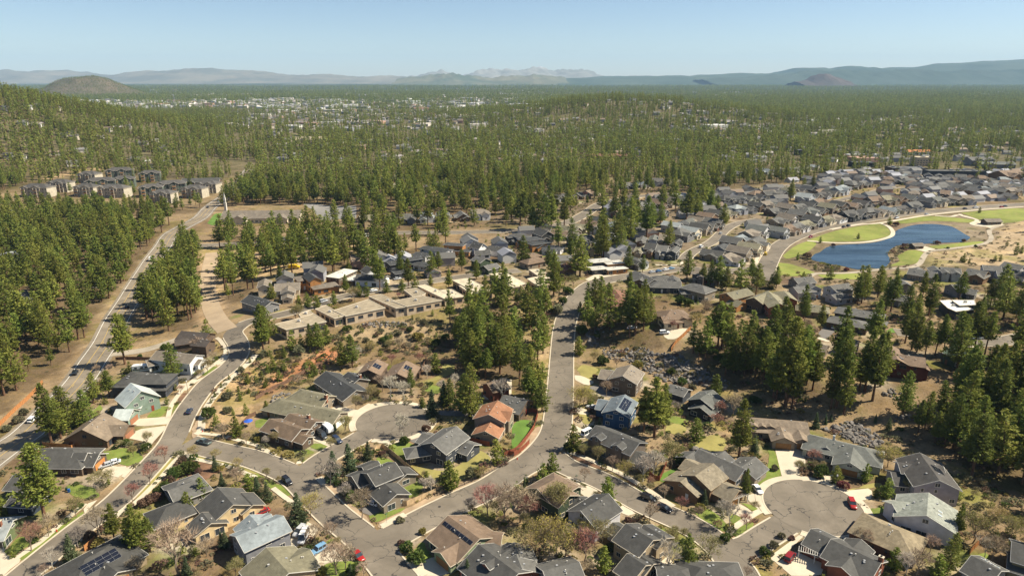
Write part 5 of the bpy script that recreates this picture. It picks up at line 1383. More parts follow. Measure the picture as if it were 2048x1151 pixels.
PAINT = [
((0.4,0.28,0.17),[(-227.53,483.81),(-219.4,499.58),(-177.23,404.24),(-142.31,316),(-143.1,303.21),(-156.73,322.94),(-195.18,406.24)]),
((0.42,0.3,0.18),[(-212.94,483.8),(-165.97,474.62),(-122.74,422.22),(-116.08,376.17),(-158.08,394.96),(-175.79,393.2)]),
((0.4,0.29,0.17),[(-117.79,485.05),(-95.96,484.97),(-89.72,433.49),(-111.02,440.56)]),
((0.38,0.15,0.07),[(-91.79,263.87),(-91.68,271.34),(-87,276.73),(-84.71,285.93),(-79.56,286.05),(-78.14,277.2),(-83.89,273.21),(-87.31,265.25),(-91.61,255.96),(-95.76,249.12)]),
((0.36,0.19,0.1),[(-102.56,249.14),(-101.93,263.15),(-93.32,269.25),(-90.26,260.41),(-96.52,246.74),(-99.62,240.96)]),
((0.36,0.25,0.14),[(-109.84,217.22),(-117.69,237.68),(-116.91,257.36),(-109.83,270.43),(-94.61,226.99),(-98.7,217.21)]),
((0.36,0.27,0.17),[(272.91,438.39),(305.66,449.26),(336.21,468.53),(392.08,529.14),(413.85,543.23),(410.13,506.39),(334.02,405.34),(295.97,408.42),(258.08,405.75)]),
((0.27,0.2,0.12),[(-78.47,305.67),(-42.62,316.77),(-29.47,312.38),(-34.86,302.14),(-58.77,297.5),(-76,293.93),(-83.23,299.74)]),
((0.33,0.24,0.14),[(0,338.74),(20.41,338.62),(23.48,322.63),(19.66,300.36),(15.14,249.13),(10.44,249.15),(6.16,301.23),(0,307.09)]),
((0.16,0.12,0.07),[(170.92,421.71),(196.72,441.89),(218.59,468.18),(222.33,464.23),(193.57,428.13),(197.7,409.01),(208.19,397.19),(212.29,394.34),(182.1,391.43),(175.07,409.04)]),
((0.17,0.12,0.08),[(293.94,536.07),(314.21,546.58),(312.37,533.6),(289.79,506.93),(289.29,511.58)]),
((0.24,0.19,0.13),[(346.75,533.88),(364.73,526.45),(343.46,485.03),(325.93,472.53),(337.42,502.57)]),
((0.2,0.15,0.09),[(254.42,449.15),(279.25,468.42),(275.1,452.95),(251.05,431.45),(236.51,408.96),(234.09,408.97)]),
((0.34,0.24,0.14),[(-569.65,832.57),(-537.81,913.51),(-524.94,896.43),(-538.66,841.03),(-549.66,801.55)]),
((0.34,0.25,0.15),[(-183.54,253.86),(-202.87,301.09),(-208.91,324.32),(-222.89,366.34),(-219.97,366.38),(-208.47,328.17),(-195.46,289.76),(-182.41,256.31)]),
((0.33,0.25,0.15),[(-216.94,335.86),(-261,477.78),(-256.28,473.99),(-226.66,373.18),(-214.23,335.87)]),
((0.35,0.25,0.14),[(-175.91,299.31),(-158.51,304.85),(-152.33,313.91),(-144.71,299.46),(-155.06,297.51),(-171.71,293.68)]),
((0.36,0.26,0.15),[(9.3,231.24),(16.52,275.12),(20.27,300.32),(18.23,275.12),(14.54,237.67),(8.05,208.24),(1.76,203.86),(6.96,217.32)]),
((0.28,0.2,0.11),[(-164.68,192.75),(-160.06,201.54),(-160.04,207.5),(-155.43,210.14),(-155.71,195.06),(-159.33,185.29)]),
((0.22,0.15,0.08),[(120.81,227.93),(132.65,231.19),(143.58,230.12),(144.49,226.29),(134.78,223.61),(123.06,224.42)]),
]
MOUNT = [
('far_mountain_west',17000,2600,(0.12,0.12,0.1),(0.2,0.18,0.14),50,1,0,[(-16931,183),(-14535,251),(-12155,274),(-11453,229),(-10845,297),(-10148,217),(-9441,183),(-8717,251),(-7877,308),(-6927,319),(-6221,263),(-5516,195),(-4448,172),(-3141,149),(-1476,138)]),
('far_mountain_centre',19000,2400,(0.17,0.17,0.15),(0.26,0.25,0.22),95,3,330,[(-3513,115),(-2447,153),(-1846,229),(-1316,178),(-850,254),(-186,343),(345,305),(742,330),(1141,305),(1538,330),(1871,279),(2139,203),(2473,153),(3672,115)]),
('dark_foothill',13500,1500,(0.07,0.09,0.06),(0.16,0.15,0.1),60,5,0,[(-2118,107),(-1644,143),(-1264,197),(-841,152),(-369,125),(151,152),(387,188),(671,143),(1002,116)]),
('far_mountain_east',15000,3800,(0.05,0.07,0.05),(0.08,0.1,0.07),35,7,400,[(798,106),(1848,146),(3945,176),(5409,216),(5772,246),(6002,336),(6210,346),(6448,286),(6659,276),(7016,336),(7223,355),(7495,286),(7620,286),(8008,346),(8581,355),(8940,395),(9764,455),(10673,494),(12242,554),(15390,474)]),
('cinder_cone_hill',9600,620,(0.09,0.07,0.06),(0.07,0.07,0.06),30,9,0,[(3811,72),(3955,98),(4069,156),(4166,181),(4255,169),(4370,117),(4482,85)]),
('dark_buttes',12400,1500,(0.05,0.07,0.05),(0.07,0.09,0.07),40,11,0,[(3266,100),(4131,141),(4648,174),(5160,232),(5676,257),(6199,232),(6715,257),(7585,232),(9309,265),(11055,208)]),
]
SMALL = [
('red fire hydrant on the verge near the bottom left drive','hydrant',-126.03,160.82,0),
('red fire hydrant at the rim of the right court','hydrant',98.83,165.01,0),
('red fire hydrant on the street corner below the red slope','hydrant',-109.59,216.09,0),
('red fire hydrant at the main street kerb below the red fence','hydrant',1.72,198.03,0),
('green street name sign at the big junction corner','sign',-35.36,164.7,0.4),
('green street name sign beside the gravelled corner left of the court','sign',19.81,183.85,0.2),
('blue wheeled bin beside the orange garage','binb',-132.82,195,0.4),
('blue wheeled bin on the front lawn of the dark ranch house','binb',-134.26,179.65,0.4),
('dark green wheeled bin on the lawn edge beside the blue one','bing',-135.4,180.33,0.4),
('dark green wheeled bin beside the grey-blue house wall','bing',-59.47,154.58,0.4),
('black lamp post at the grey kerb of the right court','lamp',98.04,180.03,0),
('black lamp post beside the left street bend','lamp',-128.62,246.83,0),
('black lamp post on the main street pavement','lamp',28.77,288.22,0),
('blue garden parasol in the yard below the red slope','parasol',-94.83,220.54,0),
('white trellis over the garage drive of the brick-red house','pergola',78.41,148.62,-0.45),
('brown-framed trellis in front of the brown house garage','pergola',65.95,173.71,0.5),
]
# ---------------- materials ----------------
MATS = {}
def new_mat(name):
    m = bpy.data.materials.new(name); m.use_nodes = True
    nt = m.node_tree
    return m, nt, nt.nodes['Principled BSDF']
def N(nt, typ, **kw):
    n = nt.nodes.new(typ)
    for k, v in kw.items():
        if k.startswith('i_'): n.inputs[k[2:].replace('_', ' ')].default_value = v
        else: setattr(n, k, v)
    return n
def mixc(nt, a, b, fac, blend='MIX'):
    m = nt.nodes.new('ShaderNodeMix'); m.data_type = 'RGBA'; m.blend_type = blend
    for sock, v in ((m.inputs[6], a), (m.inputs[7], b), (m.inputs[0], fac)):
        if isinstance(v, bpy.types.NodeSocket): nt.links.new(v, sock)
        elif isinstance(v, (tuple, list)): sock.default_value = (*v[:3], 1)
        else: sock.default_value = v
    return m.outputs[2]
def ramp(nt, src, lo, hi, a=0.0, b=1.0):
    r = nt.nodes.new('ShaderNodeMapRange'); r.clamp = True
    nt.links.new(src, r.inputs[0])
    r.inputs[1].default_value, r.inputs[2].default_value = lo, hi
    r.inputs[3].default_value, r.inputs[4].default_value = a, b
    return r.outputs[0]
def coords(nt, world_space):
    if world_space: return N(nt, 'ShaderNodeNewGeometry').outputs['Position']
    return N(nt, 'ShaderNodeTexCoord').outputs['Object']
def noise(nt, vec, scale, detail=3.0, rough=0.55, dist=0.0):
    n = N(nt, 'ShaderNodeTexNoise'); n.inputs['Scale'].default_value = scale; n.inputs['Detail'].default_value = detail
    n.inputs['Roughness'].default_value = rough; n.inputs['Distortion'].default_value = dist
    nt.links.new(vec, n.inputs['Vector']); return n.outputs['Fac']
def dk(c, f): return tuple(min(1.0, v*f) for v in c)
def pm(name, col, rough=0.85, var=0.35, scales=(0.25, 2.5), world_space=False, spec=0.25, metal=0.0, rnd=0.0, col2=None, bump=0.0):
    "base colour broken up by two sizes of noise, optional per-object variation"
    if name in MATS: return MATS[name]
    m, nt, b = new_mat(name)
    v = coords(nt, world_space)
    lo, hi = dk(col, 1-var), dk(col, 1+var)
    c = mixc(nt, lo, hi, ramp(nt, noise(nt, v, scales[0]), 0.3, 0.7))
    c = mixc(nt, c, col2 or dk(col, 1-var), ramp(nt, noise(nt, v, scales[1], 4), 0.45, 0.75, 0, 0.6))
    if rnd:
        oi = N(nt, 'ShaderNodeObjectInfo')
        c = mixc(nt, c, (1-rnd,)*3, ramp(nt, oi.outputs['Random'], 0, 1), 'MULTIPLY')
    nt.links.new(c, b.inputs['Base Color'])
    b.inputs['Roughness'].default_value = rough
    b.inputs['Specular IOR Level'].default_value = spec
    b.inputs['Metallic'].default_value = metal
    if bump:
        bp = N(nt, 'ShaderNodeBump'); bp.inputs['Strength'].default_value = bump; bp.inputs['Distance'].default_value = 0.2
        nt.links.new(noise(nt, v, scales[1]*1.5, 5), bp.inputs['Height']); nt.links.new(bp.outputs[0], b.inputs['Normal'])
    MATS[name] = m; return m
WALLC = dict(brown=(.17,.105,.06), umber=(.12,.085,.06), navy=(.035,.045,.06), green=(.12,.15,.07), tan=(.34,.26,.16), grey=(.20,.195,.19), yellow=(.62,.47,.26),
  greyblue=(.22,.22,.23), darkslate=(.055,.06,.07), taupe=(.25,.205,.15), sage=(.24,.29,.17), taupedark=(.15,.12,.095), blue=(.03,.075,.145), black=(.04,.042,.042),
  brownwood=(.20,.12,.065), stone=(.27,.22,.165), shade_grey=(.30,.275,.285), whitegrey=(.55,.53,.53), sagepale=(.42,.43,.34), redbrown=(.24,.085,.05), olivewall=(.17,.15,.09),  # grey with a lilac tinge: skylit shade put into the wall colour
  greendark=(.055,.075,.045), tanwall=(.40,.305,.19), white=(.74,.73,.71), mint=(.20,.255,.205), beige=(.50,.39,.27), cream=(.60,.51,.37), cedar=(.36,.17,.06), lightgrey=(.36,.365,.38),
  lodge=(.10,.035,.028), aptgreen=(.10,.12,.095), aptcream=(.44,.39,.30))
ROOFC = dict(tan=(.24,.185,.13), charcoal=(.08,.077,.07), pale=(.30,.32,.31), slate=(.13,.125,.113), bluegrey=(.22,.245,.25), olive=(.21,.19,.125), brown=(.20,.14,.095),
  tanbrown=(.17,.12,.08), blueblack=(.062,.063,.062), terracotta=(.29,.14,.075), taupe=(.21,.175,.135), bluegrey2=(.15,.175,.19), slate2=(.13,.133,.118), olivebrown=(.215,.18,.125),
  shake=(.27,.21,.15), charcoal2=(.09,.083,.075), palegreen=(.27,.28,.235), tanolive=(.25,.20,.125), brownblack=(.085,.07,.06), metal=(.52,.56,.52), terracotta2=(.22,.11,.07),
  greenroof=(.09,.125,.085), flattan=(.31,.255,.175), flatcream=(.56,.48,.34), flatwhite=(.66,.65,.60), flatwhite2=(.52,.50,.44), flatgrey=(.13,.13,.13), orange=(.40,.16,.06))
TRIMC = dict(white=(.56,.53,.47), brown=(.13,.08,.05), cream=(.58,.5,.38), grey=(.3,.3,.3), tan=(.33,.25,.16), black=(.04,.04,.04))
def wallm(k):
    name = 'wall_'+k
    if name in MATS: return MATS[name]
    m, nt, b = new_mat(name); v = coords(nt, False); c = WALLC[k]
    col = mixc(nt, dk(c, .82), dk(c, 1.12), ramp(nt, noise(nt, v, .5), .3, .7))
    sep = N(nt, 'ShaderNodeSeparateXYZ'); nt.links.new(v, sep.inputs[0])
    w = N(nt, 'ShaderNodeMath', operation='FRACT'); mu = N(nt, 'ShaderNodeMath', operation='MULTIPLY'); mu.inputs[1].default_value = 3.2
    nt.links.new(sep.outputs['Z'], mu.inputs[0]); nt.links.new(mu.outputs[0], w.inputs[0])
    bp = N(nt, 'ShaderNodeBump'); bp.inputs['Strength'].default_value = .5; bp.inputs['Distance'].default_value = .04
    nt.links.new(w.outputs[0], bp.inputs['Height']); nt.links.new(bp.outputs[0], b.inputs['Normal'])
    nt.links.new(col, b.inputs['Base Color']); b.inputs['Roughness'].default_value = .8; b.inputs['Specular IOR Level'].default_value = .2
    MATS[name] = m; return m
def roofm(k):
    name = 'roof_'+k
    if name in MATS: return MATS[name]
    m, nt, b = new_mat(name); v = coords(nt, False); c = ROOFC[k]
    col = mixc(nt, dk(c, .78), dk(c, 1.25), ramp(nt, noise(nt, v, .35, 5, .65), .32, .68))
    vo = N(nt, 'ShaderNodeTexVoronoi'); vo.inputs['Scale'].default_value = 1.6 if k != 'metal' else .2; nt.links.new(v, vo.inputs['Vector'])
    bw = N(nt, 'ShaderNodeRGBToBW'); nt.links.new(vo.outputs['Color'], bw.inputs[0])
    amt = .12 if k.startswith('flat') or k == 'metal' else (.5 if k in ('shake', 'olivebrown', 'tanolive', 'palegreen') else .3)
    col = mixc(nt, col, dk(c, .55), ramp(nt, bw.outputs[0], .3, .8, 0, amt))
    oi = N(nt, 'ShaderNodeObjectInfo')
    col = mixc(nt, col, (.78,.78,.78), ramp(nt, oi.outputs['Random'], 0, 1), 'MULTIPLY')
    if not k.startswith('flat'):
        sep = N(nt, 'ShaderNodeSeparateXYZ'); nt.links.new(v, sep.inputs[0])
        w = N(nt, 'ShaderNodeMath', operation='FRACT'); mu = N(nt, 'ShaderNodeMath', operation='MULTIPLY'); mu.inputs[1].default_value = 6.0
        nt.links.new(sep.outputs['Z'], mu.inputs[0]); nt.links.new(mu.outputs[0], w.inputs[0])
        bp = N(nt, 'ShaderNodeBump'); bp.inputs['Strength'].default_value = .4; bp.inputs['Distance'].default_value = .04
        nt.links.new(w.outputs[0], bp.inputs['Height']); nt.links.new(bp.outputs[0], b.inputs['Normal'])
    nt.links.new(col, b.inputs['Base Color']); b.inputs['Roughness'].default_value = .38 if k == 'metal' else .85
    b.inputs['Specular IOR Level'].default_value = .5 if k == 'metal' else .25
    MATS[name] = m; return m
def trimm(k): return pm('trim_'+k, TRIMC[k], .6, .08)
GLASS = pm('window_glass', (.035,.045,.055), .08, .3, spec=.6)
SOLAR = pm('solar_glass', (.012,.014,.022), .12, .3, spec=.5)
BRICK = pm('chimney_brick', (.24,.10,.06), .9, .3, (1, 6))
def asphalt(name, base, cracks=.8):
    m, nt, b = new_mat(name); v = coords(nt, True)
    col = mixc(nt, dk(base, .70), dk(base, 1.18), ramp(nt, noise(nt, v, .06, 5, .65, .8), .33, .67))
    col = mixc(nt, col, dk(base, .68), ramp(nt, noise(nt, v, .5, 5, .65), .5, .8, 0, .5))
    vo = N(nt, 'ShaderNodeTexVoronoi', feature='DISTANCE_TO_EDGE'); vo.inputs['Scale'].default_value = .11
    dn = N(nt, 'ShaderNodeTexNoise'); dn.inputs['Scale'].default_value = .22; dn.inputs['Detail'].default_value = 3; nt.links.new(v, dn.inputs['Vector'])
    add = N(nt, 'ShaderNodeVectorMath', operation='MULTIPLY_ADD'); add.inputs[1].default_value = (9, 9, 0); nt.links.new(dn.outputs['Color'], add.inputs[0]); nt.links.new(v, add.inputs[2])
    nt.links.new(add.outputs[0], vo.inputs['Vector'])
    gate = ramp(nt, noise(nt, v, .045, 2), .30, .44)
    cr = N(nt, 'ShaderNodeMath', operation='MULTIPLY'); nt.links.new(ramp(nt, vo.outputs['Distance'], .005, .012, cracks, 0), cr.inputs[0]); nt.links.new(gate, cr.inputs[1])
    col = mixc(nt, col, (.035,.033,.032), cr.outputs[0])
    nt.links.new(col, b.inputs['Base Color']); b.inputs['Roughness'].default_value = .85; b.inputs['Specular IOR Level'].default_value = .2
    MATS[name] = m; return m
ASPHALT = asphalt('asphalt', (.175,.147,.112)); HWY = asphalt('highway_asphalt', (.215,.178,.132), .5)
GM = dict(concrete=pm('concrete', (.50,.43,.32), .85, .12, (.12, 1.4), True), drive_dark=pm('asphalt_drive', (.155,.14,.125), .9, .15, (.1, 1), True),
  parking=pm('parking_lot', (.22,.205,.185), .9, .12, (.04, .6), True), gravel=pm('gravel', (.33,.28,.21), .95, .18, (.15, 2), True), dirt=pm('dirt', (.36,.27,.175), .95, .18, (.08, 1), True),
  lawn=pm('lawn', (.13,.17,.03), .95, .30, (.18, 1.3), True, col2=(.23,.20,.065)), dry_lawn=pm('dry_lawn', (.25,.215,.07), .95, .22, (.12, 1), True, col2=(.20,.19,.05)),
  green_lawn=pm('green_lawn', (.10,.175,.03), .95, .25, (.15, 1.2), True), park_lawn=pm('park_lawn', (.165,.19,.034), .95, .34, (.035, .3), True, col2=(.28,.23,.08)),
  mulch=pm('bark_mulch', (.17,.095,.055), .95, .35, (.3, 2.5), True), planter=pm('planter_strip', (.34,.245,.155), .95, .25, (.25, 2), True))
PAINTW = pm('road_paint_white', (.70,.68,.62), .7, .12, (.2, 1.5), True); PAINTY = pm('road_paint_yellow', (.55,.36,.07), .7, .15, (.2, 1.5), True)
KERB = pm('kerb_concrete', (.50,.43,.32), .85, .12, (.2, 2), True)
def leafm(name, c, c2, rnd=.35, rough=.7, trans=.35, scale=.5):
    m, nt, b = new_mat(name); v = coords(nt, False)
    col = mixc(nt, c, c2, ramp(nt, noise(nt, v, scale, 3), .35, .65))
    oi = N(nt, 'ShaderNodeObjectInfo')
    hs = N(nt, 'ShaderNodeHueSaturation'); nt.links.new(col, hs.inputs['Color'])
    nt.links.new(ramp(nt, oi.outputs['Random'], 0, 1, 1-rnd, 1+rnd*.7), hs.inputs['Value'])
    r2 = N(nt, 'ShaderNodeMath', operation='MULTIPLY'); r2.inputs[1].default_value = 7.31; nt.links.new(oi.outputs['Random'], r2.inputs[0])
    fr = N(nt, 'ShaderNodeMath', operation='FRACT'); nt.links.new(r2.outputs[0], fr.inputs[0])
    nt.links.new(ramp(nt, fr.outputs[0], 0, 1, .482, .518), hs.inputs['Hue'])
    nt.links.new(hs.outputs[0], b.inputs['Base Color']); b.inputs['Roughness'].default_value = rough; b.inputs['Specular IOR Level'].default_value = .15
    if trans:
        tr = N(nt, 'ShaderNodeBsdfTranslucent'); nt.links.new(hs.outputs[0], tr.inputs['Color'])
        mx = N(nt, 'ShaderNodeMixShader'); mx.inputs[0].default_value = trans
        nt.links.new(b.outputs[0], mx.inputs[1]); nt.links.new(tr.outputs[0], mx.inputs[2])
        nt.links.new(mx.outputs[0], nt.nodes['Material Output'].inputs['Surface'])
    MATS[name] = m; return m
PINE = leafm('pine_needles', (.14,.178,.034), (.262,.276,.054))
SPRUCE = leafm('spruce_needles', (.085,.12,.055), (.15,.18,.09), .25)
BARK = pm('pine_bark', (.17,.095,.055), .95, .35, (.6, 3), rnd=.3)
SHRUBM = {k: leafm('shrub_'+k, a, b_, .25) for k, a, b_ in [('round', (.07,.105,.025), (.12,.15,.035)), ('brown', (.15,.09,.06), (.22,.14,.10)), ('yellow', (.22,.20,.05), (.30,.26,.07)), ('sage', (.17,.165,.09), (.25,.23,.13)), ('red', (.19,.075,.06), (.26,.12,.09))]}
TWIG = {k: leafm('twigs_'+k, a, b_, .2, .9, 0) for k, a, b_ in [('red', (.26,.115,.09), (.36,.19,.14)), ('tan', (.28,.21,.14), (.38,.29,.20)), ('grey', (.27,.235,.19), (.36,.31,.25)), ('white', (.40,.35,.27), (.50,.44,.35)), ('bud', (.27,.22,.12), (.35,.28,.15))]}
BUD = {k: leafm('buds_'+k, a, b_, .2) for k, a, b_ in [('bud', (.20,.19,.055), (.29,.26,.085)), ('yellow', (.34,.29,.06), (.42,.35,.085))]}
TRUNK = {k: pm('bark_'+k, c, .9, .25, (1, 4)) for k, c in dict(red=(.22,.16,.12), tan=(.26,.20,.14), grey=(.25,.22,.19), white=(.5,.46,.38), bud=(.2,.15,.1), yellow=(.2,.15,.1)).items()}

# ---------------- helpers ----------------
def tz(x, y): return float(terrain(x, y))
def mesh(name, verts, faces, mats, fmat=None, smooth=False):
    me = bpy.data.meshes.new(name)
    me.from_pydata([tuple(v) for v in verts], [], [tuple(f) for f in faces])
    for m in (mats if isinstance(mats, (list, tuple)) else [mats]): me.materials.append(m)
    if fmat is not None: me.polygons.foreach_set('material_index', fmat)
    if smooth: me.polygons.foreach_set('use_smooth', [True]*len(me.polygons))
    me.update(); return me
def obj(name, data, parent=None, loc=None, rz=0.0):
    o = bpy.data.objects.new(name, data); COL.objects.link(o)
    if parent: o.parent = parent
    if loc is not None: o.location = loc
    if rz: o.rotation_euler = (0, 0, rz)
    return o
def tag(o, label=None, cat=None, group=None, kind=None):
    if label: o['label'] = label
    if cat: o['category'] = cat
    if group: o['group'] = group
    if kind: o['kind'] = kind
    return o
class MB:
    "collects shapes for one mesh"
    def __init__(s): s.v = []; s.f = []; s.m = []
    def add(s, vs, fs, mi=0):
        n = len(s.v); s.v += [tuple(p) for p in vs]; s.f += [tuple(i+n for i in f) for f in fs]; s.m += [mi]*len(fs)
    def box(s, c, sz, rz=0.0, mi=0):
        x, y, z = c; a, b, h = sz[0]/2, sz[1]/2, sz[2]/2; cs, sn = math.cos(rz), math.sin(rz)
        P = [(x+i*a*cs-j*b*sn, y+i*a*sn+j*b*cs, z+k*h) for k in (-1, 1) for i, j in ((-1,-1), (1,-1), (1,1), (-1,1))]
        s.add(P, [(3,2,1,0), (4,5,6,7), (0,1,5,4), (1,2,6,5), (2,3,7,6), (3,0,4,7)], mi)
    def prism(s, pts, z0, z1, mi=0, mtop=None):
        n = len(pts); area = sum(pts[i][0]*pts[(i+1) % n][1]-pts[(i+1) % n][0]*pts[i][1] for i in range(n))
        if area < 0: pts = pts[::-1]
        s.add([(p[0], p[1], z0) for p in pts]+[(p[0], p[1], z1) for p in pts], [(i, (i+1) % n, n+(i+1) % n, n+i) for i in range(n)], mi)
        s.add([(p[0], p[1], z1) for p in pts], [tuple(range(n))], mi if mtop is None else mtop)
    def bar(s, p, q, w, h, mi=0):
        "box between two points, w wide and h high, top at the points"
        d = Vector(q)-Vector(p); n = Vector((-d.y, d.x, 0))
        n = n.normalized()*w/2 if n.length > 1e-6 else Vector((w/2, 0, 0))
        P = [Vector(p)-n, Vector(q)-n, Vector(q)+n, Vector(p)+n]
        s.add([a-Vector((0, 0, h)) for a in P]+P, [(3,2,1,0), (4,5,6,7), (0,1,5,4), (1,2,6,5), (2,3,7,6), (3,0,4,7)], mi)
    def tube(s, pts, radii, n=6, mi=0):
        base = len(s.v); prev = None
        for k, (p, r) in enumerate(zip(pts, radii)):
            p = Vector(p); d = (Vector(pts[min(k+1, len(pts)-1)])-Vector(pts[max(k-1, 0)])).normalized()
            a = d.orthogonal().normalized() if prev is None else (prev-d*prev.dot(d)).normalized()
            prev = a; b = d.cross(a)
            for i in range(n):
                t = 2*math.pi*i/n; s.v.append(tuple(p+(a*math.cos(t)+b*math.sin(t))*r))
        for k in range(len(pts)-1):
            for i in range(n):
                s.f.append((base+k*n+i, base+k*n+(i+1) % n, base+(k+1)*n+(i+1) % n, base+(k+1)*n+i)); s.m.append(mi)
        s.f.append(tuple(base+(len(pts)-1)*n+i for i in range(n))); s.m.append(mi)
    def mesh(s, name, mats, smooth=False): return mesh(name, s.v, s.f, mats, s.m, smooth)
def resample(pts, step, smooth=True):
    P = [np.array(p, float) for p in pts]
    if smooth and len(P) > 2:
        Q = [2*P[0]-P[1]]+P+[2*P[-1]-P[-2]]; out = []
        for i in range(1, len(Q)-2):
            for t in np.linspace(0, 1, 12, endpoint=False):
                a, b, c, d = Q[i-1], Q[i], Q[i+1], Q[i+2]
                out.append(.5*((2*b)+(c-a)*t+(2*a-5*b+4*c-d)*t*t+(3*b-a-3*c+d)*t**3))
        out.append(P[-1]); P = out
    d = [0.0]
    for a, b in zip(P, P[1:]): d.append(d[-1]+float(np.hypot(*(b-a))))
    n = max(2, int(d[-1]/step)+1); t = np.linspace(0, d[-1], n)
    A = np.array(P); return np.stack([np.interp(t, d, A[:, 0]), np.interp(t, d, A[:, 1])], 1)
def normals(A):
    T = np.gradient(A, axis=0); T /= np.maximum(np.linalg.norm(T, axis=1, keepdims=True), 1e-9)
    return np.stack([-T[:, 1], T[:, 0]], 1)
def ribbon(name, A, o0, o1, dz, mat, nx=1, keep=None, skirt=0.0, parent=None):
    "draped strip from offset o0 to o1 along line A"
    Nn = normals(A); offs = np.linspace(o0, o1, nx+1)
    X = A[:, None, :]+Nn[:, None, :]*offs[None, :, None]
    Zt = terrain(X[..., 0], X[..., 1])+dz
    n, w = X.shape[:2]
    V = np.concatenate([X, Zt[..., None]], 2).reshape(-1, 3).tolist(); Fc = []
    for i in range(n-1):
        if keep is not None and not (keep[i] and keep[i+1]): continue
        for j in range(w-1):
            a = i*w+j; Fc.append((a, a+w, a+w+1, a+1) if o1 < o0 else (a, a+1, a+w+1, a+w)[::-1])
        if skirt:
            for j in (0, w-1):
                a, b = i*w+j, (i+1)*w+j; k = len(V)
                V += [[V[a][0], V[a][1], V[a][2]-skirt], [V[b][0], V[b][1], V[b][2]-skirt]]
                Fc.append((a, b, k+1, k) if j == 0 else (b, a, k, k+1))
    if not Fc: return None
    return obj(name, mesh(name, V, Fc, mat), parent)
def inside(px, py, poly):
    px = np.asarray(px, float); py = np.asarray(py, float); r = np.zeros(px.shape, bool); n = len(poly); j = n-1
    for i in range(n):
        xi, yi = poly[i]; xj, yj = poly[j]
        c = ((yi > py) != (yj > py)) & (px < (xj-xi)*(py-yi)/((yj-yi) if yj != yi else 1e-9)+xi)
        r ^= c; j = i
    return r
def sheet(name, poly, dz, mat, step=3.0, smooth=True, zfix=None, ragged=0.0):
    A = resample(list(poly)+[poly[0]], (.8 if ragged else 1.6) if smooth else 2.5, smooth)[:-1]
    if ragged and len(A) > 8:
        Nr = normals(A); A = A+Nr*((_noise(A[:, 0], A[:, 1], .9, 3)*.6+_noise(A[:, 0], A[:, 1], 2.7, 6))*ragged)[:, None]
    if smooth and len(A) < 4: A = np.array(poly)
    x0, y0 = A.min(0); x1, y1 = A.max(0); step = max(step, (x1-x0+y1-y0)/90)
    gx, gy = np.meshgrid(np.arange(x0+step/2, x1, step), np.arange(y0+step/2, y1, step))
    gx = gx.ravel(); gy = gy.ravel(); k = inside(gx, gy, A.tolist())
    pts = [Vector(p) for p in A.tolist()]+[Vector((a, b)) for a, b in zip(gx[k], gy[k])]
    n = len(A)
    r = delaunay_2d_cdt(pts, [(i, (i+1) % n) for i in range(n)], [], 1, 1e-4)
    V = [(p.x, p.y, (tz(p.x, p.y) if zfix is None else zfix)+dz) for p in r[0]]
    Fc = []
    for f in r[2]:
        a, b, c = (r[0][i] for i in f[:3])
        Fc.append(f if (b.x-a.x)*(c.y-a.y)-(b.y-a.y)*(c.x-a.x) > 0 else f[::-1])
    return obj(name, mesh(name, V, Fc, mat))

# ---------------- ground ----------------
def axis(a, b, step, far, g):
    c = list(np.arange(a, b+step/2, step)); s = step; hi = [c[-1]]
    while hi[-1] < far: s *= g; hi.append(hi[-1]+s)
    return np.array(c), np.array(hi[1:])
cx, hx = axis(-390, 420, 2.8, 24500, 1.055)
xs = np.concatenate([-(hx+(390-420))[::-1], cx, hx])
xs = np.unique(np.concatenate([xs, np.arange(-3560, -2450, 24)]))
cy, hy = axis(128, 600, 2.6, 22500, 1.032)
ys = np.unique(np.concatenate([[-800, -300, -100, 0, 50, 90, 110, 120], cy, hy, np.arange(4500, 5620, 26)]))
X, Y = np.meshgrid(xs, ys); Zg = terrain(X, Y)
nx, ny = len(xs), len(ys)
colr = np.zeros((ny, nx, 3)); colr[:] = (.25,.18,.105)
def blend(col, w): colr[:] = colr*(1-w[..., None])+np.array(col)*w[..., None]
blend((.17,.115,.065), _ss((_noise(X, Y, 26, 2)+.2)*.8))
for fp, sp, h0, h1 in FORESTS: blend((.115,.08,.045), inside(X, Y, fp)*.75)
blend((.19,.15,.105), _ss((Y-330)/80)*_ss((700-Y)/150)*_ss((X+40)/60)*.7)
far = _ss((Y-560)/500); blend((.115,.10,.055), far*.9)
veryfar = _ss((Y-2200)/2500)
patch = _ss(_noise(X, Y, 330, 4)*.9+_noise(X, Y, 120, 6)*.5+.1-.5*_ss((X+200)/2500))
blend((.04,.055,.03), veryfar*.95); blend((.22,.185,.125), veryfar*patch*.6)
rb = np.sqrt(((X+3010)/455)**2+((Y-5050)/500)**2)
blend((.14,.108,.075), _ss((1.0-rb)*4)*(.75+.25*_noise(X, Y, 30, 4)))
tanp = _ss((_noise(X, Y, 2400, 8)-.1)*3)*_ss((Y-9000)/6000)*_ss(1-(X-1500)/6000)
blend((.32,.27,.18), tanp*.7)
for c, p in PAINT:
    acc = np.zeros_like(X)
    for dx, dy in ((0, 0), (2.5, 0), (-2.5, 0), (0, 2.5), (0, -2.5)): acc += inside(X+dx+1.5*_noise(X, Y, 5, 1), Y+dy+1.5*_noise(X, Y, 6, 2), p)
    blend(c, acc/5)
yr = random.Random(21)
YC = [(.15,.165,.04), (.20,.18,.055), (.40,.34,.26), (.11,.07,.045), (.33,.26,.18)]
spots = [(r[3], r[4], r[6]*.55, r[7]*.6) for r in ROWS if r[4] < 800]+[((w[1]+w[3])/2, (w[2]+w[4])/2, w[6]+5, w[6]+5) for h in HOUSES for w in h['wings'][:2]]
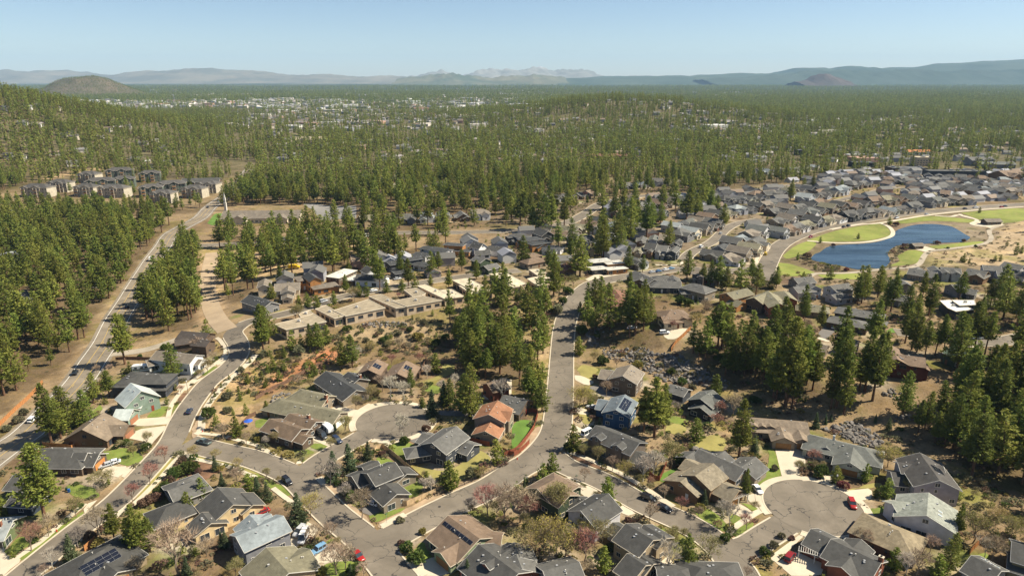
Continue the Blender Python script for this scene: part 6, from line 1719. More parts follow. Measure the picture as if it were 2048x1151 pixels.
for sx_, sy_, ra_, rb2 in spots:
    for q in range(4):
        a_ = yr.uniform(0, 6.28); px0, py0 = sx_+math.cos(a_)*(ra_+2), sy_+math.sin(a_)*(rb2+2); rr0 = yr.uniform(2.2, 5.0)
        i0, i1 = np.searchsorted(xs, (px0-12, px0+12)); j0, j1 = np.searchsorted(ys, (py0-12, py0+12))
        if i1 <= i0 or j1 <= j0: continue
        XX, YY = X[j0:j1, i0:i1], Y[j0:j1, i0:i1]; wt = _ss(1.6-np.hypot(XX-px0, YY-py0)/rr0+.25*_noise(XX, YY, 2, 3))[..., None]*.85
        colr[j0:j1, i0:i1] = colr[j0:j1, i0:i1]*(1-wt)+np.array(yr.choice(YC))*wt
idx = np.arange(nx*ny).reshape(ny, nx)
F4 = np.stack([idx[:-1, :-1], idx[:-1, 1:], idx[1:, 1:], idx[1:, :-1]], -1).reshape(-1, 4)
gme = bpy.data.meshes.new('ground')
gme.vertices.add(nx*ny); gme.vertices.foreach_set('co', np.stack([X, Y, Zg], -1).ravel())
gme.loops.add(F4.size); gme.loops.foreach_set('vertex_index', F4.ravel())
gme.polygons.add(len(F4)); gme.polygons.foreach_set('loop_start', np.arange(0, F4.size, 4)); gme.polygons.foreach_set('loop_total', np.full(len(F4), 4))
gme.polygons.foreach_set('use_smooth', np.ones(len(F4), bool)); gme.update(); gme.validate()
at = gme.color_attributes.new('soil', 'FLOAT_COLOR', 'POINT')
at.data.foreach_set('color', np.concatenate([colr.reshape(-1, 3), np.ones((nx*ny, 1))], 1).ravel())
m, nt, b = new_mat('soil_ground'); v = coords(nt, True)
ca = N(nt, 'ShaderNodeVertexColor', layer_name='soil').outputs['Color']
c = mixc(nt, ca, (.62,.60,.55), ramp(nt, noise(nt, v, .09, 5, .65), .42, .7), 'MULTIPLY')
c = mixc(nt, c, (1.35,1.32,1.2), ramp(nt, noise(nt, v, .35, 4, .6), .5, .72, 0, .8), 'MULTIPLY')
c = mixc(nt, c, (.50,.50,.42), ramp(nt, noise(nt, v, 1.1, 3, .6), .55, .7, 0, .75), 'MULTIPLY')
c = mixc(nt, c, (.62,.72,.42), ramp(nt, noise(nt, v, .03, 6, .75), .50, .60, 0, .75), 'MULTIPLY')
c = mixc(nt, c, (1.35,1.3,1.15), ramp(nt, noise(nt, v, .05, 5, .7, .6), .52, .62, 0, .7), 'MULTIPLY')
nt.links.new(c, b.inputs['Base Color']); b.inputs['Roughness'].default_value = .95; b.inputs['Specular IOR Level'].default_value = .1
bp = N(nt, 'ShaderNodeBump'); bp.inputs['Strength'].default_value = .6; bp.inputs['Distance'].default_value = .5
nt.links.new(noise(nt, v, .9, 5, .65), bp.inputs['Height']); nt.links.new(bp.outputs[0], b.inputs['Normal'])
gme.materials.append(m)
tag(obj('ground', gme), kind='structure')

# ---------------- far mountains ----------------
def mountain(name, prof, D, depth, col, col2, rough_amp, seed, snow=0.0):
    "prof: (bearing offset in metres at distance D, crest height); a long ridge with slopes in front and behind"
    px_ = np.array([p[0] for p in prof]); pz = np.array([p[1] for p in prof])
    u = np.linspace(px_[0], px_[-1], 480); crest = np.interp(u, px_, pz)
    k = np.ones(3)/3; crest = np.convolve(np.pad(crest, 1, 'edge'), k, 'valid')
    rows_ = np.linspace(-1, 1, 26); V = []; Fc = []
    for t in rows_:
        prof_t = 1-_ss(abs(t)) if t < 0 else 1-_ss(t)*1.0
        yy = D+t*depth
        ridge = _noise(u, np.full_like(u, yy), depth*.09, seed)*rough_amp*(1-abs(t))*(abs(t) > .02)+_noise(u, np.full_like(u, yy), depth*.03, seed+2)*rough_amp*.4*(1-abs(t))*(abs(t) > .02)
        zz = np.maximum(crest*prof_t+ridge*np.minimum(1, crest/200), -20) if True else 0
        for a, b_ in zip(u, zz): V.append((a, yy, b_-8))
    n = len(u)
    for i in range(len(rows_)-1):
        for j in range(n-1): Fc.append((i*n+j, i*n+j+1, (i+1)*n+j+1, (i+1)*n+j))
    m, nt, b = new_mat(name+'_slope'); v = coords(nt, True)
    c = mixc(nt, col, col2, ramp(nt, noise(nt, v, .0012, 6, .65), .4, .62))
    if snow:
        sep = N(nt, 'ShaderNodeSeparateXYZ'); nt.links.new(v, sep.inputs[0])
        ml = N(nt, 'ShaderNodeMath', operation='MULTIPLY'); nt.links.new(ramp(nt, sep.outputs['Z'], snow, snow*1.35), ml.inputs[0]); nt.links.new(ramp(nt, noise(nt, v, .003, 6, .7), .50, .62), ml.inputs[1])
        c = mixc(nt, c, (.42,.43,.46), ml.outputs[0])
    nt.links.new(c, b.inputs['Base Color']); b.inputs['Roughness'].default_value = .95; b.inputs['Specular IOR Level'].default_value = 0
    return tag(obj(name, mesh(name, V, Fc, m, smooth=True)), kind='structure')
for nm, D_, dep, c1, c2, ra, sd, sn, pr in MOUNT: mountain(nm, pr, D_, dep, c1, c2, ra, sd, sn)

# ---------------- roads, kerbs, pavements, lawns, pond ----------------
RL = [(nm, w, mt, kb, resample(p, 2.5)) for nm, w, mt, kb, p in ROADS]
def on_road(P, skip=None, margin=0.0):
    "which of the points P (n x 2) lie on a carriageway other than skip"
    r = np.zeros(len(P), bool)
    for nm, w, mt, kb, A in RL:
        if nm == skip: continue
        lo = A.min(0)-w; hi = A.max(0)+w
        near = np.all((P > lo) & (P < hi), 1)
        if not near.any(): continue
        idx_ = np.nonzero(near)[0]
        for s in range(0, len(idx_), 4000):
            q = idx_[s:s+4000]
            d = np.sqrt(((P[q, None, :]-A[None, ::1, :])**2).sum(-1)).min(1)
            r[q] |= d < w/2+margin
    for nm, c_, rr in DISCS:
        if nm != skip: r |= np.hypot(P[:, 0]-c_[0], P[:, 1]-c_[1]) < rr+margin
    return r
for k, (nm, w, mt, kb, A) in enumerate(RL):
    mat = {'asphalt': HWY if nm == 'highway' else ASPHALT, 'gravel': GM['gravel'], 'dirt': GM['dirt']}[mt]
    dz = (.10 if mt == 'asphalt' else .07)+.004*k
    o = ribbon(nm, A, w/2, -w/2, dz, mat, 6); tag(o, kind='structure')
    if kb:
        for sd in (1, -1):
            edge = A+normals(A)*sd*(w/2+.22)
            kp = ~on_road(edge, nm, .1)
            ko = ribbon('kerb', A, sd*(w/2+.02)+.22, sd*(w/2+.02)-.22, .22, KERB, 1, kp, .2, o)
for k, (nm, c_, rr) in enumerate(DISCS):
    t = np.linspace(0, 2*math.pi, 73)[:-1]
    ring = np.stack([c_[0]+rr*np.cos(t), c_[1]+rr*np.sin(t)], 1)
    o = sheet(nm, ring.tolist(), .165+.004*k, ASPHALT, 3.0, False); tag(o, kind='structure')
    A = np.concatenate([ring, ring[:2]]); e = A+normals(A)*(-.25)
    ribbon('kerb', A, .02, -.42, .25, KERB, 1, ~on_road(e, nm, .2), .2, o)
    e2 = A+normals(A)*(-1.4); tag(ribbon('pavement', A, -.46, -2.3, .20, GM['concrete'], 2, ~on_road(e2, nm, .5), .15), kind='structure')
mh = MB(); mh.tube([(0, 0, -.03), (0, 0, .012)], [.42, .42], 12); MHM = mh.mesh('manhole_cover', pm('cast_iron', (.045,.04,.036), .6, .2))
for nm, w, mt, kb, A in RL:
    if not kb: continue
    ro_ = [o for o in COL.objects if o.name == nm][0]
    for i in range(9, len(A)-4, 21):
        q = A[i]+normals(A)[i]*w*.18
        if q[1] < 420: obj('manhole_cover', MHM, ro_, (q[0], q[1], tz(*q)+.16))
# highway paint
A = [a for a in RL if a[0] == 'highway'][0][4]; hw = [o for o in COL.objects if o.name == 'highway'][0]
for off, wd, mt in ((5.6, .22, PAINTW), (-5.6, .22, PAINTW), (1.75, .16, PAINTY), (-1.75, .16, PAINTY)):
    ribbon('edge_line' if mt is PAINTW else 'centre_line', A, off+wd/2, off-wd/2, .135, mt, 1, None, 0, hw)
for i in range(6, len(A)-6, 5):
    if i % 10 == 6:
        seg = A[i:i+2]; ribbon('lane_dash', seg, 1.2, 1.05, .136, PAINTY, 1, None, 0, hw)
pv = 0
for w, mt, p in PATHS:
    A = resample(p, 1.6)
    o = ribbon('pavement' if mt == 'concrete' else 'gravel_path', A, w/2, -w/2, (.17 if mt == 'concrete' else .08)+.003*pv, GM[mt], 2, ~on_road(A, None, .3), .15); pv += 1
    if o: tag(o, kind='structure')
NAMES = dict(concrete='concrete_drive', drive_dark='asphalt_drive', parking='parking_lot', lawn='lawn', dry_lawn='dry_lawn', green_lawn='watered_lawn', park_lawn='park_lawn', mulch='mulch_bed', planter='planter_strip')
for k, (kind, p) in enumerate(POLYS):
    dz = {'concrete': .085, 'drive_dark': .085, 'parking': .085, 'mulch': .06}.get(kind, .055)+.0003*k
    tag(sheet(NAMES[kind], p, dz, GM[kind], 3.0, kind not in ('concrete', 'drive_dark', 'parking'), None, .55 if kind in ('lawn', 'dry_lawn', 'mulch', 'planter') else 0.0), kind='structure')
# joints scored in the larger concrete drives are left to the material; pond:
m, nt, b = new_mat('pond_water'); v = coords(nt, True)
mp = N(nt, 'ShaderNodeMapping'); mp.inputs['Scale'].default_value = (.22, 1, 1); mp.inputs['Rotation'].default_value = (0, 0, .5); nt.links.new(v, mp.inputs['Vector'])
c = mixc(nt, (.009,.022,.036), (.04,.072,.10), ramp(nt, noise(nt, mp.outputs[0], .07, 6, .72, .8), .42, .60))  # paler wind-streak highlights on the water, painted into the colour
nt.links.new(c, b.inputs['Base Color'])
nt.links.new(ramp(nt, noise(nt, mp.outputs[0], .05, 4, .6, 1), .4, .65, .10, .32), b.inputs['Roughness'])
b.inputs['IOR'].default_value = 1.33
bp = N(nt, 'ShaderNodeBump'); bp.inputs['Strength'].default_value = .35; bp.inputs['Distance'].default_value = .25
nt.links.new(noise(nt, mp.outputs[0], .9, 4, .6), bp.inputs['Height']); nt.links.new(bp.outputs[0], b.inputs['Normal'])
zl = np.mean([tz(*p) for p in LAKE])
tag(sheet('pond_water', LAKE, .16, m, 6.0, True, zl), kind='structure')

# ---------------- houses ----------------
HOLES = []           # (x, y, radius) kept clear of scattered plants
LAND = []            # landmarks for descriptions
def rect_of(w):
    ends, x1, y1, x2, y2, ze, hw = w[:7]
    L = math.hypot(x2-x1, y2-y1) or .01; u = ((x2-x1)/L, (y2-y1)/L)
    return (x1, y1, u, -hw if ends[0] == 'h' else 0.0, L+(hw if ends[1] == 'h' else 0.0), hw)
def in_rect(x, y, R, m=0.0):
    x1, y1, u, a, b_, hw = R; dx, dy = x-x1, y-y1; s = dx*u[0]+dy*u[1]; t = -dx*u[1]+dy*u[0]
    return a-m < s < b_+m and -hw-m < t < hw+m
T_ = .22
def wing_mesh(roof, wall, trim, w, ov=.55, base=-2.5):
    ends, x1, y1, x2, y2, ze, hw, pitch = w[:8]
    L = math.hypot(x2-x1, y2-y1) or .01; ux, uy = (x2-x1)/L, (y2-y1)/L
    P = lambda u, v_, z: (x1+ux*u-uy*v_, y1+uy*u+ux*v_, z)
    ga, gb = ends[0] == 'g', ends[1] == 'g'
    ua, ub = (0 if ga else -hw), (L if gb else L+hw)
    ea, eb = ua-ov*.9, ub+ov*.9; W = hw+ov; zr = ze+hw*pitch; zee = ze-ov*pitch
    ra, rb_ = (ea if ga else 0), (eb if gb else L)
    top = [P(ea, -W, zee), P(eb, -W, zee), P(eb, W, zee), P(ea, W, zee), P(ra, 0, zr), P(rb_, 0, zr)]
    bot = [(p[0], p[1], p[2]-T_) for p in top]
    f = [(0, 1, 5, 4), (2, 3, 4, 5), (7, 6, 10, 11)[::1], (9, 8, 11, 10)[::1]]
    f += [(0, 6, 7, 1), (2, 8, 9, 3)]
    f += [(3, 9, 10, 4), (4, 10, 6, 0)] if ga else [(3, 0, 4), (10, 6, 9), (3, 9, 6, 0)]
    f += [(1, 7, 11, 5), (5, 11, 8, 2)] if gb else [(1, 2, 5), (11, 8, 7), (1, 7, 8, 2)]
    roof.add(top+bot, f)
    edges = [(0, 1), (2, 3)]+([(3, 4), (4, 0)] if ga else [(3, 0)])+([(1, 5), (5, 2)] if gb else [(1, 2)])
    cxx, cyy = P(L/2, 0, 0)[:2]
    for a, b_ in edges:
        p, q = Vector(top[a]), Vector(top[b_]); d = q-p; n = Vector((d.y, -d.x, 0))
        if n.length < 1e-4: continue
        n.normalize(); mid = (p+q)/2
        if n.x*(mid.x-cxx)+n.y*(mid.y-cyy) < 0: n = -n
        o1 = n*.035+Vector((0, 0, .01)); 
        trim.bar(p+o1, q+o1, .07, .2)
    zt = ze-T_+.04
    c4 = [(ua, -hw), (ub, -hw), (ub, hw), (ua, hw)]
    lo = [P(a, b_, base) for a, b_ in c4]; hi = [P(a, b_, zt) for a, b_ in c4]
    V = lo+hi+[P(ua, 0, zr-T_+.02), P(ub, 0, zr-T_+.02)]
    wf = [(0, 1, 5, 4), (2, 3, 7, 6), (1, 2, 6, 9, 5) if gb else (1, 2, 6, 5), (3, 0, 4, 8, 7) if ga else (3, 0, 4, 7)]
    wall.add(V, wf)
    return dict(P=P, ua=ua, ub=ub, hw=hw, ze=ze, zr=zr, pitch=pitch, L=L, u=(ux, uy), W=W)
def win_mesh(name, w, h, two):
    fr = MB(); t = .10
    for c_, s in (((0, 0, h/2-t/2), (w, .10, t)), ((0, 0, -h/2+t/2), (w+.12, .14, t)), ((-w/2+t/2, 0, 0), (t, .10, h-2*t)), ((w/2-t/2, 0, 0), (t, .10, h-2*t))): fr.box(c_, s)
    if w > 1.2: fr.box((0, 0, 0), (.07, .09, h-2*t))
    pa = MB(); pa.box((0, .01, 0), (w-2*t+.02, .05, h-2*t+.02), 0, 1 if two else 0)
    if two:
        fr.v, fr.f, fr.m = fr.v, fr.f, fr.m; n = len(fr.v); fr.v += pa.v; fr.f += [tuple(i+n for i in f) for f in pa.f]; fr.m += pa.m
        return fr
    return fr, pa
WSZ = {'m': (1.5, 1.35), 'l': (2.5, 1.5), 's': (.9, 1.2), 'h': (1.6, .8), 'd': (2.6, 2.1)}
WFR, WPA, WONE = {}, {}, {}
for tk in ('white', 'brown', 'cream', 'grey', 'tan', 'black'):
    for k, (w, h) in WSZ.items():
        fr, pa = win_mesh('window', w, h, False)
        WFR[tk, k] = fr.mesh('window_frame', trimm(tk))
        if tk == 'white': WPA[k] = pa.mesh('window_pane', GLASS)
        WONE[tk, k] = win_mesh('window', w, h, True).mesh('window', [trimm(tk), GLASS])
def garage_mesh(name, w, c_):
    g = MB()
    for i in range(4): g.box((0, 0, .27+.54*i), (w, .08, .51))
    g.box((0, .02, 1.08), (w+.02, .04, 2.16), 0, 1)
    return g.mesh(name, [pm('garage_'+name, c_, .6, .15, (1, 5)), trimm('black')])
GARC = {'g': (.30,.13,.07), 'o': (.50,.20,.06), 'b': (.26,.135,.05), 'w': (.70,.68,.64)}
GARM = {(k, w): garage_mesh('door_%s_%d' % ({'g': 'russet', 'o': 'orange', 'b': 'wood', 'w': 'white'}[k], w), w, c_) for k, c_ in GARC.items() for w in (3, 5)}
DOORM = {}
for k, c_ in (('brown', (.16,.07,.035)), ('white', (.6,.6,.58)), ('red', (.25,.05,.03))):
    d = MB(); d.box((0, 0, 1.05), (.95, .08, 2.1)); d.box((.36, -.06, 1.0), (.05, .06, .16), 0, 1); DOORM[k] = d.mesh('door', [pm('door_'+k, c_, .5, .1), trimm('black')])
CAM = Vector((0, 0, 120))
def openings(root, wings, info, trim, z0, rng, detail):
    rects = [rect_of(w) for w in wings]; placed_door = False; ox, oy = root.location.x, root.location.y
    for wi, (w, I) in enumerate(zip(wings, info)):
        P, ua, ub, hw = I['P'], I['ua'], I['ub'], I['hw']; ux, uy = I['u']
        two = I['ze'] > 4.3
        dorm = hw < 2.3
        sides = [((ua, -hw), (ub, -hw), (uy, -ux)), ((ub, hw), (ua, hw), (-uy, ux)), ((ub, -hw), (ub, hw), (ux, uy)), ((ua, hw), (ua, -hw), (-ux, -uy))]
        for si, (a, b_, n) in enumerate(sides):
            A0, B0 = Vector(P(a[0], a[1], 0)), Vector(P(b_[0], b_[1], 0)); Ln = (B0-A0).length
            mid = (A0+B0)/2
            if Vector((n[0], n[1])).dot(Vector((-mid.x-ox, -mid.y-oy)).normalized()) < -.15 or Ln < 1.6: continue
            rz = math.atan2(B0.y-A0.y, B0.x-A0.x); d = (B0-A0)/Ln; nv = Vector((n[0], n[1], 0))
            gar = w[8] if len(w) > 8 else ''
            isg = gar and si == (3 if gar[1] == '0' else 2)
            free = lambda p: not any(j != wi and in_rect(p.x+nv.x*.3, p.y+nv.y*.3, R, .25) and wings[j][5] >= 2.5 for j, R in enumerate(rects))
            if isg:
                gw = 5 if 2*hw > 6 else 3; p = mid+nv*.05
                obj('garage_door', GARM[gar[0], gw], root, (p.x, p.y, 0), rz)
            if dorm:
                p = mid+nv*.04
                if si >= 2 and free(mid): add_window(root, trim, 's' if hw < 1.9 else 'm', (p.x, p.y, I['ze']-.55), rz, detail)
                continue
            n_ = max(1, int(Ln/3.9))
            for st in range(2 if two else 1):
                if isg and st == 0: continue
                for k in range(n_):
                    f = (k+.5+rng.uniform(-.15, .15))/n_; p = A0+d*Ln*f
                    if not free(p) or rng.random() < .12: continue
                    p = p+nv*.04
                    if st == 0 and not placed_door and rng.random() < .25:
                        obj('door', DOORM[rng.choice(list(DOORM))], root, (p.x, p.y, 0), rz); placed_door = True; continue
                    kk = rng.choice('mmlsmd' if st == 0 else 'mmlsm')
                    if WSZ[kk][0] > Ln/n_*.8: kk = 's'
                    zc = (1.1 if kk == 'd' else 1.55)+st*2.75
                    if zc+.8 > I['ze']: continue
                    add_window(root, trim, kk, (p.x, p.y, zc), rz, detail)
            gend = (si == 2 and w[0][1] == 'g') or (si == 3 and w[0][0] == 'g')
            if gend and I['zr']-I['ze'] > 1.9 and free(mid):
                p = mid+nv*.04; add_window(root, trim, 'h' if I['zr']-I['ze'] < 2.6 else 'm', (p.x, p.y, I['ze']+(I['zr']-I['ze'])*.28), rz, detail)
def add_window(root, trim, k, loc, rz, detail):
    if detail:
        f = obj('window', WFR[trim, k], root, loc, rz); obj('pane', WPA[k], f)
    else: obj('window', WONE[trim, k], root, loc, rz)
def roof_pt(I, side, f, dd):
    "point on a roof plane: f along the ridge, dd from ridge (0) to wall line (1)"
    x, y, z = I['P'](I['L']*f, side*I['hw']*dd, I['zr']-I['hw']*dd*I['pitch']); return Vector((x, y, z))
def slope_matrix(I, side):
    ux, uy = I['u']; u = Vector((ux, uy, 0)); d = Vector((-uy*side, ux*side, -I['pitch'])).normalized()
    n = u.cross(d)
    if n.z < 0: n = -n
    return Matrix((u, n.cross(u), n)).transposed()
def panel_at(root, name, me, I, side, f, dd, lift):
    M = slope_matrix(I, side); p = roof_pt(I, side, f, dd)+M.col[2]*lift
    o = obj(name, me, root); o.location = p; o.rotation_euler = M.to_euler(); return o
sp_ = MB(); sp_.box((0, 0, 0), (1.65, 1.0, .06)); sp_.box((0, 0, -.02), (1.69, 1.04, .05), 0, 1); SPM = sp_.mesh('solar_panel', [SOLAR, trimm('grey')])
sk_ = MB(); sk_.box((0, 0, 0), (.8, 1.2, .16), 0, 1); sk_.box((0, 0, .06), (.62, 1.0, .1)); SKM = sk_.mesh('skylight', [pm('skylight_glass', (.35,.4,.42), .1, .1, spec=.6), trimm('white')])
ch_ = MB(); ch_.box((0, 0, 0), (1.1, .8, 3.0)); ch_.box((0, 0, 1.55), (1.25, .95, .14), 0, 1); ch_.box((0, 0, 1.72), (.4, .4, .3), 0, 2); CHM = ch_.mesh('chimney', [BRICK, KERB, trimm('black')])
cw_ = MB(); cw_.box((0, 0, 0), (.7, .7, 3.4)); cw_.box((0, 0, 1.75), (.8, .8, .12), 0, 1); CWM = cw_.mesh('chimney', [trimm('white'), trimm('grey')])
vt_ = MB(); vt_.tube([(0, 0, -.3), (0, 0, .4)], [.08, .08], 6); vt_.box((0, 0, .42), (.26, .26, .08)); VTM = vt_.mesh('roof_vent', trimm('white'))
bx_ = MB(); bx_.box((0, 0, .1), (.5, .45, .28)); VBM = bx_.mesh('roof_vent', trimm('grey'))
def short(label):
    s = label
    for k in (' with ', ' beside ', ' behind ', ' half ', ' at ', ' in ', ' below ', ' against ', ' above ', ' between ', ' hidden ', ' inside ', ' left of ', ' right of ', ' among ', ' nearest ', ' near ', ' sunk ', ' second ', ' third ', ' partly ', ' cut ', ' deep ', ' facing ', ' across ', ' beyond ', ' under '): s = s.split(k)[0]
    return s
def build_house(label, wings, wallk, roofk, trimk, extra, seed, detail, group=None, cat='house', name='house', landmark=None):
    rng = random.Random(seed)
    cx_ = np.mean([(w[1]+w[3])/2 for w in wings]); cy_ = np.mean([(w[2]+w[4])/2 for w in wings])
    zs = [tz(w[1], w[2]) for w in wings]+[tz(w[3], w[4]) for w in wings]; z0 = float(np.mean(zs))+.15
    root = obj(name, None, None, (cx_, cy_, z0)); tag(root, label, cat, group)
    loc = [(w[0], w[1]-cx_, w[2]-cy_, w[3]-cx_, w[4]-cy_)+tuple(w[5:]) for w in wings]
    roof, wall, trim = MB(), MB(), MB()
    base = -max(1.2, z0-min(zs)+2.0)
    info = [wing_mesh(roof, wall, trim, w, .55 if w[6] > 2.3 else .3, base) for w in loc]
    obj('wall', wall.mesh('wall', wallm(wallk)), root)
    ro = obj('roof', roof.mesh('roof', roofm(roofk)), root)
    obj('fascia', trim.mesh('fascia', trimm(trimk)), ro)
    openings(root, loc, info, trimk, z0, rng, detail)
    if detail:
        for k in range(rng.randint(5, 8)):
            I = info[rng.randrange(min(2, len(info)))]
            if I['hw'] < 3 or I['L'] < 3: continue
            sd = rng.choice((-1, 1)); p = roof_pt(I, sd, rng.uniform(.2, .8), rng.uniform(.15, .5)); obj('roof_vent', rng.choice((VTM, VBM)), ro, p)
    for e in extra:
        I = info[e[1]]; kd = e[0]
        if kd.startswith('chimney'): p = roof_pt(I, e[2], e[3], .25); obj('chimney', CWM if kd == 'chimneywhite' else CHM, ro, p, math.atan2(I['u'][1], I['u'][0]))
        elif kd == 'skylight':
            for q in (-.08, .08): panel_at(ro, 'skylight', SKM, I, e[2], e[3]+q, .45, .03)
        elif kd.startswith('solar'):
            nu, nv_ = {'solar': (5, 3), 'solar1': (2, 3), 'solarrow': (7, 1)}[kd]
            for i in range(nu):
                for j in range(nv_):
                    f = e[3]+(i-(nu-1)/2)*1.72/max(I['L'], 4); dd = (.40 if nv_ > 1 else .28)+(j-(nv_-1)/2)*1.08/(I['hw']*math.hypot(1, I['pitch']))
                    panel_at(ro, 'solar_panel', SPM, I, e[2], f, dd, .09)
    for w in wings: 
        R = rect_of(w); L = R[4]-R[3]
        for t in np.linspace(R[3], R[4], max(2, int(L/4)+1)): HOLES.append((w[1]+R[2][0]*t, w[2]+R[2][1]*t, R[5]+1.6))
    LAND.append((landmark or short(label), cx_, cy_, z0))
    return root
for k, h in enumerate(HOUSES):
    build_house(h['label'], h['wings'], h['wall'], h['roof'], h['trim'], h['extra'], 100+k, True)
# repeated houses in rows
ORD = ['first', 'second', 'third', 'fourth', 'fifth', 'sixth', 'seventh', 'eighth', 'ninth', 'tenth', 'eleventh', 'twelfth', 'thirteenth', 'fourteenth', 'fifteenth', 'sixteenth', 'seventeenth', 'eighteenth', 'nineteenth', 'twentieth']
WW = {0: ['white', 'whitegrey', 'lightgrey', 'cream'], 1: ['darkslate', 'grey', 'black', 'greyblue'], 2: ['taupe', 'umber', 'stone', 'brown'], 3: ['lightgrey', 'sagepale', 'cream', 'grey'], 4: ['taupe', 'tanwall', 'cream', 'taupedark'], 5: ['umber', 'darkslate', 'cedar', 'whitegrey']}
RR = {0: ['slate', 'pale', 'slate2', 'taupe'], 1: ['charcoal', 'slate', 'blueblack'], 2: ['slate', 'charcoal', 'brown'], 3: ['slate', 'slate2', 'charcoal2', 'bluegrey'], 4: ['taupe', 'brown', 'olive'], 5: ['blueblack', 'charcoal', 'flatgrey']}
CN = dict(white='white', whitegrey='off-white', lightgrey='pale grey', cream='cream', darkslate='dark slate', grey='grey', black='black', greyblue='blue-grey', taupe='taupe', umber='dark brown', stone='stone', brown='brown', sagepale='pale sage', tanwall='tan', taupedark='dark taupe', cedar='cedar')
for desc, i, n, x, y, yaw, wd, dep, sty, sd in ROWS:
    wd *= 1.1; dep *= 1.12
    rng = random.Random(sd); wk, rk = rng.choice(WW[sty]), rng.choice(RR[sty])
    cs, sn = math.cos(yaw), math.sin(yaw); W2 = wd/2; D2 = dep/2
    Q = lambda u, v_: (x+cs*u-sn*v_, y+sn*u+cs*v_)
    def wg(ends, a, b_, ze, hw, pt, g=''): p, q = Q(*a), Q(*b_); return (ends, p[0], p[1], q[0], q[1], ze, hw, pt, g)
    two = rng.random() < .5; ze = 5.2 if two else 3.3; s = rng.choice((-1, 1)); pt = rng.choice((.45, .55, .6)) if sty != 5 else .12
    e = rng.choice(('gg', 'gg', 'hh', 'gh')) if sty != 5 else 'hh'
    if rng.random() < .5:
        hw_ = min(5.0, D2*.66); ins = hw_ if 'h' in e else 0
        wings = [wg(e, (-W2+(hw_*.9 if e[0] == 'h' else 0), 1.5), (W2-(hw_*.9 if e[1] == 'h' else 0), 1.5), ze, hw_, pt), wg('gg', (s*W2*.42, -D2), (s*W2*.42, 1), ze-.5 if two else 3.0, W2*.42, pt+.05), wg('gh', (-s*W2*.5, -D2+.8), (-s*W2*.5, 0), 2.9, W2*.32, .5)]
    else:
        wings = [wg('gg' if sty != 5 else 'hh', (0, -D2*.75+(0 if sty != 5 else W2*.6)), (0, D2-(0 if sty != 5 else W2*.6)), ze, W2*.72, pt), wg('gh', (s*W2*.95, .5), (s*W2*.1, .5), 3.2, D2*.45, .4), wg('gg', (-s*W2*.35, -D2), (-s*W2*.35, -D2*.2), 2.9, W2*.4, .5)]
    lab = f"{CN[wk]} house, {ORD[i]} from left in the {desc}"
    build_house(lab, wings, wk, rk, 'white' if sty != 5 else 'grey', [], sd, False, 'houses in the '+desc, landmark=desc)
# flat-roofed houses on the crest
for k, h in enumerate(FLATS):
    pts = [p for hh, b_ in h['blocks'] for p in b_]; cx_, cy_ = np.mean([p[0] for p in pts]), np.mean([p[1] for p in pts]); z0 = tz(cx_, cy_)
    root = tag(obj('flat_roofed_house', None, None, (cx_, cy_, z0)), h['label'], 'house')
    wall, roof, par = MB(), MB(), MB(); rng = random.Random(k)
    polys = []
    for hh, b_ in h['blocks']:
        q = [(p[0]-cx_, p[1]-cy_) for p in b_]; ar = sum(q[i][0]*q[(i+1) % len(q)][1]-q[(i+1) % len(q)][0]*q[i][1] for i in range(len(q)))
        if ar < 0: q = q[::-1]
        polys.append((hh, q))
        wall.prism(q, -3, hh-.3); n = len(q); c_ = Vector((np.mean([p[0] for p in q]), np.mean([p[1] for p in q]), 0))
        big = [tuple((Vector((p[0], p[1], 0))-c_)*1.035+c_)[:2] for p in q]
        roof.prism(big, hh-.32, hh); 
        roof.add([(p[0], p[1], hh-.32) for p in big[::-1]], [tuple(range(n))])
        for i in range(n): a, b2 = big[i], big[(i+1) % n]; par.bar((a[0], a[1], hh+.14), (b2[0], b2[1], hh+.14), .22, .36)
    obj('wall', wall.mesh('wall', wallm(h['wall'])), root); ro = obj('roof', roof.mesh('roof', roofm(h['roof'])), root); obj('parapet', par.mesh('parapet', trimm('cream')), ro)
    for hh, q in polys:
        n = len(q)
        for i in range(n):
            a, b2 = Vector((*q[i], 0)), Vector((*q[(i+1) % n], 0)); d = b2-a; Ln = d.length
            if Ln < 3: continue
            d /= Ln; nv = Vector((d.y, -d.x, 0)); mid = (a+b2)/2
            if nv.y > -.05: continue
            m_ = max(1, int(Ln/4.2))
            for j in range(m_):
                p = a+d*Ln*(j+.5)/m_+nv*.05
                if any(inside([p.x+nv.x*.5], [p.y+nv.y*.5], o2)[0] for _, o2 in polys): continue
                kk = 'd' if rng.random() < .6 else 'l'; add_window(root, 'brown', kk, (p.x, p.y, 1.35 if kk == 'd' else 1.8), math.atan2(d.y, d.x), True)
                if kk == 'd': root.children[-1].scale = (1.4, 1, 1.15)  # widened dark panes stand in for the shaded recesses of the patios
        c_ = (np.mean([p[0] for p in q]), np.mean([p[1] for p in q]))
        ac = MB(); ac.box((0, 0, .5), (1.3, 1.0, .9)); ac.box((0, 0, 1.0), (.8, .8, .1), 0, 1)
        obj('air_unit', ac.mesh('air_unit', [trimm('white'), trimm('grey')]), ro, (c_[0], c_[1], hh))
        obj('roof_vent', VBM, ro, (c_[0]+2, c_[1]-1, hh))
    for p in pts: HOLES.append((p[0], p[1], 4))
    HOLES.append((cx_, cy_, 12)); LAND.append((short(h['label']), cx_, cy_, z0))
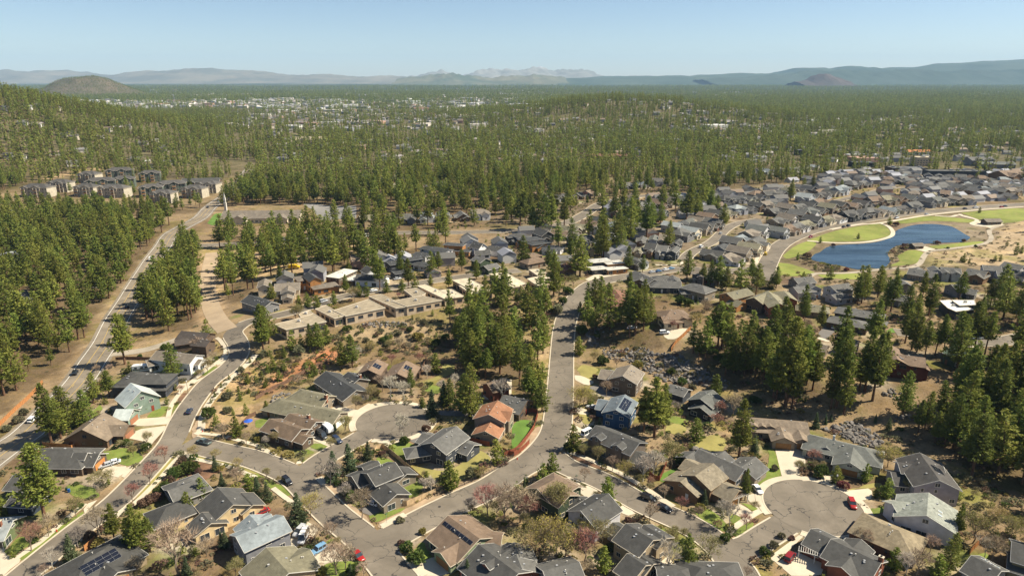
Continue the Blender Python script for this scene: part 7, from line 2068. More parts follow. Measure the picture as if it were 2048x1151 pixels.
# apartment blocks
for k, (x, y, s) in enumerate(APTS):
    rng = random.Random(k+5); z0 = tz(x, y); root = tag(obj('apartment_block', None, None, (x, y, z0), .35 if s else -.1), f"{'green-walled' if s else 'pale cream'} three-storey apartment block, {ORD[k]} counted from the left woods edge", 'apartment block', 'apartment blocks below the left hillside'); root.scale = (1.1, 1.1, 1.1)
    roof, wall, trim, bal = MB(), MB(), MB(), MB(); Lx = 20 if k % 3 else 26
    wings = [('hh', -Lx/2+6, 0, Lx/2-6, 0, 9.2, 6.2, .45), ('hg', 3, -2, 3, -7.4, 9.0, 4.0, .5), ('hg', -Lx/2+4, 0, -Lx/2+4, -7.0, 8.9, 3.4, .5)]
    info = [wing_mesh(roof, wall, trim, w) for w in wings]
    obj('wall', wall.mesh('wall', wallm('aptgreen' if s else 'aptcream')), root); ro = obj('roof', roof.mesh('roof', roofm('charcoal2')), root); obj('fascia', trim.mesh('fascia', trimm('cream')), ro)
    for fl in range(3):
        for xx in np.arange(-Lx/2+1.8, Lx/2, 3.4):
            obj('window', WONE['cream', 'm'], root, (xx, -6.26 if abs(xx-3) > 4.2 and abs(xx+Lx/2-4) > 3.6 else -7.46, 1.6+fl*2.9))
        for yy in (-3.5, 1.5): obj('window', WONE['cream', 'm'], root, (Lx/2+.06, yy, 1.6+fl*2.9), math.pi/2)
        for xx in (3, -Lx/2+4):
            bm_ = MB(); bm_.box((0, 0, 0), (3.4, 1.6, .2)); bm_.box((0, -.75, .55), (3.4, .06, 1.0), 0, 1); bm_.box((-1.65, -.4, 1.3), (.25, .25, 2.7), 0, 2); bm_.box((1.65, -.4, 1.3), (.25, .25, 2.7), 0, 2)
            obj('balcony', bm_.mesh('balcony', [trimm('cream'), wallm('cedar'), trimm('cream')]), root, (xx, -8.2, .3+fl*2.9))
    HOLES.append((x, y, 16)); LAND.append(('apartment block', x, y, z0))
# larger halls
for k, (lab, x, y, a, b_, hh, yw, wk, rk, ty) in enumerate(HALLS):
    rng = random.Random(k+50); z0 = tz(x, y); root = tag(obj('hall' if 'house' not in lab else 'house', None, None, (x, y, z0), math.radians(yw)), lab, 'building')
    if ty == 'gable':
        roof, wall, trim = MB(), MB(), MB(); wings = [('gg', -a/2, 0, a/2, 0, hh, b_/2, .42)]
        if a > 30: wings += [('gg', -a*.25, -b_*.75, -a*.25, 0, hh, b_*.28, .5), ('gg', a*.28, -b_*.7, a*.28, 0, hh, b_*.25, .5)]
        info = [wing_mesh(roof, wall, trim, w, .7) for w in wings]
        obj('wall', wall.mesh('wall', wallm(wk)), root); ro = obj('roof', roof.mesh('roof', roofm(rk)), root); obj('fascia', trim.mesh('fascia', trimm('white')), ro)
        rects = [rect_of(w) for w in wings]
    else:
        wall, roof, par = MB(), MB(), MB(); q = [(-a/2, -b_/2), (a/2, -b_/2), (a/2, b_/2), (-a/2, b_/2)]
        wall.prism(q, -3, hh-.2); roof.prism([(p[0]*1.01, p[1]*1.02) for p in q], hh-.3, hh)
        for i in range(4): par.bar((*q[i], hh+.5), (*q[(i+1) % 4], hh+.5), .4, .7)
        obj('wall', wall.mesh('wall', wallm(wk)), root); ro = obj('roof', roof.mesh('roof', roofm(rk)), root); obj('parapet', par.mesh('parapet', wallm(wk)), ro)
        for j in range(4): ac = MB(); ac.box((0, 0, .8), (3, 2.2, 1.6)); obj('air_unit', ac.mesh('air_unit', trimm('grey')), ro, (rng.uniform(-a*.4, a*.4), rng.uniform(-b_*.3, b_*.3), hh))
        rects = []
    if y < 1400:
        for fl in range(max(1, int(hh/3.2))):
            for xx in np.arange(-a/2+2, a/2-1, 4.0):
                if rects and any(in_rect(xx, -b_/2-.4, R) for R in rects[1:]): continue
                obj('window', WONE['white', 'l'], root, (xx, -b_/2-.06, 1.6+fl*3.1))
    for t in np.linspace(-a/2, a/2, int(a/8)+2): HOLES.append((x+math.cos(math.radians(yw))*t, y+math.sin(math.radians(yw))*t, b_/2+2))
    LAND.append((short(lab), x, y, z0))
# church steeple
x, y = CHURCH; st = tag(obj('church_steeple', None, None, (x, y, tz(x, y))), 'slim white church steeple rising beside the highway', 'steeple'); st.scale = (.62, .62, .92)
t = MB(); t.box((0, 0, 4), (3.4, 3.4, 8)); t.box((0, 0, 9.4), (2.6, 2.6, 3)); t.box((0, 0, 8.05), (3.8, 3.8, .3)); obj('tower', t.mesh('tower', trimm('white')), st)
t = MB(); t.add([(-1.5, -1.5, 10.9), (1.5, -1.5, 10.9), (1.5, 1.5, 10.9), (-1.5, 1.5, 10.9), (0, 0, 19)], [(0, 1, 4), (1, 2, 4), (2, 3, 4), (3, 0, 4), (3, 2, 1, 0)]); obj('spire', t.mesh('spire', trimm('white')), st)
t = MB(); t.box((0, 0, 0), (.9, .12, 1.6)); lv = t.mesh('louver', trimm('grey'))
for rz in (0, math.pi/2): obj('louver', lv, st, (1.36*math.sin(rz), -1.36*math.cos(rz), 9.4), rz)
LAND.append(('white church steeple', x, y, 0))
# ---------------- plants ----------------
def tufts(rng, cen, out, size, k, spread, upb=.35):
    "k triangles per tuft centre, pointing roughly outward; returns verts, faces"
    n = len(cen); c_ = np.repeat(cen, k, 0)+rng.normal(0, spread, (n*k, 3)); o = np.repeat(out, k, 0)
    s = np.repeat(size, k)[:, None]*rng.uniform(.6, 1.25, (n*k, 1))
    d = o*.8+rng.normal(0, .7, (n*k, 3))+np.array([0, 0, upb]); d /= np.linalg.norm(d, axis=1, keepdims=True)
    r = rng.normal(0, 1, (n*k, 3)); w = np.cross(d, r); w /= np.maximum(np.linalg.norm(w, axis=1, keepdims=True), 1e-6)
    V = np.stack([c_-w*s*.42-d*s*.35, c_+w*s*.42-d*s*.35, c_+d*s*.85], 1).reshape(-1, 3)
    return V, np.arange(len(V)).reshape(-1, 3)
def tri_mesh(name, V, Fc, mats, fmat=None):
    me = bpy.data.meshes.new(name); Fc = np.asarray(Fc)
    me.vertices.add(len(V)); me.vertices.foreach_set('co', np.asarray(V, np.float32).ravel())
    me.loops.add(Fc.size); me.loops.foreach_set('vertex_index', Fc.ravel().astype(np.int32))
    me.polygons.add(len(Fc)); me.polygons.foreach_set('loop_start', np.arange(0, Fc.size, 3)); me.polygons.foreach_set('loop_total', np.full(len(Fc), 3))
    for m_ in mats: me.materials.append(m_)
    if fmat is not None: me.polygons.foreach_set('material_index', np.asarray(fmat, np.int32))
    me.update(); return me
def conifer(seed, Ht=22.0, base=.22, rad=.17, whorls=26, per=5, tufts_per=5, k=5, size=.75, shape='pine', limbs=True):
    "trunk+limbs as MB, crown as triangles"
    rng = np.random.default_rng(seed); tr = MB()
    lean = rng.normal(0, .022, 2)*Ht
    ax = lambda t: np.array([lean[0]*t*t, lean[1]*t*t, Ht*t])
    r0 = Ht*.0135
    tr.tube([ax(t)-np.array([0, 0, .5 if t == 0 else 0]) for t in (0, .12, .35, .6, .85, .985)], [r0*1.25, r0, r0*.82, r0*.58, r0*.28, .03], 7)
    C_, O_, S_ = [], [], []
    for i in range(whorls):
        t = base+(1-base)*((i+rng.uniform(-.3, .3))/(whorls-1)); t = min(max(t, base), .995)
        q = (t-base)/(1-base)
        if shape == 'pine': prof = min(1, .5+q*3.2)*(1-q)**.72*rng.uniform(.72, 1.18)+.045
        else: prof = (1-q)**.85*rng.uniform(.88, 1.06)+.03
        if shape == 'pine' and rng.random() < .10 and .1 < q < .8: continue
        R = rad*Ht*prof; n = max(3, int(per*(1-.45*q))+rng.integers(-1, 2)); ph = rng.uniform(0, 6.28)
        for j in range(n):
            a = ph+2*math.pi*j/n+rng.uniform(-.35, .35); Lb = R*rng.uniform(.72, 1.15)
            up = (.10+.55*q-.28*(1-q)) if shape == 'pine' else (-.22+.5*q)
            d = np.array([math.cos(a), math.sin(a), up]); st = ax(t)
            tip = st+d*Lb+np.array([0, 0, .10*Lb])
            if limbs and Lb > .9 and j % 2 == 0: tr.tube([st, st+d*Lb*.5, tip], [r0*.22*(1-q)+.03, r0*.13*(1-q)+.02, .012], 4)
            m_ = max(1, int(tufts_per*(.35+.75*Lb/(rad*Ht))))
            for f in np.linspace(.30 if shape == 'pine' else .22, 1.0, m_):
                side = rng.normal(0, .16*Lb, 3)*np.array([1, 1, .35]); C_.append(st+(tip-st)*f+side); O_.append(np.array([math.cos(a), math.sin(a), .2])); S_.append(size*(1-.30*q)*(.8+.35*f))
    C_.append(ax(.995)); O_.append(np.array([0, 0, 1.])); S_.append(size*.6)
    V, Fc = tufts(rng, np.array(C_), np.array(O_), np.array(S_), k, size*.34)
    return tr, V, Fc
PV, PF = [], []          # individual pines: (trunk mesh, crown mesh, built height)
for s in range(7):
    base = (.24, .32, .17, .38, .28, .12, .21)[s]; rad = (.155, .16, .175, .15, .14, .18, .165)[s]
    tr, V, Fc = conifer(s, 22, base, rad, 32, 7, 8, 7, .46)
    PV.append((tr.mesh('pine_trunk', BARK), tri_mesh('pine_crown', V, Fc, [PINE]), 22.0))
YOUNG = []
for s in range(3):
    tr, V, Fc = conifer(40+s, 8, .06, .25, 15, 6, 5, 6, .46)
    YOUNG.append((tr.mesh('young_pine_trunk', BARK), tri_mesh('young_pine_crown', V, Fc, [PINE]), 8.0))
SPR = []
for s in range(3):
    tr, V, Fc = conifer(60+s, 10, .04, (.24, .21, .13)[s], 26, 8, 6, 5, .42, 'spruce')
    SPR.append((tr.mesh('spruce_trunk', BARK), tri_mesh('spruce_crown', V, Fc, [SPRUCE]), 10.0))
LIB = bpy.data.collections.new('forest_tree_kinds')
def lib_tree(name, tr, V, Fc):
    n = len(V); tv = np.array(tr.v, float).reshape(-1, 3); tf = [t for f in tr.f for t in ([(f[0], f[i], f[i+1]) for i in range(1, len(f)-1)])]
    allv = np.concatenate([V, tv]) if len(tv) else V; allf = np.concatenate([Fc, np.array(tf)+n]) if len(tf) else Fc
    LIB.objects.link(bpy.data.objects.new(name, tri_mesh(name, allv, allf, [PINE, BARK], [0]*len(Fc)+[1]*len(tf))))
for s in range(6):
    tr, V, Fc = conifer(80+s, 22, (.30, .36, .22, .42, .30, .18)[s], (.15, .16, .17, .145, .135, .17)[s], 22, 6, 5, 5, .74)
    lib_tree('a_forest_pine_%d' % s, tr, V, Fc)
for s in range(4):
    tr, V, Fc = conifer(120+s, 22, .16, (.15, .17, .14, .16)[s], 12, 5, 2, 3, 1.6, limbs=False)
    lib_tree('b_far_pine_%d' % s, tr, V, Fc)
for s in range(3):
    tr, V, Fc = conifer(150+s, 22, .05, (.17, .2, .15)[s], 7, 4, 1, 4, 2.5, limbs=False)
    lib_tree('c_distant_pine_%d' % s, MB(), V, Fc)
# --- positions ---
HO = np.array(HOLES)
def blocked(P, m=0.0):
    r = on_road(P, None, 1.2+m)
    for s in range(0, len(P), 2000):
        q = P[s:s+2000]; r[s:s+2000] |= (((q[:, None, :]-HO[None, :, :2])**2).sum(-1) < (HO[None, :, 2]+m)**2).any(1)
    for kd, p in POLYS: r |= inside(P[:, 0], P[:, 1], p)
    r |= inside(P[:, 0], P[:, 1], LAKE)
    return r
def jitter_grid(poly, sp, rng):
    A = np.array(poly); x0, y0 = A.min(0); x1, y1 = A.max(0)
    gx, gy = np.meshgrid(np.arange(x0, x1, sp), np.arange(y0, y1, sp)); P = np.stack([gx.ravel(), gy.ravel()], 1)
    P += rng.uniform(-.5, .5, P.shape)*sp*.95; return P[inside(P[:, 0], P[:, 1], poly)]
rng = np.random.default_rng(11)
forest = []              # x, y, height
for fp, sp, h0, h1 in FORESTS:
    P = jitter_grid(fp, sp, rng); P = P[~blocked(P, .5)]; P = P[rng.random(len(P)) < .88]
    hh = rng.uniform(h0, h1, len(P))*np.where(rng.random(len(P)) < .30, rng.uniform(.40, .85, len(P)), 1); forest += list(zip(P[:, 0], P[:, 1], hh))
yp = [(x, y, h) for x, y, h, k in SHRUBS if k == 'pine']; ysp = [(x, y, h) for x, y, h, k in SHRUBS if k == 'spruce']
hand = [(x, y, h) for x, y, h in PINES]+yp
def depth_px(x, y, h): return h/max(y, 1)
cand = sorted(((depth_px(*t), t) for t in forest if abs(t[0]) < .78*t[1]*1.02 and t[1] > 150), reverse=True)
extra_ = [t for s_, t in cand[:max(0, 300-len(hand))]]; chosen = set(extra_)
rest = [t for t in forest if t not in chosen]
GROUPED = {}
def describe(kind, x, y, h, big):
    "nearest landmark and where the plant stands from it, as seen from the viewpoint"
    best = min(LAND, key=lambda L_: (L_[1]-x)**2+(L_[2]-y)**2); dx, dy = x-best[1], y-best[2]
    rel = ('behind' if dy > 0 else 'in front of') if abs(dy) > abs(dx)*.8 else ('right of' if dx > 0 else 'left of')
    return kind, rel, best[0]
def ordered_labels(items, noun_plural):
    "items: list of (object, x, kind phrase, rel, landmark)"
    G_ = {}
    for it in items: G_.setdefault(it[2:], []).append(it)
    for (kind, rel, lm), lst in G_.items():
        lst.sort(key=lambda t: t[1])
        for i, it in enumerate(lst):
            if len(lst) == 1: it[0]['label'] = f'{kind} {rel} the {lm}'
            elif i < len(ORD): it[0]['label'] = f'{ORD[i]} from left of the {len(lst)} {kind}s {rel} the {lm}' if False else f'{ORD[i]} {kind} from left {rel} the {lm}'
            else: it[0]['label'] = f'{kind} in the crowded stand {rel} the {lm}'
            wd_ = it[0]['label'].split()
            if len(wd_) > 16: it[0]['label'] = ' '.join(wd_[:16])
def plant(name, kit, x, y, h, cat, group, rz, parts=('trunk', 'crown'), wide=1.0):
    s = h/kit[-1]; r = obj(name, None, None, (x, y, tz(x, y)-.1), rz); r.scale = (s*wide, s*wide, s); r['category'] = cat; r['group'] = group
    for nm, me in zip(parts, kit[:-1]): obj(nm, me, r)
    return r
items = []; prng = random.Random(3)
for k, (x, y, h) in enumerate(hand+extra_):
    yg = h < 10; kit = prng.choice(YOUNG) if yg else PV[prng.randrange(7)]
    wide = prng.uniform(.92, 1.2)*((1.12 if x > 60 and y < 340 else 1.36) if k < len(PINES) and not yg else 1.15)
    r = plant('pine_tree', kit, x, y, max(h, 1.6), 'pine tree', 'pine trees in and around the suburb', prng.uniform(0, 6.28), wide=wide)
    items.append((r, x/y)+describe('young pine' if yg else ('tall pine' if h > 19 else 'medium pine'), x, y, h, 1))
for x, y, h in list(SPRUCES)+ysp:
    kit = SPR[2] if h < 4.5 and prng.random() < .6 else SPR[prng.randrange(2)]
    r = plant('spruce_tree', kit, x, y, h, 'spruce tree', 'garden spruces', prng.uniform(0, 6.28)); items.append((r, x/y)+describe('conical spruce', x, y, h, 1))
# --- forest mass: one object that scatters the tree kinds ---
def far_band(y0, y1, sp, dens, hmin, hmax, kinds):
    fr_ = 1.0 if y1 <= 2500 else .86; xm = fr_*y1; n = int((2*xm)*(y1-y0)/(sp*sp)); P = np.stack([rng.uniform(-xm, xm, n), rng.uniform(y0, y1, n)], 1)
    P = P[np.abs(P[:, 0]) < fr_*P[:, 1]]; P = P[rng.random(len(P)) < dens(P[:, 0], P[:, 1])]
    return P, rng.uniform(hmin, hmax, len(P)), rng.choice(kinds, len(P))
def in_forest_zone(P):
    r = np.zeros(len(P), bool)
    for fp, *_ in FORESTS: r |= inside(P[:, 0], P[:, 1], fp)
    return r
A_, B_, C_ = list(range(6)), list(range(6, 10)), list(range(10, 13))
pts, hts, kinds = [], [], []
R_ = np.array(rest); pts.append(R_[:, :2]); hts.append(R_[:, 2]); kinds.append(np.where(R_[:, 1] < 780, rng.integers(0, 6, len(R_)), rng.integers(6, 10, len(R_))))
def dens1(x, y):
    d = np.clip(.86+.3*_noise(x, y, 260, 3), .5, 1); d *= np.where(_noise(x, y, 42, 7) > .45, .10, 1); d *= np.where(_noise(x, y, 90, 9)+.3*_ss((x-250)/500) > .62, .25, 1)
    d = np.where((x < -.55*y) & (x < -480), .95, d)
    d *= 1-.78*_ss((x-.42*y)/60)*(y < 1150)*(y < 760+.55*x)
    d *= np.where((y > 840) & (y < 1010) & (np.abs(x+.36*y) < 90), .15, 1)
    town = _ss((x/y+.46)*9)*_ss((-.05-x/y)*9)*_ss((y-1250)/500)
    return d*(1-.72*town)
P, h_, k_ = far_band(800, 1500, 11.0, dens1, 17, 27, B_)
ok = ~in_forest_zone(P) & ~blocked(P, 2); P, h_, k_ = P[ok], h_[ok], k_[ok]; pts.append(P); hts.append(h_); kinds.append(k_)
P, h_, k_ = far_band(1500, 2500, 12.0, dens1, 17, 27, B_); ok = ~blocked(P, 3); pts.append(P[ok]); hts.append(h_[ok]); kinds.append(k_[ok])
def town_mask(x, y):
    u = x/y; return _ss((u+.72)*7)*_ss((.10-u)*7)
def dens2(x, y): return np.clip(.8-.62*town_mask(x, y)*_ss((4300-y)/600)-.3*(_noise(x, y, 160, 5) > .3), .06, 1)
rbt = lambda P: np.hypot((P[:, 0]+3010)/455, (P[:, 1]-5050)/500) > .95
P, h_, k_ = far_band(2500, 4300, 16.0, dens2, 16, 26, C_); pts.append(P); hts.append(h_); kinds.append(k_)
P, h_, k_ = far_band(4300, 7000, 27.0, dens2, 14, 24, C_); ok = rbt(P); pts.append(P[ok]); hts.append(h_[ok]); kinds.append(k_[ok])
P, h_, k_ = far_band(7000, 10500, 48.0, lambda x, y: np.clip(.85-.5*(_noise(x, y, 420, 5) > .25)*(x/y < .15), 0, 1), 18, 30, C_); pts.append(P); hts.append(h_); kinds.append(k_)
# dark shrubs and junipers on the butte
nb = 9000; P = np.stack([rng.uniform(-3460, -2560, nb), rng.uniform(4560, 5400, nb)], 1); ok = ~rbt(P); pts.append(P[ok]); hts.append(rng.uniform(4, 9, ok.sum())); kinds.append(rng.integers(10, 13, ok.sum()))
P = np.concatenate(pts); Hh = np.concatenate(hts); K_ = np.concatenate(kinds)
me = bpy.data.meshes.new('forest'); me.vertices.add(len(P)); me.vertices.foreach_set('co', np.stack([P[:, 0], P[:, 1], terrain(P[:, 0], P[:, 1])-.2], 1).ravel())
a1 = me.attributes.new('tree_scale', 'FLOAT_VECTOR', 'POINT'); ws = rng.uniform(.95, 1.3, len(P))*np.where(K_ >= 10, 1.3, 1.2)
a1.data.foreach_set('vector', np.stack([Hh/22*ws, Hh/22*ws, Hh/22], 1).ravel())
a2 = me.attributes.new('tree_turn', 'FLOAT_VECTOR', 'POINT'); a2.data.foreach_set('vector', np.stack([np.zeros(len(P)), np.zeros(len(P)), rng.uniform(0, 6.28, len(P))], 1).ravel())
a3 = me.attributes.new('tree_kind', 'INT', 'POINT'); a3.data.foreach_set('value', K_.astype(np.int32))
def scatter(o, coll, names):
    ng = bpy.data.node_groups.new('scatter_'+o.name, 'GeometryNodeTree')
    ng.interface.new_socket('Geometry', in_out='INPUT', socket_type='NodeSocketGeometry'); ng.interface.new_socket('Geometry', in_out='OUTPUT', socket_type='NodeSocketGeometry')
    gi, go = ng.nodes.new('NodeGroupInput'), ng.nodes.new('NodeGroupOutput'); ip = ng.nodes.new('GeometryNodeInstanceOnPoints'); ci = ng.nodes.new('GeometryNodeCollectionInfo')
    ci.inputs['Collection'].default_value = coll; ci.inputs['Separate Children'].default_value = True; ci.inputs['Reset Children'].default_value = True
    ip.inputs['Pick Instance'].default_value = True
    L_ = ng.links.new
    L_(gi.outputs[0], ip.inputs['Points']); L_(ci.outputs[0], ip.inputs['Instance'])
    for nm, dt, sk in ((names[0], 'FLOAT_VECTOR', 'Scale'), (names[1], 'FLOAT_VECTOR', 'Rotation'), (names[2], 'INT', 'Instance Index')):
        na = ng.nodes.new('GeometryNodeInputNamedAttribute'); na.data_type = dt; na.inputs['Name'].default_value = nm; L_(na.outputs['Attribute'], ip.inputs[sk])
    L_(ip.outputs[0], go.inputs[0]); md = o.modifiers.new('scatter', 'NODES'); md.node_group = ng
fo = tag(obj('forest', me), 'wide woods of ponderosa pines covering the hills and plain', 'forest', kind='stuff'); scatter(fo, LIB, ('tree_scale', 'tree_turn', 'tree_kind'))
print('forest instances', len(P), 'individual pines', len(hand)+len(extra_))
# --- leafless and budding trees ---
def bare_tree(seed, wide, Ht=8.0):
    rng = np.random.default_rng(seed); tr = MB(); tw = []; tips = []
    def grow(p, d, L, r, lv):
        q = p+d*L; m_ = p+d*L*.5+rng.normal(0, .04*L, 3); tr.tube([p, m_, q], [r, r*.82, r*.62], 5 if lv < 2 else 3)
        if lv >= 3:
            for _ in range(7):
                f = rng.uniform(.1, 1); e = d*.7+rng.normal(0, .5, 3)+np.array([0, 0, .3]); e /= np.linalg.norm(e); tw.append((p+d*L*f, e, rng.uniform(.5, 1.05)))
            tips.append(q); return
        n = 4 if lv == 0 else 3
        for i in range(n):
            a = 2*math.pi*(i+rng.uniform(0, .6))/n; o = np.array([math.cos(a), math.sin(a), 0])
            e = d*(1.0 if wide < .5 else .75)+o*(.40+wide*.5)+np.array([0, 0, .15]); e /= np.linalg.norm(e); grow(p+d*L*rng.uniform(.7, 1), e, L*rng.uniform(.62, .8), r*.58, lv+1)
        if lv < 2: e = d+rng.normal(0, .12, 3); grow(q, e/np.linalg.norm(e), L*.7, r*.6, lv+1)
    grow(np.array([0, 0, -.2]), np.array([rng.normal(0, .03), rng.normal(0, .03), 1.0]), Ht*.30, Ht*.013, 0)
    V, Fc = [], []
    for p, e, L in tw:
        for _ in range(3):
            e2 = e+rng.normal(0, .35, 3); e2 /= np.linalg.norm(e2); w = np.cross(e2, rng.normal(0, 1, 3)); w = w/np.linalg.norm(w)*.018; n = len(V)
            V += [p-w, p+w, p+e2*L]; Fc.append((n, n+1, n+2))
    cen = np.array([p+e*L*.7 for p, e, L in tw]); out = np.array([e for p, e, L in tw])
    BV, BF = tufts(rng, cen, out, np.full(len(cen), .15), 3, .25)
    zt = max(p[2] for p in V)
    return tr, np.array(V), np.array(Fc), BV, BF, zt
BT = [bare_tree(s, w) for s, w in ((1, .15), (2, .3), (3, .45), (4, .8), (5, .95))]
BK = {}
def bare_kit(kind, vi):
    if (kind, vi) not in BK:
        tr, V, Fc, BV, BF, zt = BT[vi]; base = 'bud' if kind in ('bud', 'yellow') else kind
        kit = [tr.mesh('bare_trunk', TRUNK[kind]), tri_mesh('twigs', V, Fc, [TWIG[base]])]
        if kind in BUD: kit.append(tri_mesh('spring_leaves', BV, BF, [BUD[kind]]))
        BK[kind, vi] = tuple(kit)+(zt,)
    return BK[kind, vi]
KW = dict(red='reddish bare tree', tan='tan leafless tree', grey='grey leafless tree', white='white-stemmed aspen', bud='budding tree', yellow='yellow-budding tree')
for x, y, h, k in list(BARE)+[(x, y, h, 'bud') for x, y, h, k in SHRUBS if k == 'bud']:
    w_ = k == 'budwide'; k = 'bud' if w_ else k; vi = prng.choice((3, 4)) if w_ or k == 'yellow' else (prng.choice((0, 1)) if k == 'white' else prng.choice((1, 2, 2)))
    kit = bare_kit(k, vi); r = plant('leafless_tree' if k in ('red', 'tan', 'grey', 'white') else 'budding_tree', kit, x, y, max(h, 1.5), 'tree', 'deciduous street and garden trees', prng.uniform(0, 6.28), ('trunk', 'twigs', 'spring_leaves'), 1.18)
    items.append((r, x/y)+describe(KW[k], x, y, h, 1))
# --- shrubs ---
def shrub_mesh(seed, n, flat):
    rng = np.random.default_rng(seed); d = rng.normal(0, 1, (n, 3)); d[:, 2] = np.abs(d[:, 2])*.9-.15; d /= np.linalg.norm(d, axis=1, keepdims=True)
    lump = 1+.18*np.sin(d[:, 0]*4+seed)+.15*np.cos(d[:, 1]*5-seed); r = rng.uniform(.55, 1, n)**.5*lump
    cen = d*r[:, None]*np.array([.5, .5, .5*flat])+np.array([0, 0, .42*flat]); return tufts(rng, cen, d, np.full(n, .15), 4, .03)
SV = [shrub_mesh(s, 260, f) for s, f in ((1, 1.0), (2, .85), (3, 1.1))]; SK = {}
stem = MB(); stem.tube([(0, 0, -.1), (0, 0, .45)], [.05, .03], 5)
STEM = stem.mesh('shrub_stem', TRUNK['tan'])
KS = dict(round='dark green rounded shrub', brown='brown leafless shrub', yellow='yellow-green shrub', sage='grey-green sagebrush', red='reddish shrub')
for x, y, h, k in SHRUBS:
    if k in ('pine', 'spruce', 'bud'): continue
    vi = prng.randrange(3)
    if (k, vi) not in SK: SK[k, vi] = (STEM, tri_mesh('shrub_foliage', *SV[vi], [SHRUBM[k]]), .95)
    r = plant('shrub', SK[k, vi], x, y, min(max(h, .8), 4.2), 'shrub', 'garden and roadside shrubs', prng.uniform(0, 6.28), ('stem', 'foliage'), prng.uniform(1.0, 1.35)); items.append((r, x/y)+describe(KS[k], x, y, h, 1))
ordered_labels(items, 'plants')
# scrub mass
SL = bpy.data.collections.new('scrub_kinds')
for i, (k, vi) in enumerate((('sage', 0), ('sage', 1), ('round', 2), ('brown', 1), ('yellow', 0))):
    V, Fc = shrub_mesh(30+i, 60, .75); SL.objects.link(bpy.data.objects.new('scrub_%d_%s' % (i, k), tri_mesh('scrub_'+k, V*np.array([1.2, 1.2, 1]), Fc, [SHRUBM[k]])))
V, Fc = BT[1][1], BT[1][2]; SL.objects.link(bpy.data.objects.new('scrub_5_sapling', tri_mesh('sapling', np.concatenate([V, BT[1][3]])/BT[1][5], np.concatenate([Fc, BT[1][4]+len(V)]), [TWIG['tan'], BUD['bud']], [0]*len(Fc)+[1]*len(BT[1][4]))))
tr, V, Fc = conifer(190, 8, .06, .24, 9, 5, 3, 4, .75, limbs=False); SL.objects.link(bpy.data.objects.new('scrub_6_seedling_pine', tri_mesh('seedling_pine', V/8, Fc, [PINE])))
P = np.concatenate([jitter_grid(p, sp, rng) for p, sp in SCRUB]+[jitter_grid(f[0], f[1]*1.15, rng) for f in FORESTS if np.mean([q[1] for q in f[0]]) < 480]); P = P[~blocked(P, -.6)]
P = P[rng.random(len(P)) < .62]
P2 = np.concatenate([jitter_grid(p, 5.2 if i < 4 else 3.6, rng) for i, p in enumerate(GARDENS)]); P2 = P2[~blocked(P2, .1)]; P2 = P2[rng.random(len(P2)) < .6]; n1 = len(P); P = np.concatenate([P, P2])
me = bpy.data.meshes.new('scrub'); me.vertices.add(len(P)); me.vertices.foreach_set('co', np.stack([P[:, 0], P[:, 1], terrain(P[:, 0], P[:, 1])-.05], 1).ravel())
s_ = rng.gamma(4, .36, len(P)).clip(.5, 3.0); s_[n1:] = rng.uniform(1.8, 5.2, len(P2)); kd_ = rng.choice([0, 0, 0, 1, 1, 2, 3, 3, 4], len(P)); kd_[n1:] = rng.choice([5, 5, 6, 6, 2, 2, 0, 4], len(P2)); s_[n1:] *= np.where(kd_[n1:] < 5, .45, 1); a1 = me.attributes.new('s', 'FLOAT_VECTOR', 'POINT'); a1.data.foreach_set('vector', np.stack([s_, s_, s_*rng.uniform(.6, 1, len(P))], 1).ravel())
a2 = me.attributes.new('r', 'FLOAT_VECTOR', 'POINT'); a2.data.foreach_set('vector', np.stack([np.zeros(len(P)), np.zeros(len(P)), rng.uniform(0, 6.28, len(P))], 1).ravel())
a3 = me.attributes.new('k', 'INT', 'POINT'); a3.data.foreach_set('value', kd_.astype(np.int32))
so = tag(obj('undergrowth', me), 'low sagebrush and bitterbrush scattered over the dry slopes', 'scrub', kind='stuff'); scatter(so, SL, ('s', 'r', 'k'))
# ---------------- boulders ----------------
ROCKM = pm('basalt', (.20,.18,.16), .9, .4, (.6, 3), rnd=.45, col2=(.30,.26,.21), bump=.5)
BL = bpy.data.collections.new('boulder_kinds'); BMESH = []
for s in range(6):
    bm = bmesh.new(); bmesh.ops.create_icosphere(bm, subdivisions=2, radius=.5); r2 = random.Random(s); ax_ = [Vector((r2.gauss(0, 1), r2.gauss(0, 1), r2.gauss(0, 1))).normalized() for _ in range(9)]
    for v_ in bm.verts:
        for a in ax_:
            d = v_.co.dot(a)
            if d > .33: v_.co -= a*(d-.33)
        v_.co.z *= .8
    me = bpy.data.meshes.new('boulder'); bm.to_mesh(me); bm.free(); me.materials.append(ROCKM); BMESH.append(me); BL.objects.link(bpy.data.objects.new('boulder_kind_%d' % s, me))
rocks = []
for ri, (p, n) in enumerate(ROCKS):
    A = np.array(p); Q = np.stack([rng.uniform(A[:, 0].min(), A[:, 0].max(), n*4), rng.uniform(A[:, 1].min(), A[:, 1].max(), n*4)], 1); Q = Q[inside(Q[:, 0], Q[:, 1], p)][:n]
    for q in Q: rocks.append((q[0], q[1], float(np.clip(rng.gamma(5, .22), .45, 2.2)), ri))
rocks.sort(key=lambda t: -t[2]/t[1])
RW = ['grey basalt boulder in the long rockfall above the taupe house', 'grey basalt boulder in the bank behind the grey-green roof', 'grey boulder on the slope beside the main street', 'brown boulder along the crest below the flat-roofed houses', 'flat boulder in the clearing among the right-hand pines', 'grey boulder below the terrace of the red lodge', 'boulder edging the yard behind the slate house', 'pale boulder in the terraced yard by the red slope']
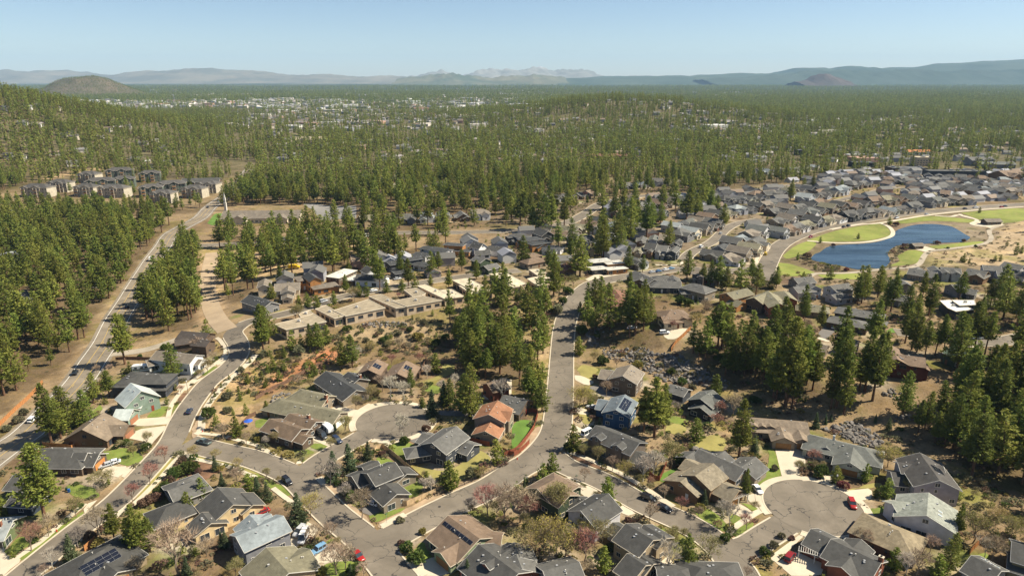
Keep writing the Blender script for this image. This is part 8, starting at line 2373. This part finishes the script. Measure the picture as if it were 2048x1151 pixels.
for x, y, s, ri in rocks[:260]:
    o = obj('boulder', BMESH[prng.randrange(6)], None, (x, y, tz(x, y)+s*.1)); o.scale = (s*prng.uniform(.9, 1.5), s*prng.uniform(.8, 1.2), s); o.rotation_euler = (prng.uniform(-.3, .3), prng.uniform(-.3, .3), prng.uniform(0, 6.28)); tag(o, RW[ri], 'boulder', 'boulders: '+RW[ri])
rr_ = np.array(rocks[260:]); me = bpy.data.meshes.new('rubble'); me.vertices.add(len(rr_)); me.vertices.foreach_set('co', np.stack([rr_[:, 0], rr_[:, 1], terrain(rr_[:, 0], rr_[:, 1])+.1], 1).ravel())
a1 = me.attributes.new('s', 'FLOAT_VECTOR', 'POINT'); a1.data.foreach_set('vector', np.stack([rr_[:, 2]*1.2, rr_[:, 2], rr_[:, 2]], 1).ravel())
a2 = me.attributes.new('r', 'FLOAT_VECTOR', 'POINT'); a2.data.foreach_set('vector', rng.uniform(0, 6.28, (len(rr_), 3)).ravel())
a3 = me.attributes.new('k', 'INT', 'POINT'); a3.data.foreach_set('value', rng.integers(0, 6, len(rr_)).astype(np.int32))
ro_ = tag(obj('boulder_rubble', me), 'mass of smaller grey rocks filling the boulder slopes', 'rubble', kind='stuff'); scatter(ro_, BL, ('s', 'r', 'k'))
# ---------------- vehicles ----------------
CARC = dict(greygreen=(.12,.15,.14), black=(.012,.012,.014), red=(.30,.018,.014), lightblue=(.16,.30,.45), white=(.75,.75,.74), silver=(.42,.43,.44), darkgrey=(.03,.032,.035), navy=(.02,.03,.06), darkred=(.20,.014,.014), bluecar=(.05,.14,.28), yellow=(.65,.45,.03))
def paintm(k): return pm('car_paint_'+k, CARC[k], .25, .05, (.5, 2), spec=.5)
RUB = pm('tyre_rubber', (.015,.015,.015), .9, .1); RIM = pm('wheel_rim', (.4,.4,.42), .35, .1, spec=.5); LAMP = pm('headlight_glass', (.75,.75,.72), .15, .05, spec=.6); TAIL = pm('tail_light_glass', (.35,.015,.01), .25, .05, spec=.5)
wh = MB(); wh.tube([(0, -.13, 0), (0, -.11, 0), (0, .11, 0), (0, .13, 0)], [.30, .36, .36, .30], 14); wh.tube([(0, -.14, 0), (0, -.12, 0)], [.001, .2], 10, 1); wh.tube([(0, .12, 0), (0, .145, 0)], [.2, .2], 10, 1); WHM = wh.mesh('wheel', [RUB, RIM])
def loft(mb, st, mi=0):
    "stations (x, half width low, half width mid, half width top, z low, z mid, z top)"
    n = len(st); V = []
    for x, a, b_, c_, z0, z1, z2 in st: V += [(x, -a, z0), (x, -b_, z1), (x, -c_*.97, z2-.05), (x, -c_*.86, z2), (x, c_*.86, z2), (x, c_*.97, z2-.05), (x, b_, z1), (x, a, z0)]
    Fc = [(i*8+j, i*8+(j+1) % 8, (i+1)*8+(j+1) % 8, (i+1)*8+j)[::-1] for i in range(n-1) for j in range(8)]
    Fc += [tuple(range(8)), tuple(range((n-1)*8, n*8))[::-1]]; mb.add(V, Fc, mi)
SPEC = dict(sedan=(4.7, .90, .92, 1.42, [(-1.85, .02), (-1.25, .98), (.35, 1.0), (1.15, .02)]), suv=(4.75, .95, 1.05, 1.78, [(-2.2, .05), (-2.0, .95), (.45, 1.0), (1.15, .02)]), van=(5.6, 1.0, 1.15, 2.35, [(-2.7, .2), (-2.62, 1.0), (1.25, 1.0), (2.1, .02)]), pickup=(5.7, .98, 1.08, 1.85, [(-.75, .02), (-.55, .96), (.75, 1.0), (1.45, .02)]))
VC = {}
def car_meshes(kind, colk):
    if (kind, colk) in VC: return VC[kind, colk]
    L, W, sh, Ht, cab = SPEC[kind]; h = L/2; out = []
    b_ = MB(); hood = sh-.06
    loft(b_, [(-h, W*.82, W*.88, W*.84, .42, .62, sh-.12), (-h+.25, W*.92, W*.98, W*.93, .30, .62, sh), (-h*.3, W*.94, W, W*.95, .28, .62, sh), (h*.42, W*.94, W, W*.95, .28, .62, sh), (h*.62, W*.93, W*.99, W*.93, .28, .6, hood), (h-.22, W*.9, W*.95, W*.88, .30, .58, hood-.14), (h, W*.78, W*.84, W*.76, .40, .56, hood-.3)])
    if kind == 'pickup': b_.box((-1.75, 0, sh+.005), (1.9, W*1.55, .02), 0, 1)
    out.append(('body', b_.mesh('car_body', [paintm(colk), trimm('black')], True)))
    g = MB(); tp = Ht-.06; V = []; xs_ = [c_[0] for c_ in cab]
    zz = [sh-.04+(tp-sh)*c_[1] for c_ in cab]; wl = W*.93; wu = W*.76
    for x, z, c_ in zip(xs_, zz, cab): w_ = wl+(wu-wl)*c_[1]; V += [(x, -w_, z), (x, w_, z)]
    V += [(xs_[1], -wl, sh-.04), (xs_[1], wl, sh-.04), (xs_[2], -wl, sh-.04), (xs_[2], wl, sh-.04)]
    g.add(V, [(0, 2, 3, 1), (2, 4, 5, 3), (4, 6, 7, 5), (0, 8, 2), (8, 10, 4, 2), (10, 6, 4), (1, 3, 9), (9, 3, 5, 11), (11, 5, 7)]); out.append(('window_glass', g.mesh('car_glass', GLASS)))
    r_ = MB(); x0, x1 = xs_[1], xs_[2]; r_.box(((x0+x1)/2-.02, 0, Ht-.03), (x1-x0+.08, wu*2+.02, .07))
    for x in ((x0, (x0+x1)/2, x1) if kind != 'pickup' else (x0, x1)):
        for s in (-1, 1): r_.add([(x-.06, s*(wl+.015), sh-.04), (x+.06, s*(wl+.015), sh-.04), (x+.05, s*(wu+.015), Ht-.04), (x-.05, s*(wu+.015), Ht-.04)], [(0, 1, 2, 3)])
    out.append(('roof', r_.mesh('car_roof', paintm(colk))))
    l = MB(); l.box((0, 0, 0), (.12, .34, .16)); HL = l.mesh('headlight', LAMP); l = MB(); l.box((0, 0, 0), (.1, .26, .28)); TL = l.mesh('tail_light', TAIL)
    VC[kind, colk] = (out, HL, TL, L, W, sh); return VC[kind, colk]
def build_vehicle(label, kind, colk, x, y, rz):
    z = tz(x, y)+.13
    P0 = np.array([[x, y]])
    root = tag(obj({'sedan': 'parked_car', 'suv': 'parked_car', 'van': 'van', 'pickup': 'pickup_truck', 'camper': 'camper_trailer', 'boxtruck': 'truck', 'trailer': 'semi_trailer'}[kind], None, None, (x, y, z), rz), label, {'sedan': 'car', 'suv': 'car', 'van': 'van', 'pickup': 'pickup', 'camper': 'camper', 'boxtruck': 'truck', 'trailer': 'trailer'}[kind])
    e = .5; gx = (tz(x+e*math.cos(rz), y+e*math.sin(rz))-tz(x-e*math.cos(rz), y-e*math.sin(rz))); root.rotation_euler[1] = -math.atan(gx)
    if kind in SPEC:
        parts, HL, TL, L, W, sh = car_meshes(kind, colk)
        for nm, me in parts: obj(nm, me, root)
        for s in (-1, 1):
            obj('headlight', HL, root, (L/2-.1, s*W*.62, .62)); obj('tail_light', TL, root, (-L/2+.06, s*W*.7, .72))
            for xx in (-L*.29, L*.31): obj('wheel', WHM, root, (xx, s*(W-.1), .35))
        if kind == 'van' and 'rack' in label:
            r_ = MB()
            for xx in (-2, -.8, .6): r_.box((xx, 0, 2.5), (.08, 1.7, .08))
            for s in (-.8, .8): r_.box((-.7, s, 2.46), (3.2, .06, .06))
            obj('roof_rack', r_.mesh('roof_rack', trimm('black')), root)
        return
    if kind == 'camper':
        b_ = MB(); loft(b_, [(-3.9, 1.1, 1.15, 1.1, .6, 1.6, 3.0), (-3.6, 1.2, 1.24, 1.2, .5, 1.6, 3.15), (2.6, 1.2, 1.24, 1.2, .5, 1.6, 3.15), (3.6, 1.15, 1.2, 1.12, .9, 1.6, 2.7), (3.8, 1.0, 1.1, 1.0, 1.2, 1.6, 2.3)]); obj('body', b_.mesh('camper_body', paintm('white'), False), root)
        s_ = MB(); s_.box((-.4, 0, 1.35), (6.2, 2.52, .4)); obj('stripe', s_.mesh('camper_stripe', trimm('black')), root)
        for xx in (-2.2, .2, 2.0):
            for s in (-1, 1): w_ = MB(); w_.box((0, 0, 0), (1.1, .06, .7)); obj('window', w_.mesh('camper_window', GLASS), root, (xx, s*1.25, 2.1))
        a = MB(); a.box((0, 0, 0), (1.0, .8, .3)); obj('air_unit', a.mesh('camper_air_unit', trimm('white')), root, (-.5, 0, 3.3))
        for s in (-1, 1):
            for xx in (-.7, .2): obj('wheel', WHM, root, (xx, s*1.1, .35))
        t = MB(); t.bar((3.7, -.5, .6), (5.0, 0, .6), .12, .12); t.bar((3.7, .5, .6), (5.0, 0, .6), .12, .12); obj('hitch', t.mesh('hitch', trimm('black')), root); return
    if kind == 'trailer':
        b_ = MB(); b_.box((0, 0, 2.5), (12, 2.5, 2.7)); obj('body', b_.mesh('trailer_body', paintm('white')), root); c_ = MB(); c_.box((0, 0, 1.05), (11.6, 1.0, .2)); obj('chassis', c_.mesh('trailer_chassis', trimm('black')), root)
        for xx in (-4.6, -3.5):
            for s in (-1, 1): o = obj('wheel', WHM, root, (xx, s*1.1, .5)); o.scale = (1.4,)*3
        return
    b_ = MB(); loft(b_, [(.9, 1.1, 1.15, 1.1, .5, 1.3, 2.6), (1.9, 1.1, 1.15, 1.0, .5, 1.3, 2.6), (2.3, 1.1, 1.15, .95, .5, 1.2, 1.9), (3.2, 1.0, 1.05, .9, .5, 1.0, 1.5)]); obj('cab', b_.mesh('truck_cab', paintm(colk)), root)
    c_ = MB(); c_.box((-1.4, 0, 1.9), (4.4, 2.3, 1.9)); obj('box', c_.mesh('truck_box', paintm('white' if colk == 'red' else colk)), root)
    g = MB(); g.box((2.06, 0, 2.1), (.3, 1.7, .6)); obj('windscreen', g.mesh('windscreen', GLASS), root)
    f_ = MB(); f_.box((-.2, 0, .75), (6.4, 1.0, .25)); obj('chassis', f_.mesh('truck_chassis', trimm('black')), root)
    for xx in (-2.6, -1.5, 2.3):
        for s in (-1, 1): o = obj('wheel', WHM, root, (xx, s*1.0, .45)); o.scale = (1.25,)*3
for v_ in VEH: build_vehicle(*v_)

# ---------------- fences ----------------
FC = dict(pale=(.58,.42,.24), redwood=(.27,.085,.045), orange=(.42,.19,.07), dark=(.05,.04,.035), darkwood=(.17,.10,.065))
for lab, ck, hh, p in FENCES:
    A = resample(p, 2.4, True); x0, y0 = A.mean(0); z0 = tz(x0, y0); root = tag(obj('fence', None, None, (x0, y0, z0)), lab, 'fence')
    mt = pm('fence_'+ck, FC[ck], .85, .25, (.8, 4))
    po = MB(); po.box((0, 0, hh/2-.15), (.12, .12, hh+.4)); pom = po.mesh('fence_post', mt)
    for i in range(len(A)):
        z = tz(*A[i]); obj('post', pom, root, (A[i][0]-x0, A[i][1]-y0, z-z0))
        if i == len(A)-1: break
        d = A[i+1]-A[i]; Ln = float(np.hypot(*d)); z1 = tz(*A[i+1]); pn = MB(); n_ = max(4, int(Ln/.17)); sl = (z1-z)/Ln
        if ck == 'dark':
            for hz in (.35, .75, 1.15): pn.bar((0, 0, hz), (Ln, 0, hz+sl*Ln), .06, .1)
        else:
            for k in range(n_):
                u = (k+.5)*Ln/n_; pn.box((u, .03*((k % 2)*2-1)*.4, hh/2+u*sl), (Ln/n_*.93, .03, hh-.06+prng.uniform(-.02, .02)))
            pn.bar((0, .05, .5), (Ln, .05, .5+sl*Ln), .04, .09); pn.bar((0, .05, hh-.25), (Ln, .05, hh-.25+sl*Ln), .04, .09)
        obj('fence_panel', pn.mesh('fence_panel', mt), root, (A[i][0]-x0, A[i][1]-y0, z-z0), math.atan2(d[1], d[0]))

# ---------------- small street things ----------------
def small(name, label, cat, x, y, build, rz=0.0):
    root = tag(obj(name, None, None, (x, y, tz(x, y)+.05), rz), label, cat)
    for nm, mb, mt in build(): obj(nm, mb.mesh(nm, mt), root)
def hydrant():
    a = MB(); a.tube([(0, 0, 0), (0, 0, .55), (0, 0, .7), (0, 0, .8)], [.16, .15, .13, .03], 10); b_ = MB(); b_.tube([(-.25, 0, .5), (.25, 0, .5)], [.08, .08], 8); c_ = MB(); c_.tube([(0, 0, -.05), (0, 0, .06)], [.22, .22], 10)
    R_ = pm('hydrant_red', (.5,.04,.02), .5, .1); return [('barrel', a, R_), ('outlet', b_, R_), ('flange', c_, R_)]
def sign():
    a = MB(); a.tube([(0, 0, -.2), (0, 0, 3.0)], [.04, .04], 6); b_ = MB(); b_.box((0, 0, 2.95), (.9, .03, .22)); c_ = MB(); c_.box((0, 0, 3.2), (.03, .9, .22)); g = pm('sign_green', (.02,.16,.08), .5, .05)
    return [('post', a, trimm('grey')), ('name_blade', b_, g), ('cross_blade', c_, g)]
def bin_(col):
    def f():
        a = MB(); loft(a, [(-.3, .24, .27, .3, 0, .5, 1.0), (.3, .24, .27, .3, 0, .5, 1.0)]); b_ = MB(); b_.box((0, 0, 1.03), (.68, .66, .08)); m_ = pm('bin_%d' % int(col[2]*100), col, .5, .05); return [('body', a, m_), ('lid', b_, m_), ('wheel', wheel_bar(), RUB)]
    return f
def wheel_bar(): w_ = MB(); w_.tube([(-.28, -.3, .1), (-.28, .3, .1)], [.1, .1], 8); return w_
def lamp():
    a = MB(); a.tube([(0, 0, -.3), (0, 0, 5.2)], [.09, .06], 8); b_ = MB(); b_.tube([(0, 0, 5.2), (0, 0, 5.3), (0, 0, 5.75), (0, 0, 5.9)], [.12, .26, .22, .05], 8); return [('pole', a, trimm('black')), ('lantern', b_, trimm('white'))]
def parasol(col):
    def f():
        a = MB(); a.tube([(0, 0, 0), (0, 0, 2.5)], [.04, .03], 6); b_ = MB(); n = 8; V = [(1.6*math.cos(2*math.pi*i/n), 1.6*math.sin(2*math.pi*i/n), 2.1) for i in range(n)]+[(0, 0, 2.65)]; b_.add(V, [(i, (i+1) % n, n) for i in range(n)]+[tuple(range(n))[::-1]])
        return [('pole', a, trimm('white')), ('canopy', b_, pm('parasol_cloth', col, .8, .05))]
    return f
def pergola():
    a = MB()
    for i in range(15): a.box((i*.55-3.9, -.1, 2.75), (.1, 2.2, .16))
    b_ = MB(); b_.box((0, -.9, 2.6), (8.2, .14, .2)); out = [('rafter', a, trimm('white')), ('beam', b_, trimm('white'))]
    for xx in (-3.8, 0, 3.8): p = MB(); p.box((xx, -.9, 1.25), (.25, .25, 2.6)); out.append(('post', p, trimm('white')))
    return out
for lab, kind, x, y, rz in SMALL:
    small({'hydrant': 'fire_hydrant', 'sign': 'street_sign', 'binb': 'wheeled_bin', 'bing': 'wheeled_bin', 'lamp': 'street_lamp', 'parasol': 'garden_parasol', 'pergola': 'trellis'}[kind], lab, {'hydrant': 'fire hydrant', 'sign': 'street sign', 'binb': 'bin', 'bing': 'bin', 'lamp': 'street lamp', 'parasol': 'parasol', 'pergola': 'trellis'}[kind], x, y,
      {'hydrant': hydrant, 'sign': sign, 'binb': bin_((.02,.09,.3)), 'bing': bin_((.03,.06,.03)), 'lamp': lamp, 'parasol': parasol((.03,.10,.45)), 'pergola': pergola}[kind], rz)

# ---------------- far town: uncountable small blocks ----------------
tb = MB(); rng = np.random.default_rng(5); cols = []
TC = [(.58,.56,.52), (.5,.46,.4), (.42,.37,.3), (.3,.27,.25), (.66,.65,.62), (.42,.26,.19), (.28,.28,.3), (.55,.5,.44)]
def town(n, y0, y1, u0, u1, big, yexp=1.0, gab=.0):
    for _ in range(n):
        y = y0+(y1-y0)*rng.random()**yexp; x = rng.uniform(u0, u1)*y
        if math.hypot((x+3010)/480, (y-5050)/520) < 1: continue
        a, b_, h = (rng.uniform(18, 60), rng.uniform(15, 35), rng.uniform(5, 10)) if rng.random() < big else (rng.uniform(10, 17), rng.uniform(8, 12), rng.uniform(3.5, 6.5))
        z = tz(x, y); n0 = len(tb.f); yw = rng.uniform(-.6, .6); wc = int(rng.choice(8, p=[.17, .16, .15, .13, .12, .08, .11, .08]))
        tb.box((x, y, z+h/2-1), (a, b_, h+2), yw); cols.extend([wc]*(len(tb.f)-n0))
        if a < 18:
            c_, s_ = math.cos(yw), math.sin(yw); Q = lambda u, v_, w_: (x+c_*u-s_*v_, y+s_*u+c_*v_, z+w_); A2, B2 = a/2+.6, b_/2+.6
            tb.add([Q(-A2, -B2, h-.2), Q(A2, -B2, h-.2), Q(A2, B2, h-.2), Q(-A2, B2, h-.2), Q(-A2, 0, h+b_*.24), Q(A2, 0, h+b_*.24)], [(0, 1, 5, 4), (2, 3, 4, 5), (1, 2, 5), (3, 0, 4)]); cols.extend([int(rng.choice([3, 10, 10, 8, 8, 9]))]*4)
TC += [(.115,.11,.10), (.2,.15,.11), (.17,.165,.155)]
town(430, 2900, 3900, -.66, -.30, .55); town(340, 2600, 4000, -.36, .06, .5); town(330, 3900, 5200, -.5, .1, .45); town(420, 1650, 2600, -.42, -.04, .08); town(300, 4200, 7500, -.65, .35, .35); town(260, 2500, 5000, .05, .8, .12); town(260, 1500, 2500, .2, .8, .05); town(300, 1000, 1700, -.35, .75, .02); town(300, 1500, 2500, -.1, .5, .04); town(40, 900, 1250, -.85, -.5, 0); town(260, 2600, 4300, 0, .45, .3); town(320, 3600, 6500, -.1, .7, .35)
# infill roofs of the packed quarter, too many to count
P3 = np.concatenate([jitter_grid(p, 15.5, rng) for p in GARDENS[:2]]); P3 = P3[~blocked(P3, 5.0)]
for x, y in P3:
    z = tz(x, y); yw = .25+rng.normal(0, .12)+(math.pi/2 if rng.random() < .5 else 0); a, b_, h = rng.uniform(10, 13), rng.uniform(8, 10), rng.choice([3.2, 5.4]); n0 = len(tb.f)
    tb.box((x, y, z+h/2-1), (a, b_, h+2), yw); cols.extend([int(rng.choice([0, 1, 3, 4, 6, 6, 5]))]*(len(tb.f)-n0))
    c_, s_ = math.cos(yw), math.sin(yw); Q = lambda u, v_, w_: (x+c_*u-s_*v_, y+s_*u+c_*v_, z+w_); A2, B2 = a/2+.5, b_/2+.5; R2 = h+b_*.27
    tb.add([Q(-A2, -B2, h-.2), Q(A2, -B2, h-.2), Q(A2, B2, h-.2), Q(-A2, B2, h-.2), Q(-A2, 0, R2), Q(A2, 0, R2)], [(0, 1, 5, 4), (2, 3, 4, 5)]); cols.extend([int(rng.choice([8, 8, 8, 9, 6, 10]))]*2)
    w0 = int(rng.choice([0, 4, 1, 6])); tb.add([Q(-a/2, -b_/2, h-.3), Q(-a/2, b_/2, h-.3), Q(-a/2, 0, R2-.25), Q(a/2, -b_/2, h-.3), Q(a/2, b_/2, h-.3), Q(a/2, 0, R2-.25)], [(0, 2, 1), (3, 4, 5)]); cols.extend([w0, w0])
tme = mesh('distant_town', tb.v, tb.f, [pm('town_%d' % i, c_, .8, .15, (.02, .2), True) for i, c_ in enumerate(TC)], cols)
tag(obj('distant_town', tme), 'far pale town of low roofs and white sheds on the plain', 'town', kind='stuff')

# ---------------- air ----------------
hv = [(-25500, -900, -30), (25500, -900, -30), (25500, 24500, -30), (-25500, 24500, -30), (-25500, -900, 820), (25500, -900, 820), (25500, 24500, 820), (-25500, 24500, 820)]
m = bpy.data.materials.new('haze_air'); m.use_nodes = True; nt = m.node_tree; nt.nodes.remove(nt.nodes['Principled BSDF'])
pv_ = nt.nodes.new('ShaderNodeVolumePrincipled'); pv_.inputs['Color'].default_value = (.48,.73,1.0,1); pv_.inputs['Density'].default_value = HAZE_DENSITY; pv_.inputs['Anisotropy'].default_value = .0
nt.links.new(pv_.outputs[0], nt.nodes['Material Output'].inputs['Volume'])
tag(obj('haze', mesh('haze', hv, [(3,2,1,0), (4,5,6,7), (0,1,5,4), (1,2,6,5), (2,3,7,6), (3,0,4,7)], m)), 'thin blue air over the whole plain', 'haze', kind='stuff')
